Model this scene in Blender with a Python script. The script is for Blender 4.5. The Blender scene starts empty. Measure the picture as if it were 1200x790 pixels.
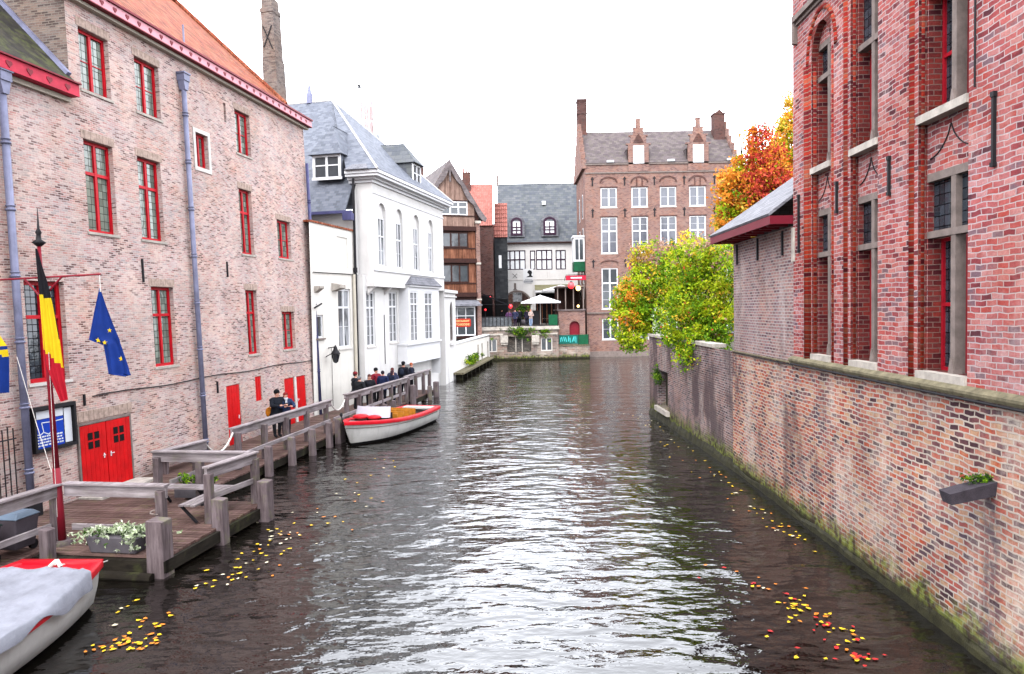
import bpy, bmesh, math, random
from mathutils import Vector, Matrix, noise
random.seed(7)
R = math.radians
sc = bpy.context.scene
col = sc.collection

def lin(r, g, b, a=1.0):
    f = lambda c: (c/255/12.92) if c/255 <= .04045 else ((c/255+.055)/1.055)**2.4
    return (f(r), f(g), f(b), a)

# ------------------------------------------------------------------ materials
def newmat(name):
    m = bpy.data.materials.new(name); m.use_nodes = True
    nt = m.node_tree
    for n in list(nt.nodes): nt.nodes.remove(n)
    out = nt.nodes.new('ShaderNodeOutputMaterial')
    b = nt.nodes.new('ShaderNodeBsdfPrincipled')
    nt.links.new(b.outputs[0], out.inputs[0])
    return m, nt, b
def N(nt, t, **kw):
    n = nt.nodes.new(t)
    for k, v in kw.items():
        if k.startswith('i_'):
            n.inputs[k[2:].replace('_', ' ')].default_value = v
        else: setattr(n, k, v)
    return n
def L(nt, a, b): nt.links.new(a, b)
def ramp(nt, stops, fac, interp='LINEAR'):
    n = nt.nodes.new('ShaderNodeValToRGB'); cr = n.color_ramp; cr.interpolation = interp
    while len(cr.elements) < len(stops): cr.elements.new(.5)
    for e, (p, c) in zip(cr.elements, stops):
        e.position = p; e.color = c if len(c) == 4 else (*c, 1)
    L(nt, fac, n.inputs[0]); return n.outputs[0]
def mixc(nt, fac, a, b, mode='MIX'):
    n = nt.nodes.new('ShaderNodeMix'); n.data_type = 'RGBA'; n.blend_type = mode
    for s, v in ((0, fac), (6, a), (7, b)):
        if hasattr(v, 'is_linked') or hasattr(v, 'links'): L(nt, v, n.inputs[s])
        else: n.inputs[s].default_value = v
    return n.outputs[2]
def mth(nt, op, a, b=None, clamp=False):
    n = nt.nodes.new('ShaderNodeMath'); n.operation = op; n.use_clamp = clamp
    for i, v in enumerate((a, b)):
        if v is None: continue
        if hasattr(v, 'links'): L(nt, v, n.inputs[i])
        else: n.inputs[i].default_value = v
    return n.outputs[0]
def noise_t(nt, vec, scale, detail=4, rough=.55, mapscale=None):
    if mapscale:
        mp = N(nt, 'ShaderNodeMapping'); mp.inputs['Scale'].default_value = mapscale
        L(nt, vec, mp.inputs[0]); vec = mp.outputs[0]
    n = N(nt, 'ShaderNodeTexNoise'); n.inputs['Scale'].default_value = scale
    n.inputs['Detail'].default_value = detail; n.inputs['Roughness'].default_value = rough
    L(nt, vec, n.inputs['Vector']); return n.outputs[0]
def bump(nt, b, h, strength=.5, dist=.01):
    n = N(nt, 'ShaderNodeBump'); n.inputs['Strength'].default_value = strength; n.inputs['Distance'].default_value = dist
    L(nt, h, n.inputs['Height']); L(nt, n.outputs[0], b.inputs['Normal']); return n
def sstep(nt, v, lo, hi):
    n = N(nt, 'ShaderNodeMapRange'); n.interpolation_type = 'SMOOTHSTEP'
    n.inputs['From Min'].default_value = lo; n.inputs['From Max'].default_value = hi
    L(nt, v, n.inputs['Value']); return n.outputs[0]

def plain(name, c, rough=.6, metal=0, var=.12, vscale=3.0, bumpd=0, spec=.12, streak=0):
    m, nt, b = newmat(name)
    tc = N(nt, 'ShaderNodeTexCoord')
    n1 = noise_t(nt, tc.outputs['Object'], vscale, 6, .65)
    c1 = tuple(x*(1-var*1.6) for x in c[:3])+(1,); c2 = tuple(min(1, x*(1+var)) for x in c[:3])+(1,)
    cc = ramp(nt, [(.3, c1), (.68, c2)], n1)
    if streak:
        s = noise_t(nt, tc.outputs['Object'], 1.0, 5, .6, (3.5, 3.5, .35))
        f = sstep(nt, s, .52, .75)
        cc = mixc(nt, mth(nt, 'MULTIPLY', f, streak), cc, tuple(x*.45 for x in c[:3])+(1,))
    L(nt, cc, b.inputs['Base Color'])
    b.inputs['Roughness'].default_value = rough; b.inputs['Metallic'].default_value = metal
    b.inputs['Specular IOR Level'].default_value = spec
    if bumpd: bump(nt, b, noise_t(nt, tc.outputs['Object'], vscale*8, 5, .6), .6, bumpd)
    return m

def brick(name, stops, mortar, bw=.215, bh=.072, ms=.011, light=0, dark=0, moss=0, wob=.006, bumpd=.006, tone=.22, dark_y=None, offset=.5):
    m, nt, b = newmat(name)
    tc = N(nt, 'ShaderNodeTexCoord'); uv = tc.outputs['UV']; ob = tc.outputs['Object']
    nn = N(nt, 'ShaderNodeTexNoise'); nn.inputs['Scale'].default_value = 3.5; L(nt, uv, nn.inputs['Vector'])
    v = N(nt, 'ShaderNodeVectorMath', operation='SUBTRACT'); L(nt, nn.outputs[1], v.inputs[0]); v.inputs[1].default_value = (.5, .5, .5)
    v2 = N(nt, 'ShaderNodeVectorMath', operation='SCALE'); L(nt, v.outputs[0], v2.inputs[0]); v2.inputs['Scale'].default_value = wob*4
    v3 = N(nt, 'ShaderNodeVectorMath', operation='ADD'); L(nt, uv, v3.inputs[0]); L(nt, v2.outputs[0], v3.inputs[1])
    br = N(nt, 'ShaderNodeTexBrick', offset=offset); L(nt, v3.outputs[0], br.inputs['Vector'])
    for k, val in (('Scale', 1), ('Brick Width', bw), ('Row Height', bh), ('Mortar Size', ms), ('Mortar Smooth', .3), ('Bias', 0)):
        br.inputs[k].default_value = val
    br.inputs['Color1'].default_value = (0, 0, 0, 1); br.inputs['Color2'].default_value = (1, 1, 1, 1)
    n2 = noise_t(nt, uv, .9, 5, .6)
    rv = mth(nt, 'ADD', br.outputs[0], mth(nt, 'MULTIPLY', mth(nt, 'SUBTRACT', n2, .5), 1.1), True)
    cc = ramp(nt, stops, rv, 'LINEAR')
    fine = noise_t(nt, uv, 28, 5, .7)
    cc = mixc(nt, .75, cc, ramp(nt, [(.25, (.55, .55, .55)), (.75, (1.35, 1.35, 1.35))], fine), 'MULTIPLY')
    mcol = mixc(nt, noise_t(nt, uv, 2.2, 5), tuple(x*.72 for x in mortar[:3])+(1,), mortar)
    cc = mixc(nt, br.outputs['Fac'], cc, mcol)
    cc = mixc(nt, 1.0, cc, ramp(nt, [(.3, (1.08, .95, .86)), (.5, (1, 1, 1)), (.7, (.9, .95, 1.02))], noise_t(nt, ob, .8, 5, .65)), 'MULTIPLY')
    big = noise_t(nt, ob, .55, 6, .62)
    cc = mixc(nt, 1.0, cc, ramp(nt, [(.25, (1-tone,)*3), (.7, (1+tone,)*3)], big), 'MULTIPLY')
    if light:
        s = noise_t(nt, ob, 1.0, 7, .68, (.9, .9, .38)); f = mth(nt, 'MULTIPLY', sstep(nt, s, .47, .68), light)
        f = mth(nt, 'MULTIPLY', f, sstep(nt, noise_t(nt, uv, 9, 4, .7), .3, .6))
        cc = mixc(nt, f, cc, tuple(min(1, x*1.12) for x in mortar[:3])+(1,))
    if dark:
        s = noise_t(nt, ob, 1.0, 6, .65, (.75, .75, .3)); f = mth(nt, 'MULTIPLY', sstep(nt, s, *((.44, .6) if 'garden' in name else (.5, .66))), dark)
        if dark_y:
            sp = N(nt, 'ShaderNodeSeparateXYZ'); L(nt, ob, sp.inputs[0])
            f = mth(nt, 'MULTIPLY', f, sstep(nt, sp.outputs[0], dark_y[0], dark_y[1]))
        cc = mixc(nt, f, cc, lin(58, 48, 50))
    if moss:
        sp = N(nt, 'ShaderNodeSeparateXYZ'); L(nt, ob, sp.inputs[0])
        h = mth(nt, 'ADD', sp.outputs[2], mth(nt, 'MULTIPLY', mth(nt, 'SUBTRACT', noise_t(nt, ob, 1.6, 7, .7), .5), -1.5))
        f = mth(nt, 'SUBTRACT', 1, sstep(nt, h, moss*.35, moss*1.25))
        mc = mixc(nt, sstep(nt, noise_t(nt, ob, 6, 5), .4, .62), lin(38, 34, 24), lin(84, 92, 40))
        cc = mixc(nt, mth(nt, 'MULTIPLY', f, .92), cc, mc)
        wet = mth(nt, 'SUBTRACT', 1, sstep(nt, mth(nt, 'ADD', sp.outputs[2], mth(nt, 'MULTIPLY', noise_t(nt, ob, 2.5, 4), .25)), .25, .42))
        cc = mixc(nt, mth(nt, 'MULTIPLY', wet, .9), cc, lin(26, 24, 20))
    if 'quay' in name:
        sp2 = N(nt, 'ShaderNodeSeparateXYZ'); L(nt, ob, sp2.inputs[0])
        du = mth(nt, 'ABSOLUTE', mth(nt, 'SUBTRACT', mth(nt, 'ADD', sp2.outputs[0], mth(nt, 'MULTIPLY', noise_t(nt, ob, 1.4, 5, .7), .5)), 10.2))
        fs = mth(nt, 'MULTIPLY', mth(nt, 'SUBTRACT', 1, sstep(nt, du, .04, .26)), mth(nt, 'SUBTRACT', 1, sstep(nt, sp2.outputs[2], 2.3, 2.5)))
        fs = mth(nt, 'MULTIPLY', fs, sstep(nt, noise_t(nt, ob, 5, 5, .7), .35, .6))
        cc = mixc(nt, mth(nt, 'MULTIPLY', fs, .75), cc, lin(60, 54, 60))
    L(nt, cc, b.inputs['Base Color']); b.inputs['Roughness'].default_value = .88
    b.inputs['Specular IOR Level'].default_value = .04
    h = mth(nt, 'ADD', mth(nt, 'MULTIPLY', br.outputs['Fac'], -1.0), mth(nt, 'MULTIPLY', fine, .7))
    bump(nt, b, h, .9, bumpd)
    return m

def tiles(name, stops, bw, bh, wave=0, moss=0, gap=(.02, .018, .02, 1), tone=.2):
    m, nt, b = newmat(name)
    tc = N(nt, 'ShaderNodeTexCoord'); uv = tc.outputs['UV']
    br = N(nt, 'ShaderNodeTexBrick', offset=0 if wave else .5); L(nt, uv, br.inputs['Vector'])
    for k, val in (('Scale', 1), ('Brick Width', bw), ('Row Height', bh), ('Mortar Size', .008), ('Mortar Smooth', .2)):
        br.inputs[k].default_value = val
    br.inputs['Color1'].default_value = (0, 0, 0, 1); br.inputs['Color2'].default_value = (1, 1, 1, 1)
    cc = ramp(nt, stops, br.outputs[0])
    n1 = noise_t(nt, uv, .8, 7, .68)
    cc = mixc(nt, 1.0, cc, ramp(nt, [(.25, (1-tone,)*3), (.75, (1+tone,)*3)], n1), 'MULTIPLY')
    cc = mixc(nt, mth(nt, 'MULTIPLY', br.outputs['Fac'], .8), cc, gap)
    if moss:
        f = mth(nt, 'MULTIPLY', sstep(nt, noise_t(nt, uv, 2.0, 8, .75), .45, .62), moss)
        cc = mixc(nt, f, cc, lin(78, 84, 40))
    L(nt, cc, b.inputs['Base Color']); b.inputs['Roughness'].default_value = .75
    b.inputs['Specular IOR Level'].default_value = .1
    sp = N(nt, 'ShaderNodeSeparateXYZ'); L(nt, uv, sp.inputs[0])
    saw = mth(nt, 'FRACT', mth(nt, 'DIVIDE', sp.outputs[1], bh))
    h = mth(nt, 'MULTIPLY', saw, -1.0)
    if wave:
        h = mth(nt, 'ADD', h, mth(nt, 'MULTIPLY', mth(nt, 'SINE', mth(nt, 'MULTIPLY', sp.outputs[0], 2*math.pi/bw)), 1.1))
    bump(nt, b, h, 1.0, .025 if wave else .012)
    return m

def woodmat(name, c1, c2, axis=(1, 1, 12), moss=0, rough=.85):
    m, nt, b = newmat(name)
    tc = N(nt, 'ShaderNodeTexCoord'); ob = tc.outputs['UV']
    g = noise_t(nt, ob, 1.0, 8, .7, axis)
    g2 = noise_t(nt, tc.outputs['Object'], 1.7, 5)
    isl = N(nt, 'ShaderNodeNewGeometry').outputs['Random Per Island']
    cc = ramp(nt, [(.3, c1), (.7, c2)], g)
    cc = mixc(nt, 1, cc, ramp(nt, [(0, (.72, .7, .7)), (1, (1.2, 1.2, 1.22))], isl), 'MULTIPLY')
    cc = mixc(nt, 1, cc, ramp(nt, [(.3, (.7, .68, .66)), (.7, (1.15, 1.15, 1.15))], g2), 'MULTIPLY')
    if moss:
        cc = mixc(nt, mth(nt, 'MULTIPLY', sstep(nt, noise_t(nt, tc.outputs['Object'], 2.4, 7, .7), .52, .68), moss), cc, lin(92, 100, 52))
    L(nt, cc, b.inputs['Base Color']); b.inputs['Roughness'].default_value = rough
    b.inputs['Specular IOR Level'].default_value = .06
    bump(nt, b, g, .7, .006)
    return m

def glassmat(name, base, lead=None, bw=.16, bh=.2, leadcol=None, rough=.06, curtain=None, spec=.5, wob=.35):
    m, nt, b = newmat(name)
    tc = N(nt, 'ShaderNodeTexCoord'); uv = tc.outputs['UV']
    n1 = noise_t(nt, uv, 1.4, 4)
    cc = ramp(nt, [(.35, tuple(x*.75 for x in base[:3])), (.65, base)], n1)
    if curtain:
        cc = mixc(nt, sstep(nt, noise_t(nt, uv, .9, 3, .5, (1.6, .5, 1)), .45, .55), cc, curtain)
    b.inputs['Roughness'].default_value = rough; b.inputs['Specular IOR Level'].default_value = spec
    h = noise_t(nt, uv, 2.2, 3)
    if lead:
        br = N(nt, 'ShaderNodeTexBrick', offset=0); L(nt, uv, br.inputs['Vector'])
        for k, val in (('Scale', 1), ('Brick Width', bw), ('Row Height', bh), ('Mortar Size', lead), ('Mortar Smooth', .1)):
            br.inputs[k].default_value = val
        br.inputs['Color1'].default_value = (0, 0, 0, 1); br.inputs['Color2'].default_value = (1, 1, 1, 1)
        cc = mixc(nt, 1, cc, ramp(nt, [(0, (.6, .6, .6)), (1, (1.5, 1.5, 1.5))], br.outputs[0]), 'MULTIPLY')
        cc = mixc(nt, br.outputs['Fac'], cc, leadcol or (.02, .02, .022, 1))
        L(nt, mth(nt, 'ADD', mth(nt, 'MULTIPLY', br.outputs['Fac'], .5), rough), b.inputs['Roughness'])
        L(nt, mth(nt, 'MULTIPLY', mth(nt, 'SUBTRACT', 1, br.outputs['Fac']), spec), b.inputs['Specular IOR Level'])
        h = mth(nt, 'ADD', h, mth(nt, 'MULTIPLY', br.outputs[0], .35))
    L(nt, cc, b.inputs['Base Color'])
    bump(nt, b, h, wob, .02)
    return m

def leafmat(name, stops, rough=.55, trans=.35):
    m, nt, b = newmat(name)
    isl = N(nt, 'ShaderNodeNewGeometry').outputs['Random Per Island']
    cc = ramp(nt, [(p, sc_(c, .6)) for p, c in stops], isl)
    L(nt, cc, b.inputs['Base Color']); b.inputs['Roughness'].default_value = rough
    b.inputs['Specular IOR Level'].default_value = .1
    tr = N(nt, 'ShaderNodeBsdfTranslucent'); L(nt, cc, tr.inputs[0])
    mx = N(nt, 'ShaderNodeMixShader'); mx.inputs[0].default_value = trans
    out = [n for n in nt.nodes if n.type == 'OUTPUT_MATERIAL'][0]
    L(nt, b.outputs[0], mx.inputs[1]); L(nt, tr.outputs[0], mx.inputs[2]); L(nt, mx.outputs[0], out.inputs[0])
    return m

def emis(name, c, s):
    m, nt, b = newmat(name)
    b.inputs['Base Color'].default_value = c; b.inputs['Emission Color'].default_value = c; b.inputs['Emission Strength'].default_value = s
    return m

_plain, _brick, _tiles, _wood = plain, brick, tiles, woodmat
def sc_(c, k): return tuple(x*k for x in c[:3])+(1,)
def plain(name, c, *a, **k):
    f = .5 if any(w in name for w in ('white', 'pale', 'flag', 'lamp', 'sign', 'lettering', 'paper', 'skin', 'canvas')) else (.5 if any(w in name for w in ('red', 'pink', 'cream', 'leaf')) else .42)
    return _plain(name, sc_(c, f), *a, **k)
def brick(name, stops, mortar, **k): f = .48 if name.startswith('left') else (.4 if 'flank' in name else (.27 if 'far' in name else (.27 if 'mould' in name else .35 if 'right' in name else .37))); return _brick(name, [(p, sc_(c, f)) for p, c in stops], sc_(mortar, f), **k)
def tiles(name, stops, *a, **k): return _tiles(name, [(p, sc_(c, .34 if ('orange' in name or 'pale' in name or 'brown' in name) else .42)) for p, c in stops], *a, **k) if 'blue' not in name else _tiles(name, [(p, sc_(c, .36)) for p, c in stops], *a, **k)
def woodmat(name, c1, c2, *a, **k): return _wood(name, sc_(c1, .3), sc_(c2, .37), *a, **k)
M = {}
M['brick_left'] = brick('left house brick', [(0, lin(116, 88, 86)), (.18, lin(176, 142, 136)), (.42, lin(218, 194, 184)), (.62, lin(194, 142, 136)), (.84, lin(214, 192, 182)), (1, lin(172, 160, 156))],
                        lin(224, 206, 198), bw=.19, bh=.058, ms=.01, light=.5, tone=.18, wob=.012)
M['brick_flank'] = brick('grey flank brick', [(0, lin(96, 84, 82)), (.5, lin(142, 122, 116)), (1, lin(156, 140, 130))], lin(158, 150, 142), bw=.2, bh=.065, tone=.2)
M['brick_right'] = brick('right house brick', [(0, lin(104, 58, 66)), (.15, lin(164, 76, 80)), (.36, lin(204, 116, 114)), (.55, lin(190, 84, 76)), (.75, lin(216, 154, 150)), (.9, lin(190, 104, 100)), (1, lin(140, 110, 118))],
                         lin(226, 206, 204), bw=.235, bh=.085, ms=.010, tone=.24, wob=.018, light=.35)
M['brick_quay'] = brick('quay wall brick', [(0, lin(84, 60, 66)), (.14, lin(138, 92, 94)), (.3, lin(190, 102, 88)), (.46, lin(204, 142, 122)), (.6, lin(206, 170, 138)), (.76, lin(192, 88, 62)), (.88, lin(160, 114, 112)), (1, lin(104, 84, 92))],
                        lin(222, 208, 194), bw=.24, bh=.088, ms=.015, light=.7, dark=.9, moss=.6, tone=.28, dark_y=(9, 22), wob=.02)
M['brick_garden'] = brick('garden wall brick', [(0, lin(74, 60, 66)), (.3, lin(132, 100, 104)), (.6, lin(176, 140, 136)), (.85, lin(150, 104, 96)), (1, lin(112, 98, 104))],
                          lin(202, 192, 186), bw=.22, bh=.078, ms=.014, light=.7, dark=.85, moss=.75, tone=.25)
M['brick_out'] = brick('outbuilding brick', [(0, lin(122, 92, 98)), (.4, lin(176, 136, 136)), (.7, lin(192, 146, 138)), (1, lin(150, 120, 120))],
                       lin(206, 194, 190), bw=.22, bh=.078, ms=.016, light=.75, dark=.4, tone=.22)
M['brick_mould'] = brick('moulding brick', [(0, lin(112, 36, 44)), (.35, lin(190, 56, 48)), (.65, lin(212, 78, 54)), (.85, lin(200, 112, 86)), (1, lin(150, 44, 48))],
                         lin(190, 150, 134), bw=.6, bh=.1, ms=.012, wob=0, tone=.12)
M['brick_far'] = brick('far house brick', [(0, lin(140, 96, 94)), (.35, lin(184, 132, 120)), (.65, lin(204, 154, 138)), (1, lin(172, 138, 132))],
                       lin(208, 186, 174), bw=.24, bh=.09, ms=.012, light=.2, tone=.16)
M['brick_dark'] = brick('dark far brick', [(0, lin(86, 56, 54)), (.5, lin(136, 88, 82)), (1, lin(120, 94, 90))], lin(150, 132, 124), bw=.24, bh=.09, tone=.25)
M['brick_base'] = brick('terrace base stone', [(0, lin(120, 108, 100)), (.4, lin(176, 160, 148)), (.7, lin(160, 128, 116)), (1, lin(196, 184, 172))],
                        lin(196, 186, 174), bw=.42, bh=.17, ms=.015, dark=.4, moss=.5, light=.3, tone=.25)
M['white'] = plain('white plaster', lin(232, 229, 226), .8, var=.05, vscale=1.2, streak=.24)
M['white_old'] = plain('old white plaster', lin(238, 233, 224), .85, var=.05, vscale=1.6, streak=.22, bumpd=.004)
M['cream'] = plain('cream plaster', lin(208, 200, 184), .85, var=.07, vscale=1.4, streak=.3)
M['white_paint'] = plain('white paint', lin(236, 236, 238), .5, var=.03)
M['stone'] = plain('weathered stone', lin(186, 178, 168), .85, var=.22, vscale=4, bumpd=.006, streak=.4)
M['stone_white'] = plain('pale stone sill', lin(222, 216, 210), .8, var=.1, vscale=3)
M['stone_grey'] = plain('grey stone mullion', lin(142, 128, 122), .85, var=.2, vscale=5, bumpd=.004)
M['stone_moss'] = plain('mossy stone course', lin(132, 124, 100), .9, var=.32, vscale=5, bumpd=.01, streak=.5)
M['red'] = plain('red gloss paint', lin(200, 16, 34), .45, var=.16, vscale=3)
M['red_door'] = plain('red door paint', lin(212, 10, 16), .5, var=.16, vscale=2.5, streak=.35)
M['darkred'] = plain('dark red paint', lin(134, 28, 44), .5, var=.12)
M['eave_red'] = plain('red eaves board', lin(118, 24, 42), .55, var=.1)
M['pink'] = plain('pink cornice paint', lin(236, 168, 178), .6, var=.08)
M['pinkred'] = plain('worn red gutter paint', lin(206, 52, 76), .6, var=.2)
M['pipe'] = plain('blue grey zinc', lin(142, 144, 172), .45, .1, var=.18, vscale=3, streak=.3)
M['iron'] = plain('black iron', lin(38, 36, 40), .6, var=.2)
M['orange_tile'] = tiles('orange pantiles', [(0, lin(150, 74, 52)), (.5, lin(186, 94, 66)), (1, lin(198, 118, 88))], .24, .3, wave=1, moss=.18)
M['far_orange'] = tiles('far orange tiles', [(0, lin(192, 116, 104)), (1, lin(206, 134, 122))], .24, .3, wave=1)
M['moss_tile'] = tiles('mossy dark tiles', [(0, lin(40, 38, 34)), (1, lin(66, 62, 52))], .22, .2, moss=.3)
M['slate'] = tiles('blue grey slate', [(0, lin(108, 112, 122)), (.5, lin(124, 128, 140)), (1, lin(138, 142, 152))], .26, .17, tone=.12, gap=lin(80, 86, 98))
M['slate_dark'] = tiles('dark slate', [(0, lin(88, 92, 102)), (.5, lin(102, 106, 112)), (1, lin(116, 118, 122))], .5, .34, tone=.1, gap=lin(52, 54, 62), moss=.1)
M['slate_brown'] = tiles('brown grey roof tile', [(0, lin(96, 84, 88)), (.5, lin(112, 100, 102)), (1, lin(126, 114, 114))], .4, .3, tone=.14, moss=.12)
M['slate_pale'] = tiles('pale slate', [(0, lin(128, 128, 136)), (1, lin(158, 158, 166))], .3, .16, tone=.12)
M['wood_grey'] = woodmat('weathered grey timber', lin(98, 84, 84), lin(158, 144, 144), (1.2, 9, 1), moss=.25)
M['wood_rail'] = woodmat('silvery rail timber', lin(130, 118, 120), lin(196, 186, 188), (1.0, 12, 1), moss=.12)
M['wood_post'] = woodmat('grey post timber', lin(90, 76, 78), lin(148, 134, 136), (12, 1, 1), moss=.3)
M['deck'] = woodmat('wet deck boards', lin(104, 80, 76), lin(150, 122, 114), (1.5, 12, 1), moss=.2, rough=.6)
M['wood_dark'] = woodmat('dark wet timber', lin(34, 31, 28), lin(62, 57, 48), (2, 8, 1), moss=.12)
M['cladding'] = woodmat('brown timber cladding', lin(96, 54, 44), lin(180, 124, 96), (9, .8, 1))
M['cladding_pale'] = woodmat('pale timber cladding', lin(146, 112, 100), lin(202, 172, 156), (9, .8, 1))
M['barge'] = woodmat('grey bargeboard', lin(112, 104, 106), lin(158, 148, 148), (2, 6, 1))
M['darkwood'] = plain('dark brown timber', lin(62, 34, 28), .6, var=.25, vscale=5)
M['glass'] = glassmat('window glass', (.035, .04, .045, 1))
M['glass_white'] = glassmat('glass with pale curtain', (.05, .055, .06, 1), curtain=lin(120, 122, 126), rough=.1, spec=.5)
M['glass_dim'] = glassmat('glass with dim curtain', (.06, .065, .08, 1), curtain=lin(66, 68, 76), rough=.12, spec=.5)
M['glass_lead'] = glassmat('leaded glass', lin(92, 100, 92), lead=.008, bw=.155, bh=.21, leadcol=lin(24, 26, 24), spec=.5)  # leaded panes; sky reflection is partly put into the pale base colour
M['glass_lead_dark'] = glassmat('dark leaded glass', lin(38, 44, 50), lead=.009, bw=.15, bh=.17, leadcol=lin(14, 13, 16), spec=.45)
M['glass_curt'] = glassmat('curtained glass', lin(186, 188, 190), rough=.12, spec=.5)
M['black'] = plain('black opening', lin(18, 16, 18), .9, var=.1)
M['coat_black'] = plain('black cloth', lin(26, 26, 32), .9, var=.3, vscale=9, bumpd=.01)
M['skin'] = plain('skin', lin(206, 152, 132), .55, var=.05)

# ------------------------------------------------------------------ mesh helpers
class MB:
    def __init__(s, f=None): s.v = []; s.f = []; s.mi = []; s.m = 0; s.fn = f; s.sm = []; s.smooth = False
    def P(s, p): s.v.append(tuple(s.fn(*p)) if s.fn else tuple(p)); return len(s.v)-1
    def face(s, pts):
        ids = [s.P(p) for p in pts]; s.f.append(ids); s.mi.append(s.m); s.sm.append(s.smooth)
    def mesh(s, pts, faces):
        b = len(s.v)
        for p in pts: s.P(p)
        for f in faces: s.f.append([b+i for i in f]); s.mi.append(s.m); s.sm.append(s.smooth)
    def box(s, x0, x1, y0, y1, z0, z1):
        p = [(x0, y0, z0), (x1, y0, z0), (x1, y1, z0), (x0, y1, z0), (x0, y0, z1), (x1, y0, z1), (x1, y1, z1), (x0, y1, z1)]
        s.mesh(p, [(0, 3, 2, 1), (4, 5, 6, 7), (0, 1, 5, 4), (1, 2, 6, 5), (2, 3, 7, 6), (3, 0, 4, 7)])
    def prism(s, poly, a, b, axis=1):
        """poly = 2D points, extruded along axis from a to b"""
        def mk(p, t):
            if axis == 1: return (p[0], t, p[1])
            if axis == 0: return (t, p[0], p[1])
            return (p[0], p[1], t)
        n = len(poly); pts = [mk(p, a) for p in poly]+[mk(p, b) for p in poly]
        s.mesh(pts, [tuple(range(n))[::-1], tuple(range(n, 2*n))]+[(i, (i+1) % n, n+(i+1) % n, n+i) for i in range(n)])
    def tube(s, p0, p1, r0, r1=None, n=8, cap=True):
        r1 = r0 if r1 is None else r1
        p0 = Vector(p0); p1 = Vector(p1); d = (p1-p0)
        if d.length < 1e-6: return
        d.normalize(); a = d.orthogonal().normalized(); b = d.cross(a)
        pts = []
        for (p, r) in ((p0, r0), (p1, r1)):
            for i in range(n):
                t = 2*math.pi*i/n; pts.append(tuple(p+a*(r*math.cos(t))+b*(r*math.sin(t))))
        fs = [(i, (i+1) % n, n+(i+1) % n, n+i) for i in range(n)]
        if cap: fs += [tuple(range(n))[::-1], tuple(range(n, 2*n))]
        s.mesh(pts, fs)
    def path(s, pts, r, n=6):
        for a, b in zip(pts[:-1], pts[1:]): s.tube(a, b, r, r, n)
    def beam(s, p0, p1, w, h):
        """rectangular beam between 2 points: w horizontal, h vertical"""
        p0 = Vector(p0); p1 = Vector(p1); d = (p1-p0).normalized()
        side = d.cross(Vector((0, 0, 1)))
        if side.length < 1e-3: side = Vector((1, 0, 0))
        side.normalize(); up = side.cross(d)
        pts = []
        for p in (p0, p1):
            for a, b in ((-1, -1), (1, -1), (1, 1), (-1, 1)): pts.append(tuple(p+side*(a*w/2)+up*(b*h/2)))
        s.mesh(pts, [(0, 1, 2, 3), (4, 7, 6, 5), (0, 4, 5, 1), (1, 5, 6, 2), (2, 6, 7, 3), (3, 7, 4, 0)])
    def ball(s, c, rx, ry, rz, nu=10, nv=7):
        pts = [(c[0], c[1], c[2]-rz)]
        for j in range(1, nv):
            ph = math.pi*j/nv-math.pi/2
            for i in range(nu):
                t = 2*math.pi*i/nu
                pts.append((c[0]+rx*math.cos(ph)*math.cos(t), c[1]+ry*math.cos(ph)*math.sin(t), c[2]+rz*math.sin(ph)))
        pts.append((c[0], c[1], c[2]+rz)); e = len(pts)-1; fs = []
        for i in range(nu):
            fs.append((0, 1+(i+1) % nu, 1+i)); fs.append((e, 1+(nv-2)*nu+i, 1+(nv-2)*nu+(i+1) % nu))
            for j in range(nv-2):
                a = 1+j*nu+i; b = 1+j*nu+(i+1) % nu; fs.append((a, b, b+nu, a+nu))
        o = s.smooth; s.smooth = True; s.mesh(pts, fs); s.smooth = o
    def lathe(s, c, prof, n=12):
        pts = []
        for r, z in prof:
            for i in range(n):
                t = 2*math.pi*i/n; pts.append((c[0]+r*math.cos(t), c[1]+r*math.sin(t), c[2]+z))
        fs = []
        for j in range(len(prof)-1):
            for i in range(n): fs.append((j*n+i, j*n+(i+1) % n, (j+1)*n+(i+1) % n, (j+1)*n+i))
        fs += [tuple(range(n))[::-1], tuple(range((len(prof)-1)*n, len(prof)*n))]
        o = s.smooth; s.smooth = True; s.mesh(pts, fs); s.smooth = o
    def build(s, name, mats, parent=None, label=None, cat=None, group=None, kind=None, recalc=True, bevel=0, uvz=False):
        me = bpy.data.meshes.new(name); me.from_pydata(s.v, [], s.f)
        if not isinstance(mats, (list, tuple)): mats = [mats]
        for m in mats: me.materials.append(M[m] if isinstance(m, str) else m)
        me.polygons.foreach_set('material_index', s.mi); me.polygons.foreach_set('use_smooth', s.sm)
        bm = bmesh.new(); bm.from_mesh(me)
        if recalc:
            bmesh.ops.remove_doubles(bm, verts=bm.verts, dist=1e-5)
            bmesh.ops.recalc_face_normals(bm, faces=bm.faces)
        uvl = bm.loops.layers.uv.new('UVMap')
        for f in bm.faces:
            n = f.normal
            if abs(n.z) > .995 or n.length < .1: t = Vector((1, 0, 0)); b = Vector((0, 1, 0))
            else:
                t = Vector((0, 0, 1)).cross(n).normalized(); b = n.cross(t)
                if abs(t.x) > abs(t.y):
                    if t.x < 0: t = -t
                elif t.y < 0: t = -t
            for l in f.loops: l[uvl].uv = (l.vert.co.dot(t), l.vert.co.dot(b)) if not uvz else (.15, l.vert.co.z)
        bm.to_mesh(me); bm.free()
        o = bpy.data.objects.new(name, me); col.objects.link(o)
        if parent: o.parent = parent
        if bevel:
            bv = o.modifiers.new('bevel', 'BEVEL'); bv.width = bevel; bv.segments = 1; bv.limit_method = 'ANGLE'
        tag(o, label, cat, group, kind)
        return o
def tag(o, label=None, cat=None, group=None, kind=None):
    for k, v in (('label', label), ('category', cat), ('group', group), ('kind', kind)):
        if v: o[k] = v
    return o
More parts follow.
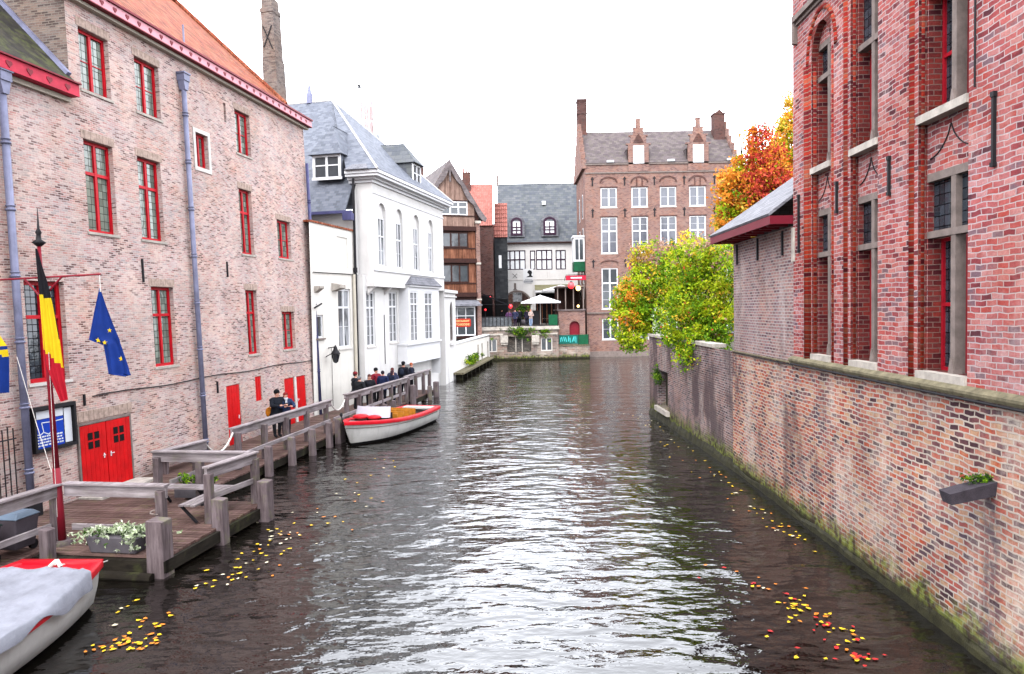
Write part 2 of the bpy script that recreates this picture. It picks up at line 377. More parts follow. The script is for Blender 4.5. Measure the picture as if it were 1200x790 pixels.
def empty(name, label, cat, loc=(0, 0, 0), rot=(0, 0, 0), group=None):
    o = bpy.data.objects.new(name, None); col.objects.link(o); o.location = loc; o.rotation_euler = rot
    o.empty_display_size = .3
    return tag(o, label, cat, group)
def copy_tree(o, parent=None):
    c = o.copy(); col.objects.link(c); c.parent = parent
    for ch in list(o.children): copy_tree(ch, c)
    return c

class Fa:
    """facade frame: u along the wall, d outwards, z up"""
    def __init__(s, o, heading, lean=0, sgn=1):
        s.o = o; s.h = heading; s.lean = lean; s.s = sgn
        s.rot = (-lean*sgn, 0, R(90-heading))
    def f(s, u, d, z): return (u, -d*s.s, z)
    def mb(s): return MB(s.f)
    def thing(s, name, label, cat, group=None): return empty(name, label, cat, (s.o[0], s.o[1], 0), s.rot, group)
    def world(s, u, d, z):
        m = Matrix.Translation((s.o[0], s.o[1], 0)) @ Matrix.Rotation(s.rot[2], 4, 'Z') @ Matrix.Rotation(s.rot[0], 4, 'X')
        return m @ Vector(s.f(u, d, z))

def arcpts(u0, u1, zs, z1, n=10, pointed=False):
    """arch points from (u0,zs) up to crown z1 and down to (u1,zs)"""
    uc = (u0+u1)/2; w = (u1-u0)/2; h = z1-zs
    pts = []
    for i in range(n+1):
        t = math.pi*(1-i/n)
        x = uc+w*math.cos(t)
        z = zs+h*(math.sin(t) if not pointed else (1-abs(math.cos(t)))**.75)
        pts.append((x, z))
    return pts
def wall(mb, u0, u1, z0, z1, holes, d=0, dep=.25, rm=None):
    """wall sheet with real openings; hole = (u0,u1,z0,z1,depth,arch_rise)"""
    us = sorted(set([u0, u1]+[h[0] for h in holes]+[h[1] for h in holes])); zs = sorted(set([z0, z1]+[h[2] for h in holes]+[h[3] for h in holes]))
    us = [a for a in us if u0 <= a <= u1]; zs = [a for a in zs if z0 <= a <= z1]
    for i in range(len(us)-1):
        for j in range(len(zs)-1):
            cu = (us[i]+us[i+1])/2; cz = (zs[j]+zs[j+1])/2
            if any(h[0] < cu < h[1] and h[2] < cz < h[3] for h in holes): continue
            mb.face([(us[i], d, zs[j]), (us[i+1], d, zs[j]), (us[i+1], d, zs[j+1]), (us[i], d, zs[j+1])])
    if rm is not None: mb.m = rm
    for h in holes:
        a, b, c, e = h[:4]; dd = d-(h[4] if len(h) > 4 else dep); rise = h[5] if len(h) > 5 else 0
        zt = e-rise
        mb.face([(a, d, c), (a, dd, c), (a, dd, zt), (a, d, zt)]); mb.face([(b, d, c), (b, d, zt), (b, dd, zt), (b, dd, c)])
        mb.face([(a, d, c), (b, d, c), (b, dd, c), (a, dd, c)])
        if rise:
            ap = arcpts(a, b, zt, e)
            for p, q in zip(ap[:-1], ap[1:]):
                mb.face([(p[0], d, p[1]), (q[0], d, q[1]), (q[0], dd, q[1]), (p[0], dd, p[1])])
                cx = a if (p[0]+q[0])/2 < (a+b)/2 else b
                mb.face([(cx, d, e), (p[0], d, p[1]), (q[0], d, q[1])])
            k = len(ap)//2
            mb.face([(a, d, e), (ap[k][0], d, e), (b, d, e)]) if False else None
        else: mb.face([(a, d, e), (b, d, e), (b, dd, e), (a, dd, e)])

def window(F, par, u0, u1, z0, z1, d, fm='red', gm='glass_lead', cols=2, bars=(), fw=.07, mw=.06, sill=None, sillm='stone_white', gb=0, gbm=None, th=.06, mull=None, colbars=0, arch=0, sill_out=.06, sill_w=.06, name='window'):
    """frame = child of the house; pane and sill = its sub-parts. bars = transom heights (0..1)"""
    mb = F.mb(); f = fw
    mb.box(u0, u0+f, d, d+th, z0, z1); mb.box(u1-f, u1, d, d+th, z0, z1)
    mb.box(u0+f, u1-f, d, d+th, z0, z0+f)
    if not arch: mb.box(u0+f, u1-f, d, d+th, z1-f, z1)
    else:
        ap = arcpts(u0, u1, z1, z1+arch, 10); ai = arcpts(u0+f, u1-f, z1, z1+arch-f, 10)
        for (p, q, r, s_) in zip(ap[:-1], ap[1:], ai[:-1], ai[1:]):
            mb.face([(p[0], d+th, p[1]), (q[0], d+th, q[1]), (s_[0], d+th, s_[1]), (r[0], d+th, r[1])])
            mb.face([(r[0], d+th, r[1]), (s_[0], d+th, s_[1]), (s_[0], d, s_[1]), (r[0], d, r[1])])
    W = u1-u0-2*f; H = z1-z0-2*f
    cu = mull or [i/cols for i in range(1, cols)]
    for c in cu: x = u0+f+W*c; mb.box(x-mw/2, x+mw/2, d+.001, d+th+.012, z0+f, z1-(f if not arch else 0))
    for t in bars: z = z0+f+H*t; mb.box(u0+f, u1-f, d+.002, d+th+.006, z-mw/2, z+mw/2)
    if gb or colbars:
        g = .022; ed = [0]+list(cu)+[1]; ez = [0]+list(bars)+[1]
        for a, b in zip(ed[:-1], ed[1:]):
            for k in range(1, colbars+1):
                x = u0+f+W*(a+(b-a)*k/(colbars+1)); mb.box(x-g/2, x+g/2, d+.003, d+th*.6, z0+f, z1-f)
        for a, b in zip(ez[:-1], ez[1:]):
            nb = max(0, round((b-a)*(gb+1))-1)
            for k in range(1, nb+1):
                z = z0+f+H*(a+(b-a)*k/(nb+1)); mb.box(u0+f, u1-f, d+.004, d+th*.55, z-g/2, z+g/2)
    w = mb.build(name, fm, par)
    mb = F.mb(); e = f*.5
    if arch:
        ai = arcpts(u0+e, u1-e, z1, z1+arch-e, 10)
        mb.face([(u0+e, d+.012, z0+e), (u1-e, d+.012, z0+e)]+[(p[0], d+.012, p[1]) for p in ai[::-1]])
    else: mb.box(u0+e, u1-e, d-.02, d+.012, z0+e, z1-e)
    mb.build('pane', gm, w)
    if sill is not None:
        mb = F.mb(); mb.box(u0-sill_w, u1+sill_w, d-.02, sill+sill_out*.6, z0-.075, z0-.004); mb.build('sill', sillm, w)
    return w

def roof_slab(mb, pts, t=.08):
    """thick roof plane from 3-4 corner points"""
    P = [Vector(p) for p in pts]; n = (P[1]-P[0]).cross(P[2]-P[0]).normalized()
    if n.z < 0: n = -n
    Q = [p-n*t for p in P]; k = len(P)
    mb.mesh([tuple(p) for p in P]+[tuple(q) for q in Q], [tuple(range(k)), tuple(range(k, 2*k))[::-1]]+[(i, (i+1) % k, k+(i+1) % k, k+i) for i in range(k)])

def downpipe(F, par, u, z0, z1, r=.085, d=.14, m='pipe', hopper=True, step=1.55):
    mb = F.mb()
    p = [F.f(u, d, z0), F.f(u, d, z1)]
    mm = MB(); mm.smooth = True; mm.tube(p[0], p[1], r, r, 12)
    z = z0+.5
    while z < z1-.3: mm.tube(F.f(u, d, z), F.f(u, d, z+.05), r*1.3, r*1.3, 12); mm.tube(F.f(u, d, z+.1), F.f(u, d, z+.13), r*1.25, r*1.25, 12); z += step
    o = mm.build('downpipe', m, par)
    if hopper:
        h = F.mb(); h.box(u-.16, u+.16, .01, .28, z1+.2, z1+.42); h.prism([(u-.15, z1+.2), (u+.15, z1+.2), (u+.08, z1-.1), (u-.08, z1-.1)], .03, .25); h.box(u-.19, u+.19, .008, .31, z1+.42, z1+.47)
        h.build('hopper', m, o)
    return o

def anchor(F, par, u, z0, z1, d=.0, w=.05, name='wall_anchor', fancy=False):
    mb = F.mb(); mb.box(u-w/2, u+w/2, d+.005, d+.05, z0, z1)
    if fancy: mb.box(u-w*.85, u+w*.85, d+.006, d+.06, z1-.05, z1+.02); mb.box(u-w*.85, u+w*.85, d+.006, d+.06, z0-.02, z0+.04)
    return mb.build(name, 'iron', par)

# ------------------------------------------------------------------ setting: water, ground, banks
def water_material():
    m, nt, b = newmat('canal water')
    tc = N(nt, 'ShaderNodeTexCoord'); ob = tc.outputs['Object']
    b.inputs['Base Color'].default_value = (.003, .002, .0015, 1)
    c = mixc(nt, noise_t(nt, ob, .25, 3), (.0016, .0014, .0011, 1), (.0034, .0027, .002, 1)); L(nt, c, b.inputs['Base Color'])
    b.inputs['Roughness'].default_value = .02; b.inputs['Specular IOR Level'].default_value = .5; b.inputs['IOR'].default_value = 1.62
    h1 = noise_t(nt, ob, 1.0, 2, .5, (1.1, 1.9, 1)); h2 = noise_t(nt, ob, 1.0, 3, .55, (3.2, 5.6, 1)); h3 = noise_t(nt, ob, 1.0, 2, .5, (.35, .5, 1))
    b1 = N(nt, 'ShaderNodeBump'); b1.inputs['Strength'].default_value = 1; b1.inputs['Distance'].default_value = .082; L(nt, h1, b1.inputs['Height'])
    b2 = N(nt, 'ShaderNodeBump'); b2.inputs['Strength'].default_value = 1; b2.inputs['Distance'].default_value = .017; L(nt, h2, b2.inputs['Height']); L(nt, b1.outputs[0], b2.inputs['Normal'])
    b3 = N(nt, 'ShaderNodeBump'); b3.inputs['Strength'].default_value = 1; b3.inputs['Distance'].default_value = .13; L(nt, h3, b3.inputs['Height']); L(nt, b2.outputs[0], b3.inputs['Normal'])
    L(nt, b3.outputs[0], b.inputs['Normal'])
    return m
M['water'] = water_material()
M['ground'] = plain('earth ground', lin(96, 90, 76), .95, var=.3, vscale=.4)
M['paving'] = brick('bank paving', [(0, lin(96, 92, 88)), (1, lin(140, 132, 124))], lin(90, 86, 80), bw=.2, bh=.1)
mb = MB(); mb.face([(-60, -30, 0), (80, -30, 0), (80, 90, 0), (-60, 90, 0)]); mb.build('canal_water', 'water', kind='structure')
mb = MB(); mb.face([(-3000, -3000, -1.2), (3000, -3000, -1.2), (3000, 3000, -1.2), (-3000, 3000, -1.2)]); mb.build('ground', 'ground', kind='structure')
mb = MB(); mb.prism([(-70, -30), (-19, -30), (-14.3, -.4), (-9.1, 33.1), (-5.6, 48.4), (-4.7, 50), (-3.6, 71.9), (-3.2, 95), (-70, 95)], -1.1, .28, axis=2); mb.build('left_bank', 'paving', kind='structure')
mb = MB(); mb.prism([(-3.1, 72.2), (4.58, 72.2), (4.58, 79.7), (7.7, 79.7), (7.7, 95), (60, 95), (60, 260), (-70, 260), (-70, 95.02), (-3.1, 95.02)], -1.1, 3.3, axis=2); mb.build('plaza_ground', 'paving', kind='structure')
mb = MB(); mb.prism([(6.9, -30), (60, -30), (60, 38.5), (22, 38), (6.9, 34.5), (7.15, 22)], -1.1, 3.35, axis=2); mb.build('garden_ground', 'ground', kind='structure')

# ------------------------------------------------------------------ left brick house with red windows
LO = (-14.24, 0.0)
F1 = Fa(LO, 8.9, .03, 1)
house = F1.thing('brick_house', 'tall pinkish brick house with bright red windows and orange tiled roof, left bank', 'house')
U0, U1, ZE = 19.57, 33.9, 13.62
rowwin = [  # u0,u1,z0,z1
    (20.0, 21.15, 11.25, 12.93), (22.25, 23.4, 11.25, 12.9), (27.9, 29.0, 11.2, 12.83),
    (19.92, 21.05, 7.4, 9.9), (22.1, 23.2, 7.4, 9.88), (27.86, 28.8, 7.38, 9.85), (30.8, 32.0, 7.42, 9.02),
    (22.35, 23.45, 3.52, 5.98), (27.9, 28.75, 3.54, 6.0), (30.76, 31.9, 3.56, 5.15)]
small = [(25.2, 25.95, 10.15, 11.33)]
doors = [(26.18, 27.1, .3, 2.52), (30.63, 31.53, .3, 2.34), (31.7, 32.66, .3, 2.33)]
shut = [(28.24, 28.72, 1.7, 2.66)]
slot = [(27.15, 27.3, 12.15, 12.85)]
mb = F1.mb()
holes = [(a, b, c, d, .2) for a, b, c, d in rowwin+small+slot]+[(a, b, c, d, .08) for a, b, c, d in doors+shut]
wall(mb, U0, U1, -1.0, ZE, holes)
# far end wall
mb.face([(U1, 0, -1), (U1, -9, -1), (U1, -9, ZE), (U1, 0, ZE)])
mb.face([(U0, -9, -1), (U1, -9, -1), (U1, -9, ZE), (U0, -9, ZE)])
mb.build('wall', 'brick_left', house)
mb = F1.mb()  # flank gable above the low wing
mb.face([(U0, 0, 8), (U0, -9, 8), (U0, -9, 14.1), (U0, -4.7, 18.9), (U0, 0, 14.0)])
mb.build('flank_wall', 'brick_flank', house)
# relieving arch courses over the windows
LINT = []; mb = F1.mb()
for a, b, c, d in rowwin:
    n = 11
    for i in range(n):
        x = a-.08+(b-a+.16)*i/n; w = (b-a+.16)/n
        mb.box(x+.002, x+w-.002, .002, .012+.004*(i % 2), d+.01, d+.24)
    LINT.append(mb); mb = F1.mb()
M['lintel'] = plain('brick lintel', lin(196, 172, 158), .9, var=.25, vscale=9)
for q_ in LINT: q_.build('lintel', 'lintel', house)
for i, (a, b, c, d) in enumerate(rowwin):
    tall = d-c > 2
    window(F1, house, a, b, c, d, -.2, 'red', 'glass_lead', cols=2, bars=(.66,) if tall else (), fw=.085, mw=.085, sill=0, sillm='stone', gb=1 if tall else 1)
for a, b, c, d in small:
    w = window(F1, house, a, b, c, d, -.2, 'red', 'glass_lead', cols=2, fw=.09, mw=.07, sill=0)
    mb = F1.mb(); g = .13
    mb.box(a-g, a, -.01, .03, c-g, d+g); mb.box(b, b+g, -.01, .03, c-g, d+g); mb.box(a, b, -.01, .03, d, d+g); mb.box(a, b, -.01, .034, c-g, c)
    mb.build('surround', 'stone_white', w)
def door_leaf(F, par, a, b, c, d, dd, m='red_door', win=False, handle=1, boards=5):
    mb = F.mb(); n = boards
    zb, zt = c+.28+(d-c)*.46, c+.28+(d-c)*.68
    for i in range(n):
        x = a+(b-a)*i/n; x2 = a+(b-a)*(i+1)/n
        mb.box(x+.004, x2-.004, dd, dd+.04, c, d)
    mb.box(a+.02, b-.02, dd-.02, dd+.01, c, d)
    o = mb.build('door', m, par)
    if handle:
        hx = b-.12 if handle > 0 else a+.12
        h = F.mb(); h.box(hx-.015, hx+.015, dd+.04, dd+.055, c+.95, c+1.08); h.tube((hx, dd+.055, c+1.03), (hx, dd+.09, c+1.03), .009); h.tube((hx, dd+.085, c+1.03), (hx-.09*handle, dd+.085, c+1.03), .009)
        h.build('handle', 'white_paint', o)
    if win:
        h = F.mb(); cx = (a+b)/2
        for i in (-1, 1):
            for j in (0, 1):
                h.box(cx+i*.12-.09, cx+i*.12+.09, dd+.041, dd+.046, c+1.28+j*.24, c+1.47+j*.24)
        h.build('pane', 'black', o)
    return o
door_leaf(F1, house, 26.2, 27.08, .3, 2.5, -.06)
door_leaf(F1, house, 30.65, 31.5, .3, 2.32, -.06, handle=0)
door_leaf(F1, house, 31.73, 32.63, .3, 2.31, -.06, handle=-1)
mb = F1.mb(); mb.box(31.53, 31.7, -.02, .03, .3, 2.34); mb.build('door_post', 'stone_white', house)
for a, b, c, d in shut:
    mb = F1.mb(); mb.box(a+.01, b-.01, -.07, -.03, c+.01, d-.01)
    for k in range(1, 3): mb.box(a+(b-a)*k/3-.005, a+(b-a)*k/3+.005, -.03, -.02, c+.02, d-.02)
    mb.build('shutter', 'red_door', house)
for a, b, c, d in slot:
    mb = F1.mb(); mb.box(a, b, -.19, -.15, c, d); mb.build('slot_shutter', 'darkred', house)
# cornice with heart ornaments
def heart(mb, u, z, s, d0, d1):
    p = []
    for i in range(14):
        t = 2*math.pi*i/14; x = 16*math.sin(t)**3; y = 13*math.cos(t)-5*math.cos(2*t)-2*math.cos(3*t)-math.cos(4*t)
        p.append((u+x*s/32, z+y*s/32))
    mb.prism(p, d0, d1)
mb = F1.mb()
mb.box(U0-.3, U1+.25, -.01, .16, ZE-.12, ZE)
mb.m = 1; mb.box(U0-.3, U1+.3, -.3, .30, ZE+.003, ZE+.27); mb.m = 2; mb.box(U0-.33, U1+.33, -.33, .36, ZE+.273, ZE+.34); mb.box(U0-.3, U1+.3, -.1, .33, ZE-.03, ZE)
x = U0
while x < U1: heart(mb, x, ZE+.14, .17, .301, .315); x += .52
mb.build('cornice', ['cream', 'pink', 'darkred'], house)
mb = F1.mb()
roof_slab(mb, [F for F in [(U0-.1, .3, ZE+.32), (31.8, .3, ZE+.32), (31.8, -4.7, 18.95), (U0-.1, -4.7, 18.95)]], .12)
roof_slab(mb, [(U0-.1, -9.5, ZE+.32), (31.8, -9.5, ZE+.32), (31.8, -4.7, 18.95), (U0-.1, -4.7, 18.95)], .12)
rf = mb.build('roof', 'orange_tile', house)
mb = F1.mb(); mb.tube((31.82, .25, ZE+.42), (31.82, -4.7, 19.05), .09); mb.tube((U0-.1, -4.7, 19.02), (31.8, -4.7, 19.02), .12); mb.build('ridge_tiles', 'orange_tile', rf)
mb = F1.mb(); mb.face([(31.78, .2, ZE), (31.78, -9.4, ZE), (31.78, -4.7, 18.8)]); mb.build('gable_wall', 'brick_left', house)
mb = F1.mb(); mb.box(25.8, 26.15, -3.1, -2.75, 16.9, 17.9); mb.build('vent_pipe', 'iron', rf) if False else None
mb = F1.mb(); mb.tube((22.3, -.5, 14.4), (22.3, -.5, 16.0), .13); mb.tube((22.3, -.5, 16.0), (22.3, -.5, 16.15), .18); mb.build('flue_pipe', 'iron', rf)
mb = F1.mb(); mb.tube((24.9, -.0, 14.1), (24.9, -.0, 14.8), .03); mb.build('vent_stub', 'pipe', rf)
# tapered chimney
mb = F1.mb()
def frus(mb, u0, u1, d0, d1, z0, z1, k):
    cu = (u0+u1)/2; cd = (d0+d1)/2
    a = [(u0, d0), (u1, d0), (u1, d1), (u0, d1)]; b = [(cu+(x-cu)*k, cd+(y-cd)*k) for x, y in a]
    mb.mesh([(x, y, z0) for x, y in a]+[(x, y, z1) for x, y in b], [(0, 3, 2, 1), (4, 5, 6, 7), (0, 1, 5, 4), (1, 2, 6, 5), (2, 3, 7, 6), (3, 0, 4, 7)])
CU = .85; frus(mb, 31.9, 32.8, -.82, -.16, 13.5, 16.1, .93); frus(mb, 31.98, 32.72, -.8, -.2, 16.1, 16.18, 1.06)
frus(mb, 31.98, 32.72, -.79, -.21, 16.18, 18.25, .95); mb.box(31.97, 32.73, -.8, -.2, 18.1, 18.28); frus(mb, 32.02, 32.68, -.75, -.25, 18.28, 18.75, .95)
ch = mb.build('chimney', 'brick_flank', rf)
mb = F1.mb(); mb.beam((31.96, -.3, 16.5), (31.97, -.7, 17.5), .03, .04); mb.beam((31.96, -.7, 16.6), (31.97, -.3, 17.5), .03, .04); mb.build('iron_cross', 'iron', ch)
mb = F1.mb(); mb.tube((24.0, -3.9, 18.3), (31.0, -.85, 17.3), .008) if False else mb.tube((31.9, -3.2, 17.45), (32.2, -.7, 17.35), .012); mb.build('stay_wire', 'iron', ch)
downpipe(F1, house, 24.5, .3, 12.6, r=.082)
M['pipe_dark'] = plain('dark blue grey pipe', lin(92, 92, 136), .5, .1, var=.15)
downpipe(F1, house, 33.78, .3, 11.9, r=.07, hopper=False, m='pipe_dark')
for u, z0, z1 in ((22.0, 6.1, 6.8), (26.7, 6.45, 7.0), (25.6, 2.35, 2.75)): anchor(F1, house, u, z0, z1)
mb = F1.mb(); pts = [(u, .03, 2.95+.03*math.sin(u*1.3)) for u in [19.6+i*.6 for i in range(24)]]; mb.path(pts, .018, 5); mb.build('cable', 'iron', house)

# ------------------------------------------------------------------ low wing with sign and big doors (same wall plane, nearer)
wing = F1.thing('brick_wing', 'lower brick wing with red gutter board, mossy dark roof and red double door, far left', 'house')
mb = F1.mb()
V0 = 8.0
wall(mb, V0, U0, -1.0, 10.85, [(17.62, 18.88, 3.5, 6.0, .2), (13.6, 14.8, 3.5, 6.0, .2), (19.0, U0, .3, 2.27, .08)])
mb.face([(V0, 0, -1), (V0, -9, -1), (V0, -9, 10.85), (V0, 0, 10.85)])
mb.build('wall', 'brick_left', wing)
window(F1, wing, 17.62, 18.88, 3.5, 6.0, -.2, 'red', 'glass_lead_dark', cols=2, bars=(.66,), fw=.1, mw=.09, sill=0, gb=1)
window(F1, wing, 13.6, 14.8, 3.5, 6.0, -.2, 'red', 'glass_lead_dark', cols=2, bars=(.66,), fw=.1, mw=.09, sill=0, gb=1)
mb = F1.mb(); mb.box(V0, U0-.12, .002, .1, 10.72, 10.84); mb.m = 1; mb.box(V0, U0-.06, -.25, .32, 10.85, 11.16)
x = V0+.3
mb.m = 2
while x < U0-.2: heart(mb, x, 11.0, .19, .321, .335); x += .6
mb.box(V0, U0-.03, -.2, .38, 11.163, 11.2)
mb.build('gutter_board', ['cream', 'pinkred', 'darkred'], wing)
mb = F1.mb(); roof_slab(mb, [(V0, .25, 11.2), (U0-.02, .25, 11.2), (U0-.02, -4.6, 16.6), (V0, -4.6, 16.6)], .1)
roof_slab(mb, [(V0, -9.3, 11.2), (U0-.02, -9.3, 11.2), (U0-.02, -4.6, 16.6), (V0, -4.6, 16.6)], .1)
mb.build('roof', 'moss_tile', wing)
mb = F1.mb(); roof_slab(mb, [(U0-.16, .1, 11.5), (U0-.02, .1, 11.5), (U0-.02, -4.5, 16.62), (U0-.16, -4.5, 16.62)], .1); mb.build('lead_flashing', 'pipe', wing)
downpipe(F1, wing, 17.25, .9, 10.4, r=.085)
mb = F1.mb(); mb.box(17.05, 17.45, .01, .26, .28, .9); mb.build('pipe_foot', 'iron', wing)
# double door straddling the seam: wall opening on both houses
door_leaf(F1, wing, 19.03, 19.98, .3, 2.22, .01, win=True, handle=1, boards=6)
door_leaf(F1, wing, 20.0, 20.95, .3, 2.22, .01, win=True, handle=-1, boards=6)
mb = F1.mb(); mb.box(18.96, 19.02, -.02, .05, .28, 2.24); mb.box(20.96, 21.02, -.02, .05, .28, 2.24); mb.box(18.96, 21.02, -.02, .052, 2.24, 2.3); mb.build('door_frame', 'stone_grey', wing)
mb = F1.mb()
for i in range(12): mb.box(18.85+i*.19, 19.025+i*.19, .01, .03, 2.33, 2.6)
mb.build('lintel', 'lintel', wing)
mb = F1.mb(); mb.box(18.8, 21.1, .06, .75, .28, .42); mb.build('doorstep', 'stone', wing)
mb = F1.mb()   # iron gate of thin bars left of the pipe
for i in range(5): mb.tube((16.3+i*.15, .12, .9), (16.3+i*.15, .12, 2.55+.05*(i % 2)), .014)
for z in (1.0, 2.3): mb.tube((16.25, .12, z), (16.97, .12, z), .016)
mb.build('window_grille', 'iron', wing)
anchor(F1, wing, 19.3, 2.75, 3.05)

# notice board on the wing wall
nb = F1.thing('notice_board', 'black framed board with blue boat poster on the wall beside the red double door', 'notice board')
mb = F1.mb(); a, b, c, d = 17.5, 18.86, 1.82, 2.93
mb.box(a, a+.07, .03, .14, c, d); mb.box(b-.07, b, .03, .14, c, d); mb.box(a+.07, b-.07, .03, .14, c, c+.07); mb.box(a+.07, b-.07, .03, .14, d-.09, d); mb.box(a+.02, b-.02, .01, .05, c+.02, d-.02)
mb.build('frame', 'iron', nb)
M['blue_poster'] = plain('blue poster paper', lin(14, 62, 176), .5, var=.04)
M['paper'] = plain('white paper', lin(226, 230, 236), .7, var=.04)
mb = F1.mb(); mb.box(a+.07, a+1.0, .051, .056, c+.08, d-.32); po = mb.build('poster', 'blue_poster', nb)
mb = F1.mb(); mb.box(a+1.03, b-.09, .051, .057, c+.1, d-.14); mb.box(a+.07, a+1.0, .051, .056, d-.31, d-.12); mb.build('paper_sheet', 'paper', nb)
mb = F1.mb()
def stroke(mb, pts, w, d):
    for p, q in zip(pts[:-1], pts[1:]): mb.beam((p[0], d, p[1]), (q[0], d, q[1]), .004, w)
X = lambda t: a+.07+.93*t
Z = lambda t: c+.08+(d-.32-c-.08)*t
stroke(mb, [(X(.03), Z(.5)), (X(.2), Z(.48)), (X(.3), Z(.55)), (X(.46), Z(.45)), (X(.66), Z(.6)), (X(.7), Z(.84))], .022, .06)
stroke(mb, [(X(.3), Z(.55)), (X(.25), Z(.88)), (X(.66), Z(.86)), (X(.98), Z(.88))], .022, .06)
rr = random.Random(3)
for row in range(4):
    x = X(.06); z = Z(.4-.1*row)
    while x < X(.92):
        w = rr.uniform(.03, .11); mb.box(x, min(x+w, X(.95)), .058, .062, z-.018, z+.018); x += w+rr.uniform(.015, .03)
mb.build('poster_print', 'paper', po)

# ------------------------------------------------------------------ white hotel block
F2 = Fa((-9.0, 33.2), 13.0, 0, 1)
hotel = F2.thing('white_building', 'white plastered building with blue slate hip roof and four tall arched windows', 'building')
D = .85; DL = .4
mb = F2.mb()
# wing front (low, with parapet)
wh = [(2.36, 3.75, 3.3, 6.25, .16), (.12, .8, 3.9, 4.98, .14), (2.4, 3.55, 7.27, 8.8, .05)]
wall(mb, -.3, 4.4, -1, 9.2, wh)
mb.build('side_wing_wall', 'white_old', hotel)
mb = F2.mb(); mb.face([(2.4, -.05, 7.27), (3.55, -.05, 7.27), (3.55, -.05, 8.8), (2.4, -.05, 8.8)]); mb.build('blind_window', 'white_old', hotel)
mb = F2.mb(); mb.box(-.3, 4.4, -.3, .06, 9.2, 9.29); mb.build('parapet_tiles', 'orange_tile', hotel)
mb = F2.mb(); mb.face([(-.3, -.3, 9.2), (4.4, -.3, 9.2), (4.4, -10, 9.2), (-.3, -10, 9.2)]); mb.build('flat_roof', 'slate_dark', hotel)
# lower wall of the block, set back under the overhang
mb = F2.mb()
lh = [(4.75, 5.85, 3.25, 6.15, .14), (7.8, 9.0, 3.3, 6.2, .14)]
wall(mb, 4.4, 16.3, -1, 7.0, lh, d=DL)
mb.face([(4.4, 0, -1), (4.4, DL, -1), (4.4, DL, 7), (4.4, 0, 7)])
mb.build('lower_wall', 'white', hotel)
# upper wall with arches
ah = [(5.5, 6.55, 7.5, 10.85, .18, .5), (7.98, 9.0, 7.5, 10.85, .18, .5), (10.68, 11.72, 7.5, 10.85, .18, .5), (13.28, 14.28, 7.5, 10.85, .18, .5)]
mb = F2.mb(); wall(mb, 4.83, 16.3, 6.4, 11.9, ah, d=D)
mb.face([(4.83, D, 6.4), (4.83, -.0, 6.4), (4.83, -.0, 11.9), (4.83, D, 11.9)]); mb.face([(4.4, 0, 6.9), (4.4, -10, 6.9), (4.4, -10, 10.3), (4.4, 0, 10.3)])
mb.face([(4.4, 0, 6.9), (4.83, 0, 6.9), (4.83, 0, 11.9), (4.4, 0, 11.0)])
mb.face([(4.83, D, 6.4), (16.3, D, 6.4), (16.3, 0, 6.4), (4.83, 0, 6.4)]); mb.face([(16.3, D, -1), (16.3, -10, -1), (16.3, -10, 11.9), (16.3, D, 11.9)])
mb.build('upper_wall', 'white', hotel)
mb = F2.mb()   # string course + frieze + cornice
mb.box(4.8, 16.33, D, D+.07, 7.22, 7.36); mb.box(4.76, 16.36, D-.003, D+.035, 11.22, 11.3)
for k, (o_, z0, z1) in enumerate([(.1, 11.75, 11.9), (.25, 11.9, 12.02), (.5, 12.02, 12.16), (.58, 12.16, 12.32)]):
    mb.box(4.83-o_, 16.3+o_, D-.3, D+o_, z0, z1); mb.box(4.83-o_, 5.2, -.4, D-.3, z0+.001, z1-.001)
mb.build('cornice', 'white_paint', hotel)
for a_, b_, c_, d_, _, r_ in ah:
    window(F2, hotel, a_+.02, b_-.02, c_, d_-.75, D-.17, 'white_paint', 'glass_white', cols=2, bars=(.62,), fw=.09, mw=.08, sill=D-.1, gb=2)
    mb = F2.mb(); mb.face([(a_, D-.15, d_-.75), (b_, D-.15, d_-.75)]+[(p[0], D-.15, p[1]) for p in arcpts(a_, b_, d_-.5, d_, 10)[::-1]]); mb.build('arch_panel', 'white', hotel)
for a_, b_, c_, d_, e_ in lh: window(F2, hotel, a_, b_, c_, d_, DL-.13, 'white_paint', 'glass', cols=2, bars=(.72,), fw=.1, mw=.1, sill=DL, gb=5, colbars=1)
window(F2, hotel, 2.36, 3.75, 3.3, 6.25, -.14, 'white_paint', 'glass_white', cols=2, bars=(.7,), fw=.11, mw=.1, sill=.02, gb=2)
window(F2, hotel, .12, .8, 3.9, 4.98, -.12, 'white_paint', 'glass', cols=1, fw=.08, sill=.05, sillm='stone_grey')
# corbels under the overhang
for u in (4.95, 7.1): mb = F2.mb(); mb.prism([(DL, 6.4), (D-.02, 6.4), (DL+.02, 6.0), (DL, 5.95)], u, u+.2, axis=0); mb.build('corbel', 'white', hotel)
mb = F2.mb(); mb.prism([(0, 6.1), (.45, 6.25), (.45, 6.4), (0, 6.5)], 1.7, 2.3, axis=0); mb.build('stone_bracket', 'stone', hotel); mb = F2.mb(); mb.prism([(0, 6.0), (.3, 6.2), (.3, 6.3), (0, 6.3)], .0, .4, axis=0); mb.build('stone_bracket', 'stone', hotel)
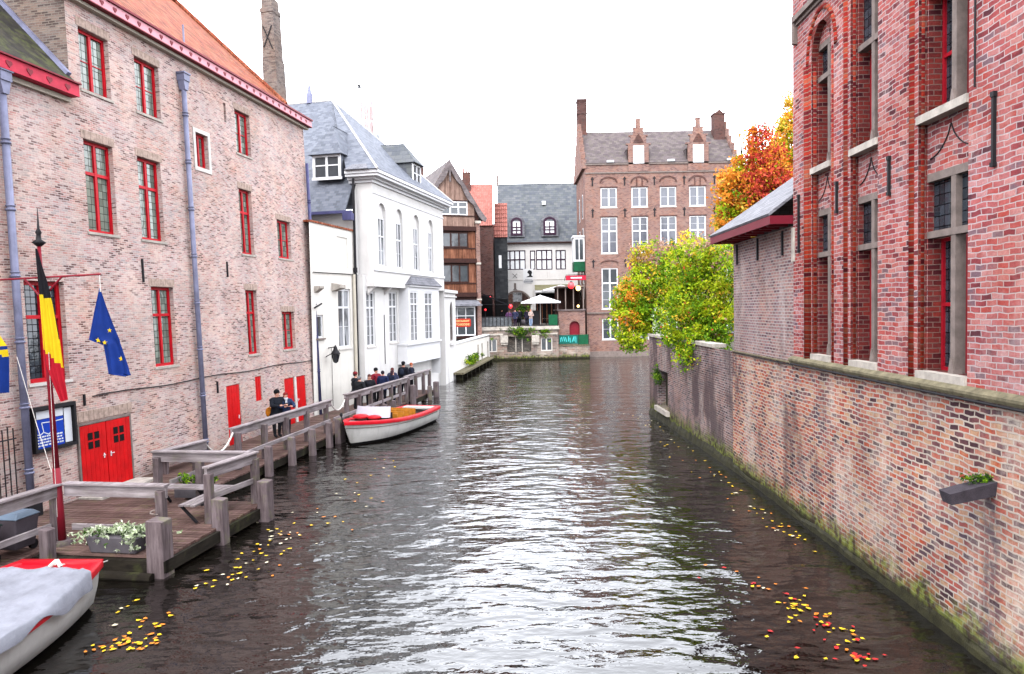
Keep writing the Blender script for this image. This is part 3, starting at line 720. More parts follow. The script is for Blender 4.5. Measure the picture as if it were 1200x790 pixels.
# bay window box
bay = F2.mb(); b0, b1, bd = 9.3, 14.75, 1.0
bh_ = [(9.55, 10.75, 3.25, 6.25, .1), (12.0, 13.4, 3.25, 6.25, .1)]
wall(bay, b0, b1, 3.1, 6.5, bh_, d=bd); bay.face([(b0, DL, 3.1), (b0, bd, 3.1), (b0, bd, 6.5), (b0, DL, 6.5)]); bay.face([(b1, DL, 1), (b1, bd, 1), (b1, bd, 6.5), (b1, DL, 6.5)])
bay.box(b0-.4, b1+.05, DL+.01, bd-.004, 2.0, 3.1); bay.box(b0-.45, b1+.1, DL+.01, bd+.1, 3.1, 3.2); bay.box(b0-.08, b1+.1, DL, bd+.12, 6.5, 6.62)
bo = bay.build('bay_window', 'white_paint', hotel)
for a_, b_, c_, d_, e_ in bh_: window(F2, bo, a_, b_, c_, d_, bd-.09, 'white_paint', 'glass', cols=2, bars=(.76,), fw=.1, mw=.09, gb=6, colbars=1)
mb = F2.mb(); roof_slab(mb, [(b0-.15, bd+.2, 6.62), (b1+.15, bd+.2, 6.62), (b1-.6, DL+.46, 7.15), (b0+.8, DL+.46, 7.15)], .05); roof_slab(mb, [(b0-.15, bd+.2, 6.62), (b0-.15, DL+.46, 6.62), (b0+.8, DL+.46, 7.15)], .05); mb.build('bay_roof', 'slate_pale', bo)
# pipes
for u, z0, z1, d, r in ((4.1, .4, 11.6, .1, .07), (4.55, .4, 6.2, .1+DL*.5, .06)):
    pass
mb = F2.mb(); mb.tube((4.2, .1, .3), (4.2, .1, 11.9), .07); mb.tube((4.2, .1, 7.1), (4.2, .1, 7.35), .11); mb.build('downpipe', 'iron', hotel)
mb = F2.mb(); mb.tube((4.02, .09, .3), (4.02, .09, 7.0), .085); mb.build('downpipe', 'cream', hotel)
for p_, r_ in (([(-.15, .06, 6.93), (4.3, .06, 7.0)], .025), ([(1.45, .05, .6), (1.45, .05, 3.4), (1.2, .05, 3.42)], .012), ([(7.0, DL+.03, 2.2), (7.0, DL+.03, 4.9)], .02), ([(-.2, .1, 5.3), (.4, .15, 5.5)], .04)): mb = F2.mb(); mb.path(p_, r_); mb.build('cable', 'iron', hotel)
# roof : hip towards the canal
ap = (10.56, -4.1, 17.9); ap2 = (10.56, -18, 17.9)
c1 = (4.15, D+.6, 12.33); c2 = (17.0, D+.6, 12.33)
mb = F2.mb()
roof_slab(mb, [c1, c2, ap], .1); 
roof_slab(mb, [(3.9, -.25, 10.25), (3.9, -18, 10.25), (4.9, -18, 11.75), (4.9, -.25, 11.75)], .08)
roof_slab(mb, [(4.9, -.25, 11.75), (4.9, -18, 11.75), ap2, ap], .1)
mb.mesh([c1, (4.15, -.25, 12.33), (4.9, -.25, 11.8), ap], [(0, 1, 3), (1, 2, 3)])
roof_slab(mb, [c2, (17.0, -18, 12.33), ap2, ap], .1)
hr = mb.build('roof', 'slate', hotel)
mb = F2.mb(); mb.tube(c1, ap, .055); mb.tube(c2, ap, .05); mb.tube(ap, ap2, .06); mb.build('lead_ridge', 'stone_white', hr)
mb = F2.mb(); mb.box(3.8, 3.98, -10, .12, 10.1, 10.24); mb.box(3.78, 4.1, -.35, .15, 9.75, 10.1); mb.build('gutter', 'pipe_dark', hotel)
mb = F2.mb(); mb.tube((10.56, -5.6, 17.8), (10.56, -5.6, 18.4), .22, .2); mb.tube((10.56, -5.6, 18.4), (10.56, -5.6, 19.1), .16, .03); mb.ball((10.56, -5.6, 19.15), .06, .06, .06); mb.build('finial', 'pipe', hr)
def hip_dormer(F, par, cu, cd, w, z0, z1, zr, depth, axis, cheek='slate', cols=2):
    """axis 'd' = window looks to the canal, 'u' = window looks towards -u (the bridge)"""
    T = (lambda a, b, z: (cu+a, cd+b, z)) if axis == 'd' else (lambda a, b, z: (cu-b, cd+a, z))
    G = MB(lambda a, b, z: F.f(*T(a, b, z)))
    G.mesh([(-w/2-.1, -.02, z0-.1), (w/2+.1, -.02, z0-.1), (w/2+.1, -.02, z1), (-w/2-.1, -.02, z1), (-w/2-.1, -depth, z0-.1), (w/2+.1, -depth, z0-.1), (w/2+.1, -depth, z1), (-w/2-.1, -depth, z1)],
           [(0, 1, 2, 3), (0, 4, 7, 3), (1, 5, 6, 2)])
    o = G.build('dormer', cheek, par)
    G = MB(lambda a, b, z: F.f(*T(a, b, z))); e = .25
    for f in ([(-w/2-e, .25, z1), (w/2+e, .25, z1), (0, -.75, zr)], [(-w/2-e, .25, z1), (0, -.75, zr), (0, -depth-.9, zr), (-w/2-e, -depth-.9, z1)], [(w/2+e, .25, z1), (0, -.75, zr), (0, -depth-.9, zr), (w/2+e, -depth-.9, z1)]):
        roof_slab(G, f, .06)
    G.build('dormer_roof', cheek, o)
    G = MB(lambda a, b, z: F.f(*T(a, b, z)))
    for x0, x1, za, zb in ((-w/2-.1, -w/2+.04, z0-.12, z1), (w/2-.04, w/2+.1, z0-.12, z1), (-w/2, w/2, z1-.12, z1-.003), (-w/2-.15, w/2+.15, z0-.2, z0-.05), (-.06, .06, z0-.05, z1-.12)):
        G.box(x0, x1, 0, .06, za, zb)
    G.box(-w/2, w/2, .01, .035, (z0+z1)/2-.03, (z0+z1)/2+.03)
    fr = G.build('window', 'white_paint', o)
    G = MB(lambda a, b, z: F.f(*T(a, b, z))); G.box(-w/2, w/2, -.01, .01, z0-.05, z1-.1); G.build('pane', 'glass', fr)
    return o
hip_dormer(F2, hotel, 4.75, -1.6, 1.4, 12.2, 13.3, 15.0, 1.9, 'u')
hip_dormer(F2, hotel, 11.4, .85, 1.2, 12.75, 13.9, 15.2, 2.4, 'd', cheek='slate_dark')
mb = F2.mb()
for f in ([(4.1, -.35, 12.35), (4.1, .95, 12.35), (5.2, .3, 13.15)], [(4.1, -.35, 12.35), (6.0, -.4, 12.35), (5.2, .3, 13.15)], [(4.1, .95, 12.35), (6.2, 1.0, 12.35), (5.2, .3, 13.15)]): roof_slab(mb, f, .05)
mb.build('corner_roof', 'slate_pale', hr)

# wall lantern
ln = F2.thing('wall_lantern', 'old black wall lantern on a bracket on the white wall left of the tall window', 'lantern')
mb = F2.mb(); mb.path([(1.2, .0, 3.4), (1.2, .35, 3.45), (.95, .55, 3.35)], .025); mb.tube((.95, .0, 3.0), (.95, .4, 3.2), .02); mb.build('bracket', 'iron', ln)
mb = F2.mb(); mb.lathe((.95, .5, 2.75), [(.05, -.05), (.1, 0), (.17, .35), (.2, .38)], 6); mb.build('lamp_glass', 'glass', ln)
mb = F2.mb(); mb.lathe((.95, .5, 3.13), [(.24, 0), (.2, .05), (.1, .22), (.08, .3), (.02, .42)], 6)
for i in range(6):
    t = math.pi/3*i; mb.tube((.95+.1*math.cos(t), .5+.1*math.sin(t), 2.75), (.95+.19*math.cos(t), .5+.19*math.sin(t), 3.12), .012)
mb.build('lamp_cap', 'iron', ln)

# ------------------------------------------------------------------ white annex and restaurant quay wall
F3 = Fa((-4.62, 49.1), 6.0, 0, 1)
annex = F3.thing('white_annex', 'narrow white annex with a gothic pointed window beside the orange hanging sign', 'building')
mb = F3.mb(); wall(mb, 0, 4.6, -1, 6.3, [(2.3, 3.5, 2.9, 5.7, .15, .9)]); mb.face([(4.6, 0, -1), (4.6, -3, -1), (4.6, -3, 6.3), (4.6, 0, 6.3)]); mb.face([(0, -3, 6.3), (4.6, -3, 6.3), (4.6, 0, 6.3), (0, 0, 6.3)]); mb.box(-.1, 4.7, .0, .18, 6.3, 6.5); mb.box(-.1, 4.65, .002, .1, 6.0, 6.1); mb.box(2.1, 3.7, 0.002, .12, 2.6, 2.75); mb.build('wall', 'white', annex)
window(F3, annex, 2.3, 3.5, 2.9, 4.8, -.13, 'stone_grey', 'glass', cols=2, bars=(.55,), fw=.1, mw=.1, arch=.9)
quay = F3.thing('quay_wall', 'low white plastered quay wall below the restaurant windows', 'wall')
mb = F3.mb(); mb.prism([(4.6, -1), (22.8, -1), (22.8, 2.42), (4.6, 2.55)], -.5, -.002); mb.build('wall', 'white_old', quay)
mb = F3.mb(); mb.box(4.62, 22.82, -.56, .05, 2.55, 2.63); mb.build('coping', 'white_paint', quay)
for u_ in (15, 17.4, 21.2): mb = F3.mb(); mb.path([(u_, .05, .3), (u_, .05, 2.0)], .06); mb.build('drain_pipe', 'stone', quay)
ledge = F3.thing('quay_ledge', 'low mossy stone landing ledge along the white quay wall', 'ledge')
mb = F3.mb(); mb.box(3.2, 20.5, .01, .75, .42, .55); mb.build('slab', 'stone_moss', ledge)
for i in range(9): mb = F3.mb(); mb.box(3.6+i*2.05, 3.85+i*2.05, .1, .6, -1, .42); mb.build('support', 'wood_dark', ledge)

# ------------------------------------------------------------------ timber gabled restaurant
FT = Fa((-9.1, 69.2), 69.3, 0, 1)
tim = FT.thing('timber_house', 'tall narrow gabled house clad in brown timber boards with grey bargeboards', 'house')
def boards(mb, u0, u1, z0, z1, d, w=.16, clip=None):
    x = u0
    rr = random.Random(int(z0*10))
    while x < u1-.02:
        x2 = min(x+w, u1); zt = z1 if clip is None else min(clip(x), clip(x2))
        if zt > z0+.1: mb.box(x+.006, x2-.006, d, d+.03+rr.uniform(0, .012), z0, zt)
        x = x2
W0, W1 = .25, 6.95; UP = 3.55; ZP = 19.3; ZG = 14.0
rake = lambda u: ZG+(ZP-ZG)*(1-abs(u-UP)/(W1-UP))**1.08 if abs(u-UP) < W1-UP else ZG
mb = FT.mb()
mb.face([(W0, -.02, 2.3), (6.45, -.02, 2.3), (6.45, -.02, 14.1), (UP, -.02, ZP-.2), (W0, -.02, 14.1)])
mb.face([(6.45, -.02, 2.3), (6.45, -9, 2.3), (6.45, -9, 14), (6.45, -.02, 14)])
mb.build('wall', 'darkwood', tim)
mb = FT.mb(); boards(mb, .3, 6.0, 15.65, 18.7, 0, clip=lambda u: 14.3+(ZP-ZG)*(1-abs(u-UP)/3.3)); boards(mb, .3, 6.0, 13.2, 14.2, 0); boards(mb, .3, 2.6, 14.2, 15.65, 0); boards(mb, 5.3, 6.0, 14.2, 15.65, 0)
mb.build('gable_cladding', 'cladding_pale', tim)
mb = FT.mb()
boards(mb, .3, 6.05, 10.0, 11.1, 0); boards(mb, 5.35, 6.05, 11.1, 12.7, 0); boards(mb, .3, 2.6, 11.1, 12.7, 0)
boards(mb, .3, 6.05, 6.7, 7.75, 0); boards(mb, 5.35, 6.05, 7.75, 9.6, 0); boards(mb, .3, 2.6, 7.75, 9.6, 0)
mb.build('cladding', 'cladding', tim)
mb = FT.mb()
for z in (12.75, 9.65, 6.35): mb.box(.2, 6.1, 0, .28, z, z+.42)
for z in (14.15, 15.6, 11.02, 7.62): mb.box(.25, 6.05, .0, .12, z, z+.1)
mb.build('beam', 'darkwood', tim)
for z0, z1, fm_, gm_, cols_ in ((14.28, 15.58, 'white_paint', 'glass', 3), (11.15, 12.6, 'darkwood', 'glass', 3), (7.75, 9.5, 'darkwood', 'glass', 3)):
    window(FT, tim, 2.65, 5.3, z0, z1, .02, fm_, gm_, cols=cols_, bars=(.6,) if z0 > 14 else (), fw=.1, mw=.13, gb=0, gbm=None)
# brick pier and ground floor
mb = FT.mb(); mb.box(6.1, 6.5, -.5, .16, 1, 13.5); mb.build('brick_pier', 'brick_far', tim)
mb = FT.mb(); mb.box(6.05, 6.6, -.3, .3, 13.5, 13.75); mb.box(6.06, 6.55, -.1, .24, 9.5, 9.7); mb.box(6.06, 6.55, -.1, .24, 6.0, 6.15); mb.build('pier_cap', 'stone', tim)
window(FT, tim, 2.2, 5.9, 2.55, 5.4, .0, 'white_paint', 'glass', cols=4, fw=.12, mw=.09, bars=(.7,))
mb = FT.mb(); mb.box(1.2, 3.4, .0, .6, 6.0, 6.35); mb.box(1.3, 2.5, 0, .3, 2.3, 6.0); mb.build('white_porch', 'white_paint', tim)
mb = FT.mb(); roof_slab(mb, [(2.5, 0, 6.05), (6.2, 0, 6.05), (6.2, 1.1, 5.55), (2.5, 1.1, 5.55)], .05); mb.box(2.4, 6.3, 1.05, 1.15, 5.45, 5.6); mb.build('canopy', 'slate_pale', tim)
# bargeboards: ogee cusped boards in relief
for sgn in (-1, 1):
    out = []; inn = []
    for i in range(25):
        t = i/24; u = UP+sgn*(W1-UP+.25)*t; z = ZP+.25-(ZP-ZG+.4)*(t**.92)+.35*max(0, t-.8)**1*2
        out.append((u, z))
        cusp = .36+.3*abs(math.sin(math.pi*t*3.0))
        inn.append((u-sgn*.14, z-cusp if t > .02 else z-.9))
    mb = FT.mb()
    for a, b, c, d in zip(out[:-1], out[1:], inn[:-1], inn[1:]):
        mb.mesh([(a[0], .35, a[1]), (b[0], .35, b[1]), (d[0], .35, d[1]), (c[0], .35, c[1]), (a[0], .22, a[1]), (b[0], .22, b[1]), (d[0], .22, d[1]), (c[0], .22, c[1])], [(0, 1, 2, 3), (4, 7, 6, 5), (0, 4, 5, 1), (3, 2, 6, 7)])
    mb.build('bargeboard', 'barge', tim)
mb = FT.mb(); mb.box(UP-.07, UP+.07, .2, .36, 17.4, 19.4); mb.tube((UP, .28, 19.3), (UP, .28, 20.0), .06, .01); mb.build('king_post', 'barge', tim)
mb = FT.mb(); roof_slab(mb, [(UP, .3, ZP+.2), (W1+.2, .3, ZG-.1), (W1+.2, -9, ZG-.1), (UP, -9, ZP+.2)], .08); roof_slab(mb, [(UP, .3, ZP+.2), (W0-.2, .3, ZG-.1), (W0-.2, -9, ZG-.1), (UP, -9, ZP+.2)], .08); mb.build('roof', 'slate_brown', tim)

# hanging sign of the restaurant
def text_mesh(txt, size, bold=.0, align='CENTER', ext=.004):
    cu = bpy.data.curves.new('t', 'FONT'); cu.body = txt; cu.size = size; cu.align_x = align; cu.align_y = 'CENTER'; cu.offset = bold; cu.extrude = ext
    o = bpy.data.objects.new('t', cu); col.objects.link(o)
    dg = bpy.context.evaluated_depsgraph_get(); dg.update()
    me = bpy.data.meshes.new_from_object(o.evaluated_get(dg)); bpy.data.objects.remove(o)
    return me
M['sign_red'] = plain('orange red sign enamel', lin(214, 44, 26), .45, var=.08)
M['sign_gold'] = plain('cream sign lettering', lin(252, 222, 150), .5, var=.02)
sg = empty('hanging_sign', 'orange red two line restaurant sign hanging over the low white quay wall', 'sign', (-4.0, 55.0, 4.1), (0, 0, 0))
mb = MB(); mb.prism([(-.82, -.3), (-.9, -.22), (-.9, .24), (-.82, .32), (.82, .32), (.9, .24), (.9, -.22), (.82, -.3)], -.05, .05); mb.build('sign_panel', 'sign_red', sg)
mb = MB(); mb.box(-.9, .9, -.02, .02, .42, .46); mb.tube((-.7, 0, .32), (-.7, 0, .44), .012); mb.tube((.7, 0, .32), (.7, 0, .44), .012); mb.build('bracket', 'iron', sg)
for t_, z_, sz in (('HOTEL  RESTAURANT', .14, .2), ('DUC de BOURGOGNE', -.12, .235)):
    me = text_mesh(t_, sz, .008); me.materials.clear(); me.materials.append(M['sign_gold'])
    xs = [v.co.x for v in me.vertices]; k = 1.6/(max(xs)-min(xs))
    o = bpy.data.objects.new('lettering', me); col.objects.link(o); o.parent = sg; o.location = (0, -.056, z_); o.rotation_euler = (R(90), 0, 0); o.scale = (k, 1, 1)

# ------------------------------------------------------------------ houses behind the timber house
sh = empty('brick_side_house', 'narrow dark red brick house with orange tiled roof squeezed behind the timber gable', 'house')
mb = MB(); mb.box(-7.5, -1.85, 77.5, 88, 3.3, 14.0); mb.build('wall', 'brick_dark', sh)
mb = MB(); mb.box(-3.6, -2.0, 77.42, 77.49, 3.4, 6.6); mb.build('shop_opening', 'black', sh)  # flat black panel; the dark interior is put into its colour
mb = MB(); roof_slab(mb, [(-7.6, 77.3, 14.0), (-1.8, 77.3, 14.0), (-1.8, 82.5, 19.2), (-7.6, 82.5, 19.2)], .1); roof_slab(mb, [(-7.6, 88, 14.0), (-1.8, 88, 14.0), (-1.8, 82.5, 19.2), (-7.6, 82.5, 19.2)], .1)
r_ = mb.build('roof', 'far_orange', sh)
mb = MB(); mb.box(-5.25, -4.35, 81.6, 82.4, 18, 20.4); c_ = mb.build('chimney', 'brick_dark', r_)
mb = MB()
for i in range(3): mb.tube((-5.1+i*.3, 82, 20.4), (-5.1+i*.3, 82, 20.95), .1, .08)
mb.build('chimney_pot', 'far_orange', c_)
mb = MB(); roof_slab(mb, [(-1.85, 77.2, 14.1), (-1.65, 77.2, 14.1), (-1.65, 82.5, 19.5), (-1.85, 82.5, 19.5)], .12); mb.build('white_verge', 'white_paint', r_)
mb = MB(); mb.box(-3.4, -2.6, 77.42, 77.5, 15, 15.4) if False else None
dh = empty('dark_slate_house', 'dark slate clad house end with a ribbed orange roof left of the arched white facade', 'house')
M['slate_black'] = tiles('near black slate cladding', [(0, lin(40, 42, 46)), (1, lin(62, 64, 66))], .4, .3, tone=.2)
mb = MB(); mb.box(-1.75, -.35, 80, 88, 3.3, 13.0); mb.build('wall', 'slate_black', dh)
mb = MB(); mb.box(-1.7, -.4, 79.93, 79.99, 3.4, 6.2); mb.build('shop_opening', 'black', dh)  # solid wall behind; the black colour paints the unlit interior
mb = MB(); roof_slab(mb, [(-1.8, 79.8, 13.0), (-.3, 79.8, 13.0), (-.3, 83.5, 17.2), (-1.8, 83.5, 17.2)], .1)
for i in range(8):
    z = 13.2+i*.52; y = 80-.06+i*.46; mb.box(-1.8, -.3, y-.02, y+.03, z, z+.08)
mb.build('roof', 'far_orange', dh)
mb = MB(); mb.box(-1.3, -1.0, 79.95, 80, 9.6, 11.0); w_ = mb.build('window', 'white_paint', dh)
oh = empty('orange_roof_house', 'far orange roofed house with thin brick chimney, left of the timber gable', 'house')
mb = MB(); mb.box(-13, -7.0, 86, 94, 3.3, 17.2); mb.build('wall', 'brick_dark', oh)
mb = MB(); roof_slab(mb, [(-13.2, 85.8, 17.2), (-6.9, 85.8, 17.2), (-8.5, 90, 20.8), (-13.2, 90, 20.8)], .1); r_ = mb.build('roof', 'far_orange', oh)
mb = MB(); mb.box(-10.6, -10.15, 86.4, 86.9, 17, 22.0); mb.build('chimney', 'brick_dark', r_)

# ------------------------------------------------------------------ centre white facade with slate roof
ce = empty('slate_roof_house', 'white facade with dark windows, big archway and tall grey slate roof behind the terrace', 'building', (0, 88, 0))
FC = Fa((0, 88), 90, 0, 1)
mb = FC.mb()
cw = [(-.78, 1.8, 9.8, 12.15, .15), (2.35, 2.98, 9.8, 12.1, .15), (3.08, 5.05, 9.75, 12.15, .15), (5.45, 6.68, 9.75, 12.1, .15), (-.93, 2.35, 3.3, 7.15, 1.2, 1.6), (2.95, 8.0, 3.3, 6.9, .6)]
wall(mb, -1.4, 8.1, 3.3, 13.2, cw); mb.build('wall', 'white', ce)
mb = FC.mb(); mb.box(-1.4, 8.1, .0, .05, 8.55, 8.62); mb.box(2.6, 2.72, 0, .06, 3.3, 9.0); mb.build('string_course', 'stone_white', ce)
mb = FC.mb(); ap_ = arcpts(-.93, 2.35, 5.55, 7.15, 14); ao_ = arcpts(-1.1, 2.52, 5.55, 7.35, 14)
for p, q, r_, s_ in zip(ap_[:-1], ap_[1:], ao_[:-1], ao_[1:]): mb.mesh([(p[0], .05, p[1]), (q[0], .05, q[1]), (s_[0], .05, s_[1]), (r_[0], .05, r_[1]), (p[0], -.1, p[1]), (q[0], -.1, q[1]), (s_[0], .0, s_[1]), (r_[0], .0, r_[1])], [(0, 1, 2, 3), (0, 4, 5, 1), (3, 2, 6, 7)])
mb.build('arch_ring', 'stone_grey', ce)
M['purple_frame'] = plain('dark plum window paint', lin(66, 38, 62), .5)
for a_, b_, c_, d_, e_ in cw[:4]:
    n_ = max(1, round((b_-a_)/.62))
    window(FC, ce, a_, b_, c_, d_, -.13, 'purple_frame', 'glass_curt', cols=n_, fw=.12, mw=.15, bars=(.52,), gb=1)
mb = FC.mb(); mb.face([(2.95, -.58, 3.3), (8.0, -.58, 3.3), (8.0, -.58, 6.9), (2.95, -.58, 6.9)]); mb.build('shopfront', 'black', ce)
mb = FC.mb()
for i in range(9): mb.box(3.1+i*.58, 3.2+i*.58, -.56, -.5, 3.3, 6.3)
mb.box(2.95, 8, -.55, -.5, 6.1, 6.2); mb.build('shopfront_frame', 'cladding', ce)
mb = FC.mb(); roof_slab(mb, [(-1.5, .3, 13.0), (8.6, .3, 13.0), (8.6, -4.6, 20.9), (-1.5, -4.6, 20.9)], .12); roof_slab(mb, [(-1.5, -9.5, 13.0), (8.6, -9.5, 13.0), (8.6, -4.6, 20.9), (-1.5, -4.6, 20.9)], .12); cr_ = mb.build('roof', 'slate_dark', ce)
mb = FC.mb(); mb.box(-1.5, 8.6, .2, .42, 12.92, 13.08); mb.build('gutter', 'darkwood', ce)
mb = FC.mb(); mb.face([(-1.45, .2, 13), (-1.45, -9.4, 13), (-1.45, -4.6, 20.8)]); mb.build('gable_wall', 'white', ce)
mb = FC.mb(); mb.box(-1.6, -1.35, -4.8, -4.5, 20.6, 22.0); mb.build('chimney', 'stone_grey', cr_)
for u0, u1 in ((-.05, 1.62), (3.87, 5.7)):
    mb = FC.mb(); mb.box(u0-.12, u1+.12, -3, .05, 13.75, 15.6)
    mb.prism([(p[0], p[1]) for p in arcpts(u0-.12, u1+.12, 15.6, 16.35, 10)], -3.5, .08); o = mb.build('dormer', 'slate_pale', cr_)
    window(FC, o, u0+.15, u1-.15, 13.95, 15.5, .06, 'purple_frame', 'glass_curt', cols=2, fw=.24, mw=.14, bars=(.33, .66), arch=.6)
mb = FC.mb(); mb.box(4.0, 4.5, -2.75, -2.5, 17.95, 18.4); mb.build('skylight', 'glass_curt', cr_) if False else mb.build('skylight', 'white_paint', cr_)
mb = FC.mb(); stroke(mb, [(.2, 9.35), (.75, 8.8)], .05, .03); stroke(mb, [(.75, 9.35), (.2, 8.8)], .05, .03); stroke(mb, [(4.4, 9.5), (4.4, 8.75)], .05, .03); mb.build('wall_anchor', 'iron', ce)
mb = FC.mb(); mb.box(.35, .62, .0, .05, 7.45, 8.2); mb.box(.25, .72, .0, .08, 7.4, 7.48); mb.build('wall_niche', 'stone_grey', ce)
si = empty('wall_sign', 'small white sign with a dark hatted silhouette and name strip above the archway', 'sign', (2.2, 87.97, 8.9))
mb = MB(); mb.box(-.7, .5, -.04, 0, -.75, 1.0); mb.build('sign_panel', 'white_paint', si)
mb = MB(); mb.prism([(.45, 0), (-.35, 0), (-.2, .1), (0, .16), (.02, .3), (-.1, .45), (-.22, .52), (-.15, .75), (.05, .85), (.3, .75), (.38, .5), (.3, .35), (.28, .2), (.42, .12)], -.07, -.045); mb.box(-.65, .48, -.07, -.045, -.62, -.42); mb.box(-.5, .4, -.07, -.045, -.3, -.26)
mb.build('silhouette', 'iron', si)
mb = MB(); rr = random.Random(5); x = -.6
while x < .4: w = rr.uniform(.06, .12); mb.box(x, x+w, -.08, -.071, -.56, -.48); x += w+.04
mb.build('lettering', 'paper', si)
aw = empty('shop_awning', 'olive canvas shop awning right of the archway', 'awning', (0, 88, 0))
M['olive'] = plain('olive canvas', lin(128, 124, 96), .9, var=.15)
mb = FC.mb(); roof_slab(mb, [(2.85, .02, 7.95), (7.2, .02, 7.95), (7.2, 1.3, 7.25), (2.85, 1.3, 7.25)], .04); mb.m = 1; mb.box(2.85, 7.2, 1.28, 1.34, 7.0, 7.25); mb.build('canvas', ['olive', 'white_paint'], aw)
bw_ = empty('courtyard_wall', 'red brick courtyard wall with small white window seen through the archway', 'wall', (0, 94.5, 0))
mb = MB(); mb.box(-4, 6, 0, .3, 3.3, 9); mb.build('wall', 'brick_far', bw_)
mb = MB(); mb.box(.2, 1.4, -.06, -.01, 6.0, 7.2); mb.m = 1
for i in (0, 1): mb.box(.28+i*.55, .76+i*.55, -.07, -.062, 6.1, 7.1)
mb.build('window', ['white_paint', 'glass'], bw_)
mb = MB(); mb.prism([(.6, 3.3), (2.0, 3.3)]+[(p[0], p[1]) for p in arcpts(.6, 2.0, 4.8, 5.5)[::-1]], -.02, -.01); mb.build('door', 'black', bw_)

# ------------------------------------------------------------------ terrace
te = empty('terrace_wall', 'stone canal front of the cafe terrace with square windows at water level', 'wall', (0, 71.8, 0))
FR = Fa((0, 71.8), 90, 0, 1)
mb = FR.mb(); wall(mb, -3.15, 4.6, -1, 3.0, [(-2.55, -1.5, .85, 2.15, .25), (-.5, 1.9, .8, 2.35, .6), (2.85, 3.98, .88, 2.2, .25)]); mb.face([(4.6, 0, -1), (4.6, -.4, -1), (4.6, -.4, 3), (4.6, 0, 3)]); mb.build('wall', 'brick_base', te)
mb = FR.mb(); mb.box(-3.2, 4.7, -.4, .14, 3.0, 3.15); mb.box(-3.2, 4.65, -.4, .07, 3.152, 3.34); mb.box(-3.1, -.9, .0, .1, 2.5, 2.65); mb.box(1.9, 4.5, .0, .1, 2.5, 2.65); mb.build('coping', 'stone', te)
mb = FR.mb()
for u in (-1.15, 1.95): mb.box(u, u+.75, .005, .3, 1.75, 2.48); mb.box(u+.05, u+.7, .006, .2, 1.55, 1.75)
mb.build('stone_block', 'stone', te)
for a_, b_, c_, d_ in ((-2.55, -1.5, .85, 2.15), (2.85, 3.98, .88, 2.2)): window(FR, te, a_, b_, c_, d_, -.15, 'stone_white', 'glass', cols=2, fw=.09, mw=.14)
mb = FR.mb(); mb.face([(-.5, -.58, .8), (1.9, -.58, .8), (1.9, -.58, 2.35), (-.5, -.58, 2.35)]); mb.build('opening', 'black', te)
mb = FR.mb(); mb.box(.32, .42, -.3, -.18, .8, 2.35); mb.box(.95, 1.05, -.3, -.18, .8, 2.35); mb.build('column', 'stone', te)
lw = empty('landing_wall', 'lower mossy stone wall below the green banner fence, right of the terrace', 'wall', (0, 72.4, 0))
FL_ = Fa((0, 72.4), 90, 0, 1)
mb = FL_.mb(); mb.box(4.6, 7.75, -1.2, 0, -1, 1.3); mb.build('wall', 'brick_base', lw)
mb = FL_.mb(); mb.box(4.6, 7.75, -1.2, .08, 1.3, 1.42); mb.build('coping', 'stone_moss', lw)
gf = empty('banner_fence', 'teal and green printed banner fence above the lower stone wall', 'fence', (0, 72.3, 0))
M['teal'] = plain('teal banner', lin(16, 104, 92), .6, var=.2); M['aqua'] = plain('pale aqua print', lin(84, 206, 206), .6); M['green'] = plain('green banner', lin(14, 92, 58), .6, var=.2)
mb = MB(); mb.box(4.7, 6.6, -.03, 0, 1.5, 2.4); mb.build('banner', 'teal', gf)
mb = MB(); mb.box(6.65, 7.6, -.03, 0, 1.45, 2.42); mb.build('banner', 'green', gf)
mb = MB(); rr = random.Random(9)
for i in range(9):
    x = 4.85+i*.19; mb.beam((x, -.04, 1.6+rr.uniform(0, .2)), (x+rr.uniform(-.1, .2), -.04, 2.2+rr.uniform(-.1, .1)), .006, .07)
mb.build('banner_print', 'aqua', gf)
mb = MB()
for x in (4.66, 6.62, 7.64): mb.box(x-.03, x+.03, -.01, .05, 1.4, 2.45)
mb.build('post', 'iron', gf)
# cafe annex right: brick box with arched door
ca = empty('cafe_annex', 'small brick annex with dark arched doorway and raised balcony, right of the terrace', 'building', (0, 73.6, 0))
FA_ = Fa((0, 73.6), 90, 0, 1)
mb = FA_.mb(); wall(mb, 4.75, 7.45, 1.2, 4.8, [(5.85, 6.9, 1.5, 3.75, .35, .5)]); mb.face([(4.75, 0, 1.2), (4.75, -6, 1.2), (4.75, -6, 4.8), (4.75, 0, 4.8)]); mb.build('wall', 'brick_far', ca)
mb = FA_.mb(); mb.face([(5.85, -.34, 1.5), (6.9, -.34, 1.5), (6.9, -.34, 3.75), (5.85, -.34, 3.75)]); mb.build('door', 'darkred', ca)
mb = FA_.mb(); mb.box(4.6, 7.5, -6, .15, 4.8, 4.95); mb.build('balcony_floor', 'wood_grey', ca)
mb = FA_.mb()
for x in (4.7, 5.5, 6.3, 7.3): mb.box(x-.05, x+.05, -.1, 0, 4.95, 7.2)
mb.box(4.6, 7.45, -6, .3, 7.2, 7.32); mb.build('balcony_frame', 'stone_grey', ca)
mb = FA_.mb(); mb.box(4.75, 7.4, -5.9, -5.8, 4.95, 7.2); mb.build('back_wall', 'darkwood', ca)
# terrace railing
rl = empty('terrace_railing', 'thin dark railing with glass along the edge of the cafe terrace', 'railing', (0, 72.0, 0))
mb = MB()
for i in range(9):
    x = -3.0+i*.36*1.05
    mb.box(x-.02, x+.02, -.02, .02, 3.3, 4.35)
mb.box(-3.05, .05, -.03, .03, 4.32, 4.38); mb.build('rail', 'iron', rl)
mb = MB()
for i in range(8): mb.box(-2.97+i*.378, -2.67+i*.378, -.005, .005, 3.4, 4.28)
mb.build('panel', 'glass', rl)
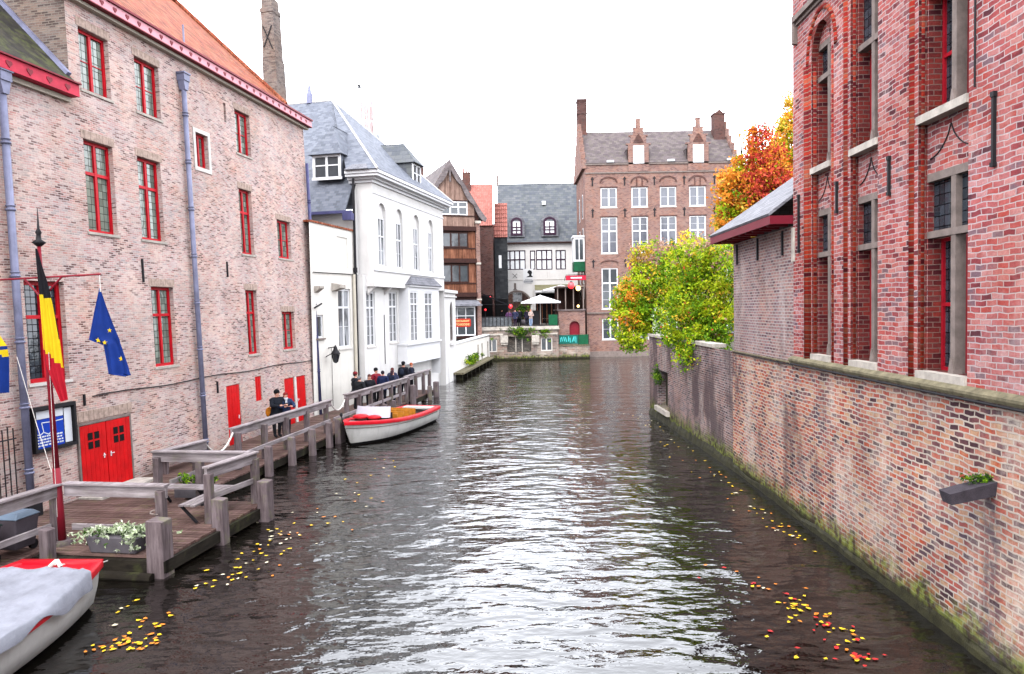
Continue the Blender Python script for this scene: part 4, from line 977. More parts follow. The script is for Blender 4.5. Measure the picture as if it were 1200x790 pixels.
# umbrellas
M['canvas'] = plain('white canvas', lin(232, 230, 232), .8, var=.04)
def parasol(x, y, z, half, top, hgt, label):
    p = empty('parasol', label, 'parasol', (x, y, z), group='white parasols on the terrace')
    mb = MB(); n = 4; h = half
    c = [(h, -h*.8), (h, h*.8), (-h, h*.8), (-h, -h*.8)]
    for i in range(4):
        a = c[i]; b = c[(i+1) % 4]; roof_slab(mb, [(a[0], a[1], hgt), (b[0], b[1], hgt), (0, 0, top)], .03)
        mb.face([(a[0], a[1], hgt), (b[0], b[1], hgt), (b[0], b[1], hgt-.14), (a[0], a[1], hgt-.14)])
    mb.build('canopy', 'canvas', p)
    mb = MB(); mb.tube((0, 0, 0), (0, 0, top+.08), .035); mb.build('pole', 'stone_white', p)
    mb = MB(); mb.lathe((0, 0, 0), [(.3, 0), (.3, .08), (.08, .14)], 10); mb.build('base', 'iron', p)
    mb = MB()
    for a in c: mb.tube((0, 0, top-.1), (a[0]*.95, a[1]*.95, hgt), .012)
    mb.build('rib', 'stone_white', p)
parasol(2.95, 74.2, 3.3, 1.98, 3.15, 2.45, 'white square parasol standing open in the middle of the terrace')
parasol(6.2, 77.0, 4.95, 1.6, 2.75, 2.3, 'smaller white parasol further back above the annex balcony') if False else None
parasol(5.6, 81.6, 3.3, 2.1, 4.4, 3.85, 'white parasol behind, partly hidden by the brick annex')
# menu board, hedge box, tables
mbd = empty('menu_board', 'tall black menu board standing on the terrace left of the parasol pole', 'menu board', (2.5, 74.0, 3.3))
mb = MB(); mb.box(-.32, .32, -.03, .03, .12, 1.55); mb.build('panel', 'iron', mbd)
mb = MB(); mb.box(-.36, -.32, -.05, .05, 0, 1.6); mb.box(.32, .36, -.05, .05, 0, 1.6); mb.box(-.32, .32, -.04, .04, 1.55, 1.6); mb.build('frame', 'darkwood', mbd)
hb = empty('green_screen', 'dark green windbreak screen at the right end of the terrace', 'screen', (4.35, 73.0, 3.3))
mb = MB(); mb.box(-.62, .25, -.04, .04, .1, 1.15); mb.build('panel', 'green', hb); mb = MB(); mb.box(-.66, -.62, -.05, .05, 0, 1.2); mb.box(.25, .29, -.05, .05, 0, 1.2); mb.build('post', 'iron', hb)
for k, (x, y, lb) in enumerate([(3.6, 75.5, 'small dark cafe table behind the parasol pole'), (4.4, 76.5, 'small dark cafe table beside the brick annex'), (-1.9, 74.5, 'small dark cafe table near the left railing')]):
    t = empty('cafe_table', lb, 'table', (x, y, 3.3), group='cafe tables on the terrace')
    mb = MB(); mb.box(-.4, .4, -.4, .4, .7, .74); mb.build('tabletop', 'stone_grey', t); mb = MB(); mb.tube((0, 0, .04), (0, 0, .7), .03); mb.lathe((0, 0, 0), [(.25, 0), (.25, .03), (.05, .06)]); mb.build('pedestal', 'iron', t)
    for dx, r_z in ((-.7, 0), (.7, math.pi)):
        c_ = empty('cafe_chair', ('left' if dx < 0 else 'right')+' dark chair at the '+lb, 'chair', (x+dx, y, 3.3), (0, 0, r_z), group='cafe chairs on the terrace')
        mb = MB(); mb.box(-.2, .2, -.2, .2, .42, .46); mb.build('seat', 'darkwood', c_)
        mb = MB(); mb.box(-.22, -.18, -.2, .2, .46, .9); mb.build('backrest', 'darkwood', c_)
        for sx in (-.18, .18):
            for sy in (-.18, .18): mb = MB(); mb.tube((sx, sy, 0), (sx, sy, .42), .015); mb.build('leg', 'iron', c_)
# black folding awning at left of terrace
ba = empty('black_awning', 'black sloping awning reaching out from the timber house over the terrace', 'awning', (0, 73.5, 0))
mb = MB(); roof_slab(mb, [(-3.0, -1, 6.75), (-.2, -1, 5.5), (-.2, 3, 5.5), (-3.0, 3, 6.75)], .1); mb.build('canvas', 'coat_black', ba)
mb = MB()
for y in (-.95, 2.9): mb.tube((-.3, y, 3.3), (-.3, y, 5.45), .03); mb.tube((-3.0, y, 5.6), (-.4, y, 5.5), .02)
mb.build('support', 'iron', ba)
# lamps
M['lamp_red'] = emis('lit red lamp', lin(232, 40, 48), 1.2); M['lamp_warm'] = emis('lit warm lamp', lin(255, 206, 130), 2.2)
def hang_lamp(x, y, z, r, m, label, pole=None):
    o = empty('lantern', label, 'lantern', (x, y, z))
    mb = MB(); mb.ball((0, 0, 0), r, r, r*1.1); mb.build('shade', m, o)
    mb = MB(); mb.lathe((0, 0, r*.95), [(r*.5, 0), (r*.4, r*.25), (r*.1, r*.4)], 8)
    if pole == 'down': mb.tube((0, 0, 3.3-z), (0, 0, -r*.8), .025)
    elif pole: mb.tube((0, 0, r), (0, 0, r+pole), .015)
    mb.build('fitting', 'iron', o)
hang_lamp(-.1, 73.0, 5.35, .2, 'lamp_red', 'round red lantern at the tip of the black awning', .1)
hang_lamp(-2.6, 72.5, 5.05, .09, 'lamp_red', 'tiny red lamp on a thin post at the left end of the terrace', 'down')
hang_lamp(-2.15, 74.3, 6.35, .08, 'lamp_red', 'tiny red lamp just under the black awning', .2)
hang_lamp(6.05, 73.2, 7.35, .32, 'lamp_red', 'big round red lantern below the red sign bar', .3)
hang_lamp(6.75, 73.2, 7.05, .24, 'lamp_warm', 'glowing warm lantern beside the red lantern', .8)
hang_lamp(6.75, 73.4, 5.25, .13, 'lamp_warm', 'small glowing lamp standing on the annex balcony', .1)
M['sign_crimson'] = plain('crimson sign paint', lin(176, 24, 54), .5)
sb = empty('sign_bar', 'long crimson sign bar sticking out from the brick house flank over the terrace', 'sign', (6.6, 73.6, 8.12))
mb = MB(); mb.box(-1.05, 1.0, -.06, .06, -.24, .24); mb.build('sign_panel', 'sign_crimson', sb)
mb = MB(); rr = random.Random(4); x = -.55
while x < .5: w = rr.uniform(.06, .12); mb.box(x, x+w, -.07, -.061, -.07, .08); x += w+.03
mb.build('lettering', 'paper', sb)
mb = MB(); mb.tube((-1.05, 0, .3), (1.0, 0, .3), .03); mb.tube((-1.05, 0, .24), (-1.2, 0, -.3), .03); mb.build('bracket', 'iron', sb)

# ------------------------------------------------------------------ big brick house with stepped dormers
FB = Fa((0, 74.8), 90, 0, 1)
bb = empty('stepped_gable_house', 'large three storey brick house with white framed windows and two stepped dormer gables', 'building', (0, 74.8, 0))
wx = [(9.33, 11.0), (12.5, 14.15), (15.42, 17.08), (18.42, 20.1), (21.42, 23.05)]
hs = []
for a, b in wx: hs += [(a, b, 15.3, 17.3, .16), (a, b, 10.6, 14.3, .16), (a, b, 4.9, 9.1, .16), (a, b, 1.75, 3.9, .16)]
B0, B1 = 7.75, 23.5
mb = FB.mb(); wall(mb, B0, B1, -1, 19.75, hs)
fh = [(-3.0, -2.2, 14.5, 17), (-3.0, -2.2, 10, 13.5), (-3.0, -2.2, 6, 9), (-6.5, -5.7, 14.5, 17), (-6.5, -5.7, 10, 13.5), (-6.5, -5.7, 6, 9)]
mb.face([(B0, 0, -1), (B0, -9.6, -1), (B0, -9.6, 19.75), (B0, 0, 19.75)]); mb.face([(B1, 0, -1), (B1, -9.6, -1), (B1, -9.6, 19.75), (B1, 0, 19.75)])
mb.build('wall', 'brick_far', bb)
for a, b in wx:
    window(FB, bb, a, b, 15.3, 17.3, -.12, 'white_paint', 'glass_dim', cols=2, fw=.11, mw=.14, gb=1, sill=.0)
    window(FB, bb, a, b, 10.6, 14.3, -.12, 'white_paint', 'glass_dim', cols=2, fw=.11, mw=.14, bars=(.62,), gb=3, sill=.0)
    window(FB, bb, a, b, 4.9, 9.1, -.12, 'white_paint', 'glass', cols=2, fw=.11, mw=.14, bars=(.64,), gb=3, sill=.0)
    window(FB, bb, a, b, 1.75, 3.9, -.12, 'white_paint', 'glass', cols=2, fw=.11, mw=.14, gb=1, sill=.0)
for a, b, c, d in fh:
    mb = MB(); mb.box(B0-.03, B0-.003, -b, -a, c, d); mb.box(B0-.01, B0, 0, 0, 0, 0) if False else None
    o = mb.build('window', 'white_paint', bb); mb = MB(); mb.box(B0-.045, B0-.031, -b+.1, -a-.1, c+.1, d-.1); mb.build('pane', 'glass', o)
mb = FB.mb()   # blind arches over the top windows
for i, (a, b) in enumerate(wx):
    for (z0, z1) in ((17.45, 18.45), (9.25, 9.95)):
        mb = FB.mb()
        po_ = arcpts(a-.1, b+.1, z0+.35, z1, 12); pi_ = arcpts(a+.06, b-.06, z0+.35, z1-.16, 12)
        for p, q, r_, s_ in zip(po_[:-1], po_[1:], pi_[:-1], pi_[1:]): mb.mesh([(p[0], .06, p[1]), (q[0], .06, q[1]), (s_[0], .06, s_[1]), (r_[0], .06, r_[1]), (p[0], 0, p[1]), (q[0], 0, q[1]), (s_[0], 0, s_[1]), (r_[0], 0, r_[1])], [(0, 1, 2, 3), (0, 4, 5, 1), (3, 2, 6, 7)])
        if i % 2:
            for cx in ((a*2+b)/3, (a+2*b)/3): mb.box(cx-.06, cx+.06, 0, .055, z0, z1-.25)
        if z0 > 15: mb.build('blind_arch', 'brick_dark', bb)
    mb.build('blind_arch', 'brick_dark', bb); mb = FB.mb(); mb.box(a-.08, b+.08, .0, .05, 17.32, 17.42); mb.build('drip_mould', 'brick_dark', bb); mb = FB.mb(); mb.box(a-.08, b+.08, .0, .05, 14.32, 14.42); mb.build('drip_mould', 'brick_dark', bb)

mb = FB.mb(); mb.box(B0, B1, 0, .1, 18.75, 18.88); mb.build('string_course', 'stone_grey', bb); mb = FB.mb(); mb.box(B0, B1, 0, .12, 19.62, 19.8); mb.build('cornice', 'stone_grey', bb); mb = FB.mb(); mb.box(B0, B1, 0, .16, 4.45, 4.6); mb.build('string_course', 'stone_grey', bb); mb = FB.mb(); mb.box(B0, B1, 0, .3, -.8, .55); mb.build('plinth', 'stone_grey', bb)
for u in (8.5, 11.8, 14.85, 17.9, 21.0):
    for z0, z1 in ((17.5, 18.4), (14.3, 15.2), (9.2, 10.0)): mb = FB.mb(); mb.box(u-.06, u+.06, .005, .05, z0, z1); mb.box(u-.15, u+.15, .005, .055, z1-.25, z1-.13); mb.build('wall_anchor', 'iron', bb)
mb = FB.mb(); roof_slab(mb, [(B0+.1, .15, 19.8), (B1-.1, .15, 19.8), (B1-.1, -4.8, 24.1), (B0+.1, -4.8, 24.1)], .12); roof_slab(mb, [(B0+.1, -9.7, 19.8), (B1-.1, -9.7, 19.8), (B1-.1, -4.8, 24.1), (B0+.1, -4.8, 24.1)], .12); br_ = mb.build('roof', 'slate_brown', bb)
def stepped(mb, x0, x1, n=6, d0=.1, d1=-9.7, zb=19.3, zt=24.9):
    m = (d0+d1)/2; pts = [(d0, zb)]
    for i in range(n):
        f = (i+1)/n; z = zb+(zt-zb)*f; dd = d0+(m-d0)*(i/(n-.5)); d2 = d0+(m-d0)*((i+1)/(n-.5)); pts += [(dd, z), (d2, z)] if i < n-1 else [(dd, z)]
    pr = pts+[(2*m-p[0], p[1]) for p in pts[::-1]]
    mb.prism(pr, x0, x1, axis=0)
for x0, x1, cz in ((B0-.3, B0+.15, 25.9), (B1-.35, B1+.1, 25.0)):
    mb = FB.mb(); stepped(mb, x0, x1); mb.build('stepped_gable', 'brick_far', bb)
mb = FB.mb(); mb.box(B0-.25, B0+.75, -5.6, -4.4, 23, 27.4); mb.box(B0-.3, B0+.8, -5.65, -4.35, 26.0, 26.15); mb.box(B0-.3, B0+.8, -5.65, -4.35, 27.4, 27.6); mb.build('chimney', 'brick_dark', br_)
mb = FB.mb(); mb.box(B1-1.6, B1-.45, -4.4, -3.2, 21.5, 25.4); mb.box(B1-1.65, B1-.4, -4.45, -3.15, 25.4, 25.55); mb.prism([(B1-1.5, 25.55), (B1-.55, 25.55), (B1-1.0, 25.95)], -4.3, -3.3); mb.build('chimney', 'brick_dark', br_)
for cx in (13.25, 19.35):
    mb = FB.mb()
    prof = [(-1.25, 18.9), (-1.25, 21.6), (-1.5, 21.6), (-1.5, 21.75), (-.95, 21.75), (-.95, 22.45), (-1.15, 22.45), (-1.15, 22.6), (-.6, 22.6), (-.6, 23.2), (-.65, 23.2), (-.65, 23.35), (-.26, 23.35), (-.26, 24.1), (-.3, 24.1), (-.3, 24.25)]
    mb.prism([(cx+p[0]*.84, p[1]) for p in prof]+[(cx-p[0]*.84, p[1]) for p in prof[::-1]], -.25, .12); o = mb.build('dormer', 'brick_far', br_)
    mb = FB.mb(); roof_slab(mb, [(cx-1.2, -.2, 21.2), (cx, -.2, 22.6), (cx, -4.2, 22.6), (cx-1.2, -2.4, 21.2)], .1); roof_slab(mb, [(cx+1.2, -.2, 21.2), (cx, -.2, 22.6), (cx, -4.2, 22.6), (cx+1.2, -2.4, 21.2)], .1); mb.mesh([(cx-1.15, -.2, 19.8), (cx-1.15, -.2, 21.2), (cx-1.15, -2.4, 21.2)], [(0, 1, 2)]); mb.mesh([(cx+1.15, -.2, 19.8), (cx+1.15, -.2, 21.2), (cx+1.15, -2.4, 21.2)], [(0, 1, 2)]); mb.build('dormer_roof', 'slate_brown', o)
    mb = FB.mb(); mb.box(cx-.55, cx+.55, .122, .16, 19.7, 21.5); w_ = mb.build('shutter', 'white_paint', o)
    mb = FB.mb(); mb.prism([(p[0], p[1]) for p in arcpts(cx-.55, cx+.55, 21.75, 22.7, 8, True)], .121, .14); mb.build('niche', 'brick_dark', o)
for x in (10.0, 16.2, 22.3): mb = FB.mb(); mb.box(x, x+.7, -.1, .3, 19.85, 20.05); mb.build('gutter_outlet', 'white_paint', br_)
mb = MB(); 
ori = MB(); ori.box(6.75, 7.44, -1, 1, 9.2, 12.6) if False else None
mb = MB(); mb.box(6.6, B0-.02, 1.0, 3.2, 8.9, 9.9); o = mb.build('oriel', 'green', bb)
mb = MB(); mb.box(6.6, B0-.02, 1.0, 3.2, 9.9, 12.4); mb.box(6.5, B0-.02, .9, 3.3, 12.4, 12.6); mb.build('oriel_frame', 'white_paint', o)
mb = MB(); mb.box(6.75, 7.1, .97, 1.0, 10.1, 12.2); mb.box(7.2, 7.55, .97, 1.0, 10.1, 12.2); mb.build('pane', 'glass', o)
# the old brick house behind the trees to the right closes the view
bk = empty('background_house', 'brick house mostly hidden behind the autumn trees', 'house', (0, 80, 0))
mb = MB(); mb.box(26, 44, 0, 12, 3, 13); mb.build('wall', 'brick_far', bk)
mb = MB(); roof_slab(mb, [(25.8, -.3, 13), (44.2, -.3, 13), (44.2, 6, 18), (25.8, 6, 18)], .1); mb.build('roof', 'slate_brown', bk)

# ------------------------------------------------------------------ far towers
bt = empty('belfry_tower', 'pale octagonal belfry top rising far behind the white building roof', 'tower', (-55.5, 290, 0))
M['far_stone'] = plain('pale far stone', lin(246, 238, 240), .9, var=.08, vscale=.3)  # haze over the distant tower is put into this pale colour
mb = MB(); mb.lathe((0, 0, 0), [(4.6, 0), (4.2, 64), (2.5, 66), (2.2, 87), (2.4, 87.5), (2.4, 88.5)], 8)
for i in range(8):
    t = math.pi/4*i+.39; mb.lathe((2.7*math.cos(t), 2.7*math.sin(t), 64), [(.5, 0), (.4, 16), (.25, 24), (.02, 28)], 6)
mb.build('tower_body', 'far_stone', bt)
mb = MB()
for i in range(8):
    t = math.pi/4*i-math.pi/2; a = Vector((math.cos(t), math.sin(t), 0)); s_ = Vector((-a.y, a.x, 0))*.42
    for z0, z1 in ((68, 73), (74, 79.5), (80.5, 85.5)):
        p = a*2.42; mb.face([tuple(p-s_+Vector((0, 0, z0))), tuple(p+s_+Vector((0, 0, z0))), tuple(p+s_+Vector((0, 0, z1))), tuple(p-s_+Vector((0, 0, z1)))])
M['far_louvre'] = plain('pale pink louvre', lin(214, 178, 176), .9); mb.build('louvre', 'far_louvre', bt)  # louvres paled as well, haze in the colour
cs = empty('church_spire', 'small dark spire seen just above the far end of the hip roof', 'spire', (-21.0, 118, 0))
mb = MB(); mb.box(-2, 2, -2, 2, 0, 27); mb.build('tower', 'brick_dark', cs)
mb = MB(); mb.lathe((0, 0, 27), [(2.2, 0), (1.0, 3.0), (.75, 3.2), (.28, 5), (.03, 8.2)], 8); mb.build('spire_roof', 'slate_dark', cs)

# ------------------------------------------------------------------ right bank : brick house on the quay wall
FRt = Fa((6.45, 0), 0.9, 0, -1)
rh = FRt.thing('canal_brick_house', 'red brick house with tall recessed stone mullioned windows above the right quay wall', 'house')
# bays: near edge, far edge of the recess, moulding end
bays = [(10.53, 11.86, 12.12, 13.5, 0), (13.2, 14.29, 14.56, 13.5, 0), (15.2, 16.2, 16.55, 11.12, .75), (6.3, 7.6, 7.86, 13.5, 0)]
ZL = 3.86
hs = []
RD = .15     # depth of the tall niche
for a, b, c, top, rise in bays: hs.append((a, b, ZL, top, RD, rise) if rise else (a, b, ZL, top, RD))
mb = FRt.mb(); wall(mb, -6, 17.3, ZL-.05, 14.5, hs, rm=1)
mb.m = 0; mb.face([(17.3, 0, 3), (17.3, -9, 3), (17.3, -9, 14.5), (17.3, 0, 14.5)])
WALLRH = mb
M['brick_reveal'] = brick('right reveal brick', [(0, lin(84, 36, 42)), (.5, lin(150, 60, 54)), (1, lin(120, 60, 60))], lin(150, 116, 108), bw=.235, bh=.085, ms=.009, tone=.25)  # dark red brick, darkened further to put recess shade into the colour
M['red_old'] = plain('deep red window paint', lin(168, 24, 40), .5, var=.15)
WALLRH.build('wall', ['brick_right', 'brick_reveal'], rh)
for k, (a, b, c, top, rise) in enumerate(bays):
    up0, up1, tr = 8.08, (top-.45 if rise else 12.2), 10.0
    # niche back: spandrel between windows and strips, with window holes
    zz = [(ZL+.12, 7.05), (up0, up1-.02)]
    mb = FRt.mb()
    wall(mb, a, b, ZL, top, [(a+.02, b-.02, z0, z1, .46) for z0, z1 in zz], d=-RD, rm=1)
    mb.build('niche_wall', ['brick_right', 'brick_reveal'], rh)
    # stone cross : mullion, transom, head, sill
    for j, ((z0, z1), zt) in enumerate(zip(zz, (6.17, tr))):
        cu = (a+b)/2-.05; s = FRt.mb(); d0, d1 = -RD-.16, -RD+.0
        s.box(cu-.06, cu+.06, d0, d1, z0, z1); s.box(a+.001, b-.001, d0, d1+.01, zt-.055, zt+.055); s.box(a+.001, b-.001, -RD-.1, d1+.004, z1-.03, z1+.1)
        s.prism([(cu-.075, z0), (cu+.075, z0), (cu+.02, z0+.24), (cu-.02, z0+.24)], d0+.05, d1+.03)
        o = s.build('stone_cross', 'stone_grey', rh)
        s = FRt.mb(); s.box(a+.003, b+.02, -RD-.4, .035, z0-.13, z0-.002); s.build('sill', 'stone', o)
        # lower casements red, upper lights leaded in stone
        for (p, q) in ((a+.02, cu-.06), (cu+.06, b-.02)):
            window(FRt, rh, p, q, z0, zt-.055, -RD-.27, 'red_old', 'glass_lead_dark', cols=1, bars=(.5,), fw=.055, mw=.06, th=.05)
            s = FRt.mb(); s.box(p, q, -RD-.14, -RD-.1, zt+.055, z1-.03); s.build('leaded_light', 'glass_lead_dark', o)
    # ogee hood relief
    s = FRt.mb(); cu = (a+b)/2; w = (b-a)/2*.86; pts = []
    for i in range(-8, 9):
        t = i/8; pts.append((cu+w*t, -RD+.012, 7.82-.44*abs(t)**.62-.06*math.sin(abs(t)*math.pi)))
    for p, q in zip(pts[:-1], pts[1:]): s.beam(p, q, .014, .014)
    s.build('hood_relief', 'iron', rh)
    # moulded brick rolls on the far side, and an arch ring where the bay is arched
    s = FRt.mb(); s.smooth = True
    r = (c-b)/4*1.15
    zt = top-rise if rise else 14.4
    s.tube((c-r, -.03, ZL), (c-r, -.03, zt), r*1.05, n=12); s.tube((b+r*.9, -.075, ZL), (b+r*.9, -.075, zt), r*1.0, n=12)
    if rise:
        for rr_, dd in ((.26, -.03), (.12, -.075)):
            ap_ = arcpts(a-rr_, b+rr_*.8, zt, top+rr_, 14)
            for p, q in zip(ap_[:-1], ap_[1:]): s.tube((p[0], dd, p[1]), (q[0], dd, q[1]), .075, n=8)
        s.tube((a-.1, -.03, ZL), (a-.1, -.03, zt), .06, n=8)
    s.build('brick_moulding', 'brick_mould', rh, uvz=True)
mb = FRt.mb()   # string course high up
for o_, z0, z1 in ((.05, 11.5, 11.58), (.12, 11.58, 11.68), (.07, 11.68, 11.75)): mb.box(14.9, 17.1-o_*.5, .0, o_, z0, z1)
mb.box(17.0, 17.12, 0, .1, 11.1, 11.75); mb.build('string_course', 'stone_grey', rh)
for u, z0, z1 in ((9.93, 6.93, 7.9), (12.75, 6.98, 7.62), (14.86, 6.95, 7.55), (16.9, 6.3, 7.6), (12.75, 11.0, 12.0), (9.93, 10.9, 11.9)): anchor(FRt, rh, u, z0, z1, w=.045, fancy=True)
mb = FRt.mb(); mb.box(17.2, 17.33, -.05, .04, 6.1, 6.9); mb.build('corner_quoin', 'stone', rh)
mb = FRt.mb(); mb.tube((10.33, .04, 8.1), (10.33, .04, 14), .015); mb.build('cable', 'iron', rh)
mb = FRt.mb(); roof_slab(mb, [(-6, .3, 14.4), (17.4, .3, 14.4), (17.4, -4.5, 19.5), (-6, -4.5, 19.5)], .1); roof_slab(mb, [(-6, -9, 14.4), (17.4, -9, 14.4), (17.4, -4.5, 19.5), (-6, -4.5, 19.5)], .1); mb.face([(17.3, 0, 14.4), (17.3, -9, 14.4), (17.3, -4.5, 19.4)]); mb.build('roof', 'slate_dark', rh)

qw = FRt.thing('brick_quay_wall', 'patched brick quay wall with mossy foot running along the right side of the canal', 'wall')
mb = FRt.mb(); mb.face([(-6, 0.02, -1), (22.3, 0.02, -1), (22.3, 0.02, 3.71), (-6, 0.02, 3.71)]); mb.build('wall', 'brick_quay', qw)
mb = FRt.mb(); mb.prism([(.021, 3.71), (.1, 3.71), (.13, 3.76), (.13, 3.8), (.03, ZL), (-.05, ZL)], -6, 17.32, axis=0); mb.prism([(.0, 3.66), (.07, 3.68), (.07, 3.71), (.0, 3.71)], 17.32, 22.25, axis=0); mb.build('ledge', 'stone_moss', qw)
mb = FRt.mb(); mb.tube((-6, .11, 3.68), (17.2, .11, 3.68), .022); mb.tube((17.2, .06, 3.64), (22.2, .06, 3.66), .012); mb.build('cable', 'iron', qw)
# uneven wet foot of the wall
mb = FRt.mb(); prev = None; rr = random.Random(11); u = -6
while u < 22.3:
    d = .045+.015*math.sin(u*.9)+rr.uniform(-.01, .01); h = .1+.04*math.sin(u*1.7+1)+rr.uniform(-.03, .03)
    cur = [(u, .021, h+.06), (u, d, h), (u, d+.03, -.3)]
    if prev: mb.face([prev[0], cur[0], cur[1], prev[1]]); mb.face([prev[1], cur[1], cur[2], prev[2]])
    prev = cur; u += .3
M['foot'] = plain('wet mossy masonry foot', lin(56, 54, 34), .6, var=.5, vscale=6, bumpd=.02)
mb.build('wall_foot', 'foot', qw)
# stone spout with moss
sp_ = FRt.thing('stone_spout', 'mossy dark stone water spout jutting from the right quay wall', 'spout')
mb = FRt.mb(); pass
mb.mesh([(9.83, .02, 2.42), (10.05, .02, 2.42), (10.05, .62, 2.3), (9.83, .62, 2.3), (9.8, .02, 2.62), (10.08, .02, 2.62), (10.08, .66, 2.46), (9.8, .66, 2.46)], [(0, 3, 2, 1), (4, 5, 6, 7), (0, 1, 5, 4), (1, 2, 6, 5), (2, 3, 7, 6), (3, 0, 4, 7)])
M['slate_stone'] = plain('dark blue stone', lin(74, 68, 76), .7, var=.25, vscale=8, bumpd=.01)
mb.build('trough', 'slate_stone', sp_)

# ------------------------------------------------------------------ foliage generator
def foliage(name, clumps, per, leaf, mats, parent, spread=.3, seed=1, aspect=1.5, droop=0):
    """clumps: list of (x,y,z,r,matindex); many small leaf faces"""
    rr = random.Random(seed); v = []; f = []; mi = []
    for (x, y, z, r, m) in clumps:
        n = int(per*(r/spread)**1.6*rr.uniform(.6, 1.3))
        for _ in range(n):
            px = x+rr.gauss(0, r*.55); py = y+rr.gauss(0, r*.55); pz = z+rr.gauss(0, r*.5)
            s = leaf*rr.uniform(.6, 1.35)
            n1 = Vector((rr.gauss(0, 1), rr.gauss(0, 1), rr.gauss(0, 1)+.6)).normalized()
            t = n1.cross(Vector((rr.gauss(0, 1), rr.gauss(0, 1), rr.gauss(0, 1)))).normalized(); b = n1.cross(t)
            p = Vector((px, py, pz)); k = len(v)
            v += [tuple(p-t*s*aspect*.5), tuple(p+b*s*.42+n1*s*.12), tuple(p+t*s*aspect*.5), tuple(p-b*s*.42+n1*s*.12)]
            f.append((k, k+1, k+2, k+3)); mi.append(m if rr.random() > .06 else rr.randrange(len(mats)))
    me = bpy.data.meshes.new(name); me.from_pydata(v, [], f)
    for m in mats: me.materials.append(M[m])
    me.polygons.foreach_set('material_index', mi)
    o = bpy.data.objects.new(name, me); col.objects.link(o)
    if parent: o.parent = parent
    return o
def blobclumps(blobs, rr, dens, r0, r1, pick):
    out = []
    for (cx, cy, cz, rx, ry, rz, m) in blobs:
        n = int(dens*rx*ry*rz) + 6
        for _ in range(n):
            d = Vector((rr.gauss(0, 1), rr.gauss(0, 1), rr.gauss(0, 1))).normalized(); k = rr.uniform(.35, 1.08)**.6
            x, y, z = cx+d.x*rx*k, cy+d.y*ry*k, cz+d.z*rz*k
            out.append((x, y, z, rr.uniform(r0, r1), pick(m, x, y, z, rr)))
    return out
def limbs(name, base, targets, r0, parent, mat='bark', bend=.3, seed=2):
    rr = random.Random(seed); mb = MB(); mb.smooth = True
    b = Vector(base)
    for tpt, r in targets:
        t = Vector(tpt); n = 5; prev = b; pr = r
        for i in range(1, n+1):
            f = i/n; p = b.lerp(t, f)+Vector((rr.uniform(-1, 1), rr.uniform(-1, 1), rr.uniform(-.3, .6)))*bend*math.sin(math.pi*f)*.4
            nr = r*(1-f*.8); mb.tube(prev, p, pr, nr, 7, cap=False); prev = p; pr = nr
    return mb.build(name, mat, parent)
M['bark'] = plain('dark bark', lin(70, 58, 50), .9, var=.3, vscale=6, bumpd=.02)
M['lf_green'] = leafmat('green leaves', [(0, lin(66, 104, 18)), (.5, lin(104, 146, 20)), (1, lin(142, 176, 28))])
M['lf_dark'] = leafmat('dark green leaves', [(0, lin(34, 56, 24)), (1, lin(70, 100, 36))])
M['lf_yg'] = leafmat('yellow green leaves', [(0, lin(132, 164, 18)), (.5, lin(168, 190, 28)), (1, lin(204, 206, 44))])
M['lf_yellow'] = leafmat('yellow leaves', [(0, lin(214, 170, 40)), (.6, lin(236, 196, 60)), (1, lin(240, 214, 110))])
M['lf_orange'] = leafmat('orange leaves', [(0, lin(206, 116, 30)), (.5, lin(232, 142, 44)), (1, lin(238, 176, 70))])
M['lf_red'] = leafmat('red leaves', [(0, lin(150, 40, 42)), (.5, lin(206, 66, 56)), (1, lin(226, 104, 70))])
M['lf_pink'] = leafmat('dull pink seed heads', [(0, lin(156, 110, 104)), (1, lin(196, 164, 140))])
M['lf_pale'] = leafmat('pale variegated leaves', [(0, lin(128, 148, 104)), (.5, lin(186, 200, 160)), (1, lin(222, 228, 206))])

rr = random.Random(21)
def pk_b1(m, x, y, z, r):
    nz = noise.noise(Vector((x*1.3, y*1.3, z*1.3)))
    h = (z-2.8)/5.5; w = (6.6-x)/1.5
    if m == 9: return r.choice([6, 6, 3, 2, 0])
    if w > .1 and h > .25 and r.random() < .5: return r.choice([4, 4, 2])
    if h > .8 and r.random() < .5: return r.choice([0, 2, 6])
    if h < .45: return 0 if nz < .15 else 2
    return 2 if nz > .0 else (0 if r.random() < .85 else 3)
blobs = [(6.2, 38, 4.6, 1.1, 1.4, 1.7, 0), (7.2, 38.3, 5.6, 1.5, 1.7, 1.8, 0), (8.6, 38, 6.3, 1.4, 1.6, 1.7, 0), (6.3, 37.6, 3.4, .6, .8, .7, 0), (7.6, 38.6, 7.6, 1.3, 1.2, 1.0, 9), (9.4, 38.3, 7.8, 1.2, 1.1, 1.1, 9)]
b1 = empty('autumn_bush', 'green bush with orange tipped leaves spilling over the far corner of the garden wall', 'bush', (0, 0, 0))
cl = blobclumps(blobs, rr, 60, .18, .34, pk_b1)
foliage('foliage', cl, 34, .11, ['lf_green', 'lf_dark', 'lf_yg', 'lf_yellow', 'lf_orange', 'lf_red', 'lf_pink'], b1, seed=3)
limbs('branch', (7.6, 38.2, 3.3), [((c[0], c[1], c[2]), .035) for c in rr.sample(cl, 40)], .05, b1)
blobs = [(7.5, 28.5, 5.3, 1.3, 1.8, 1.7, 0), (6.7, 28.3, 4.5, .95, 1.6, 1.2, 0), (7.8, 27.6, 4.3, .95, 1.3, 1.2, 0), (7.3, 28.6, 6.6, 1.2, 1.5, 1.1, 0), (6.75, 27.4, 3.55, .45, .8, .7, 0), (8.1, 27.2, 6.4, .6, 1.1, 1.0, 0)]
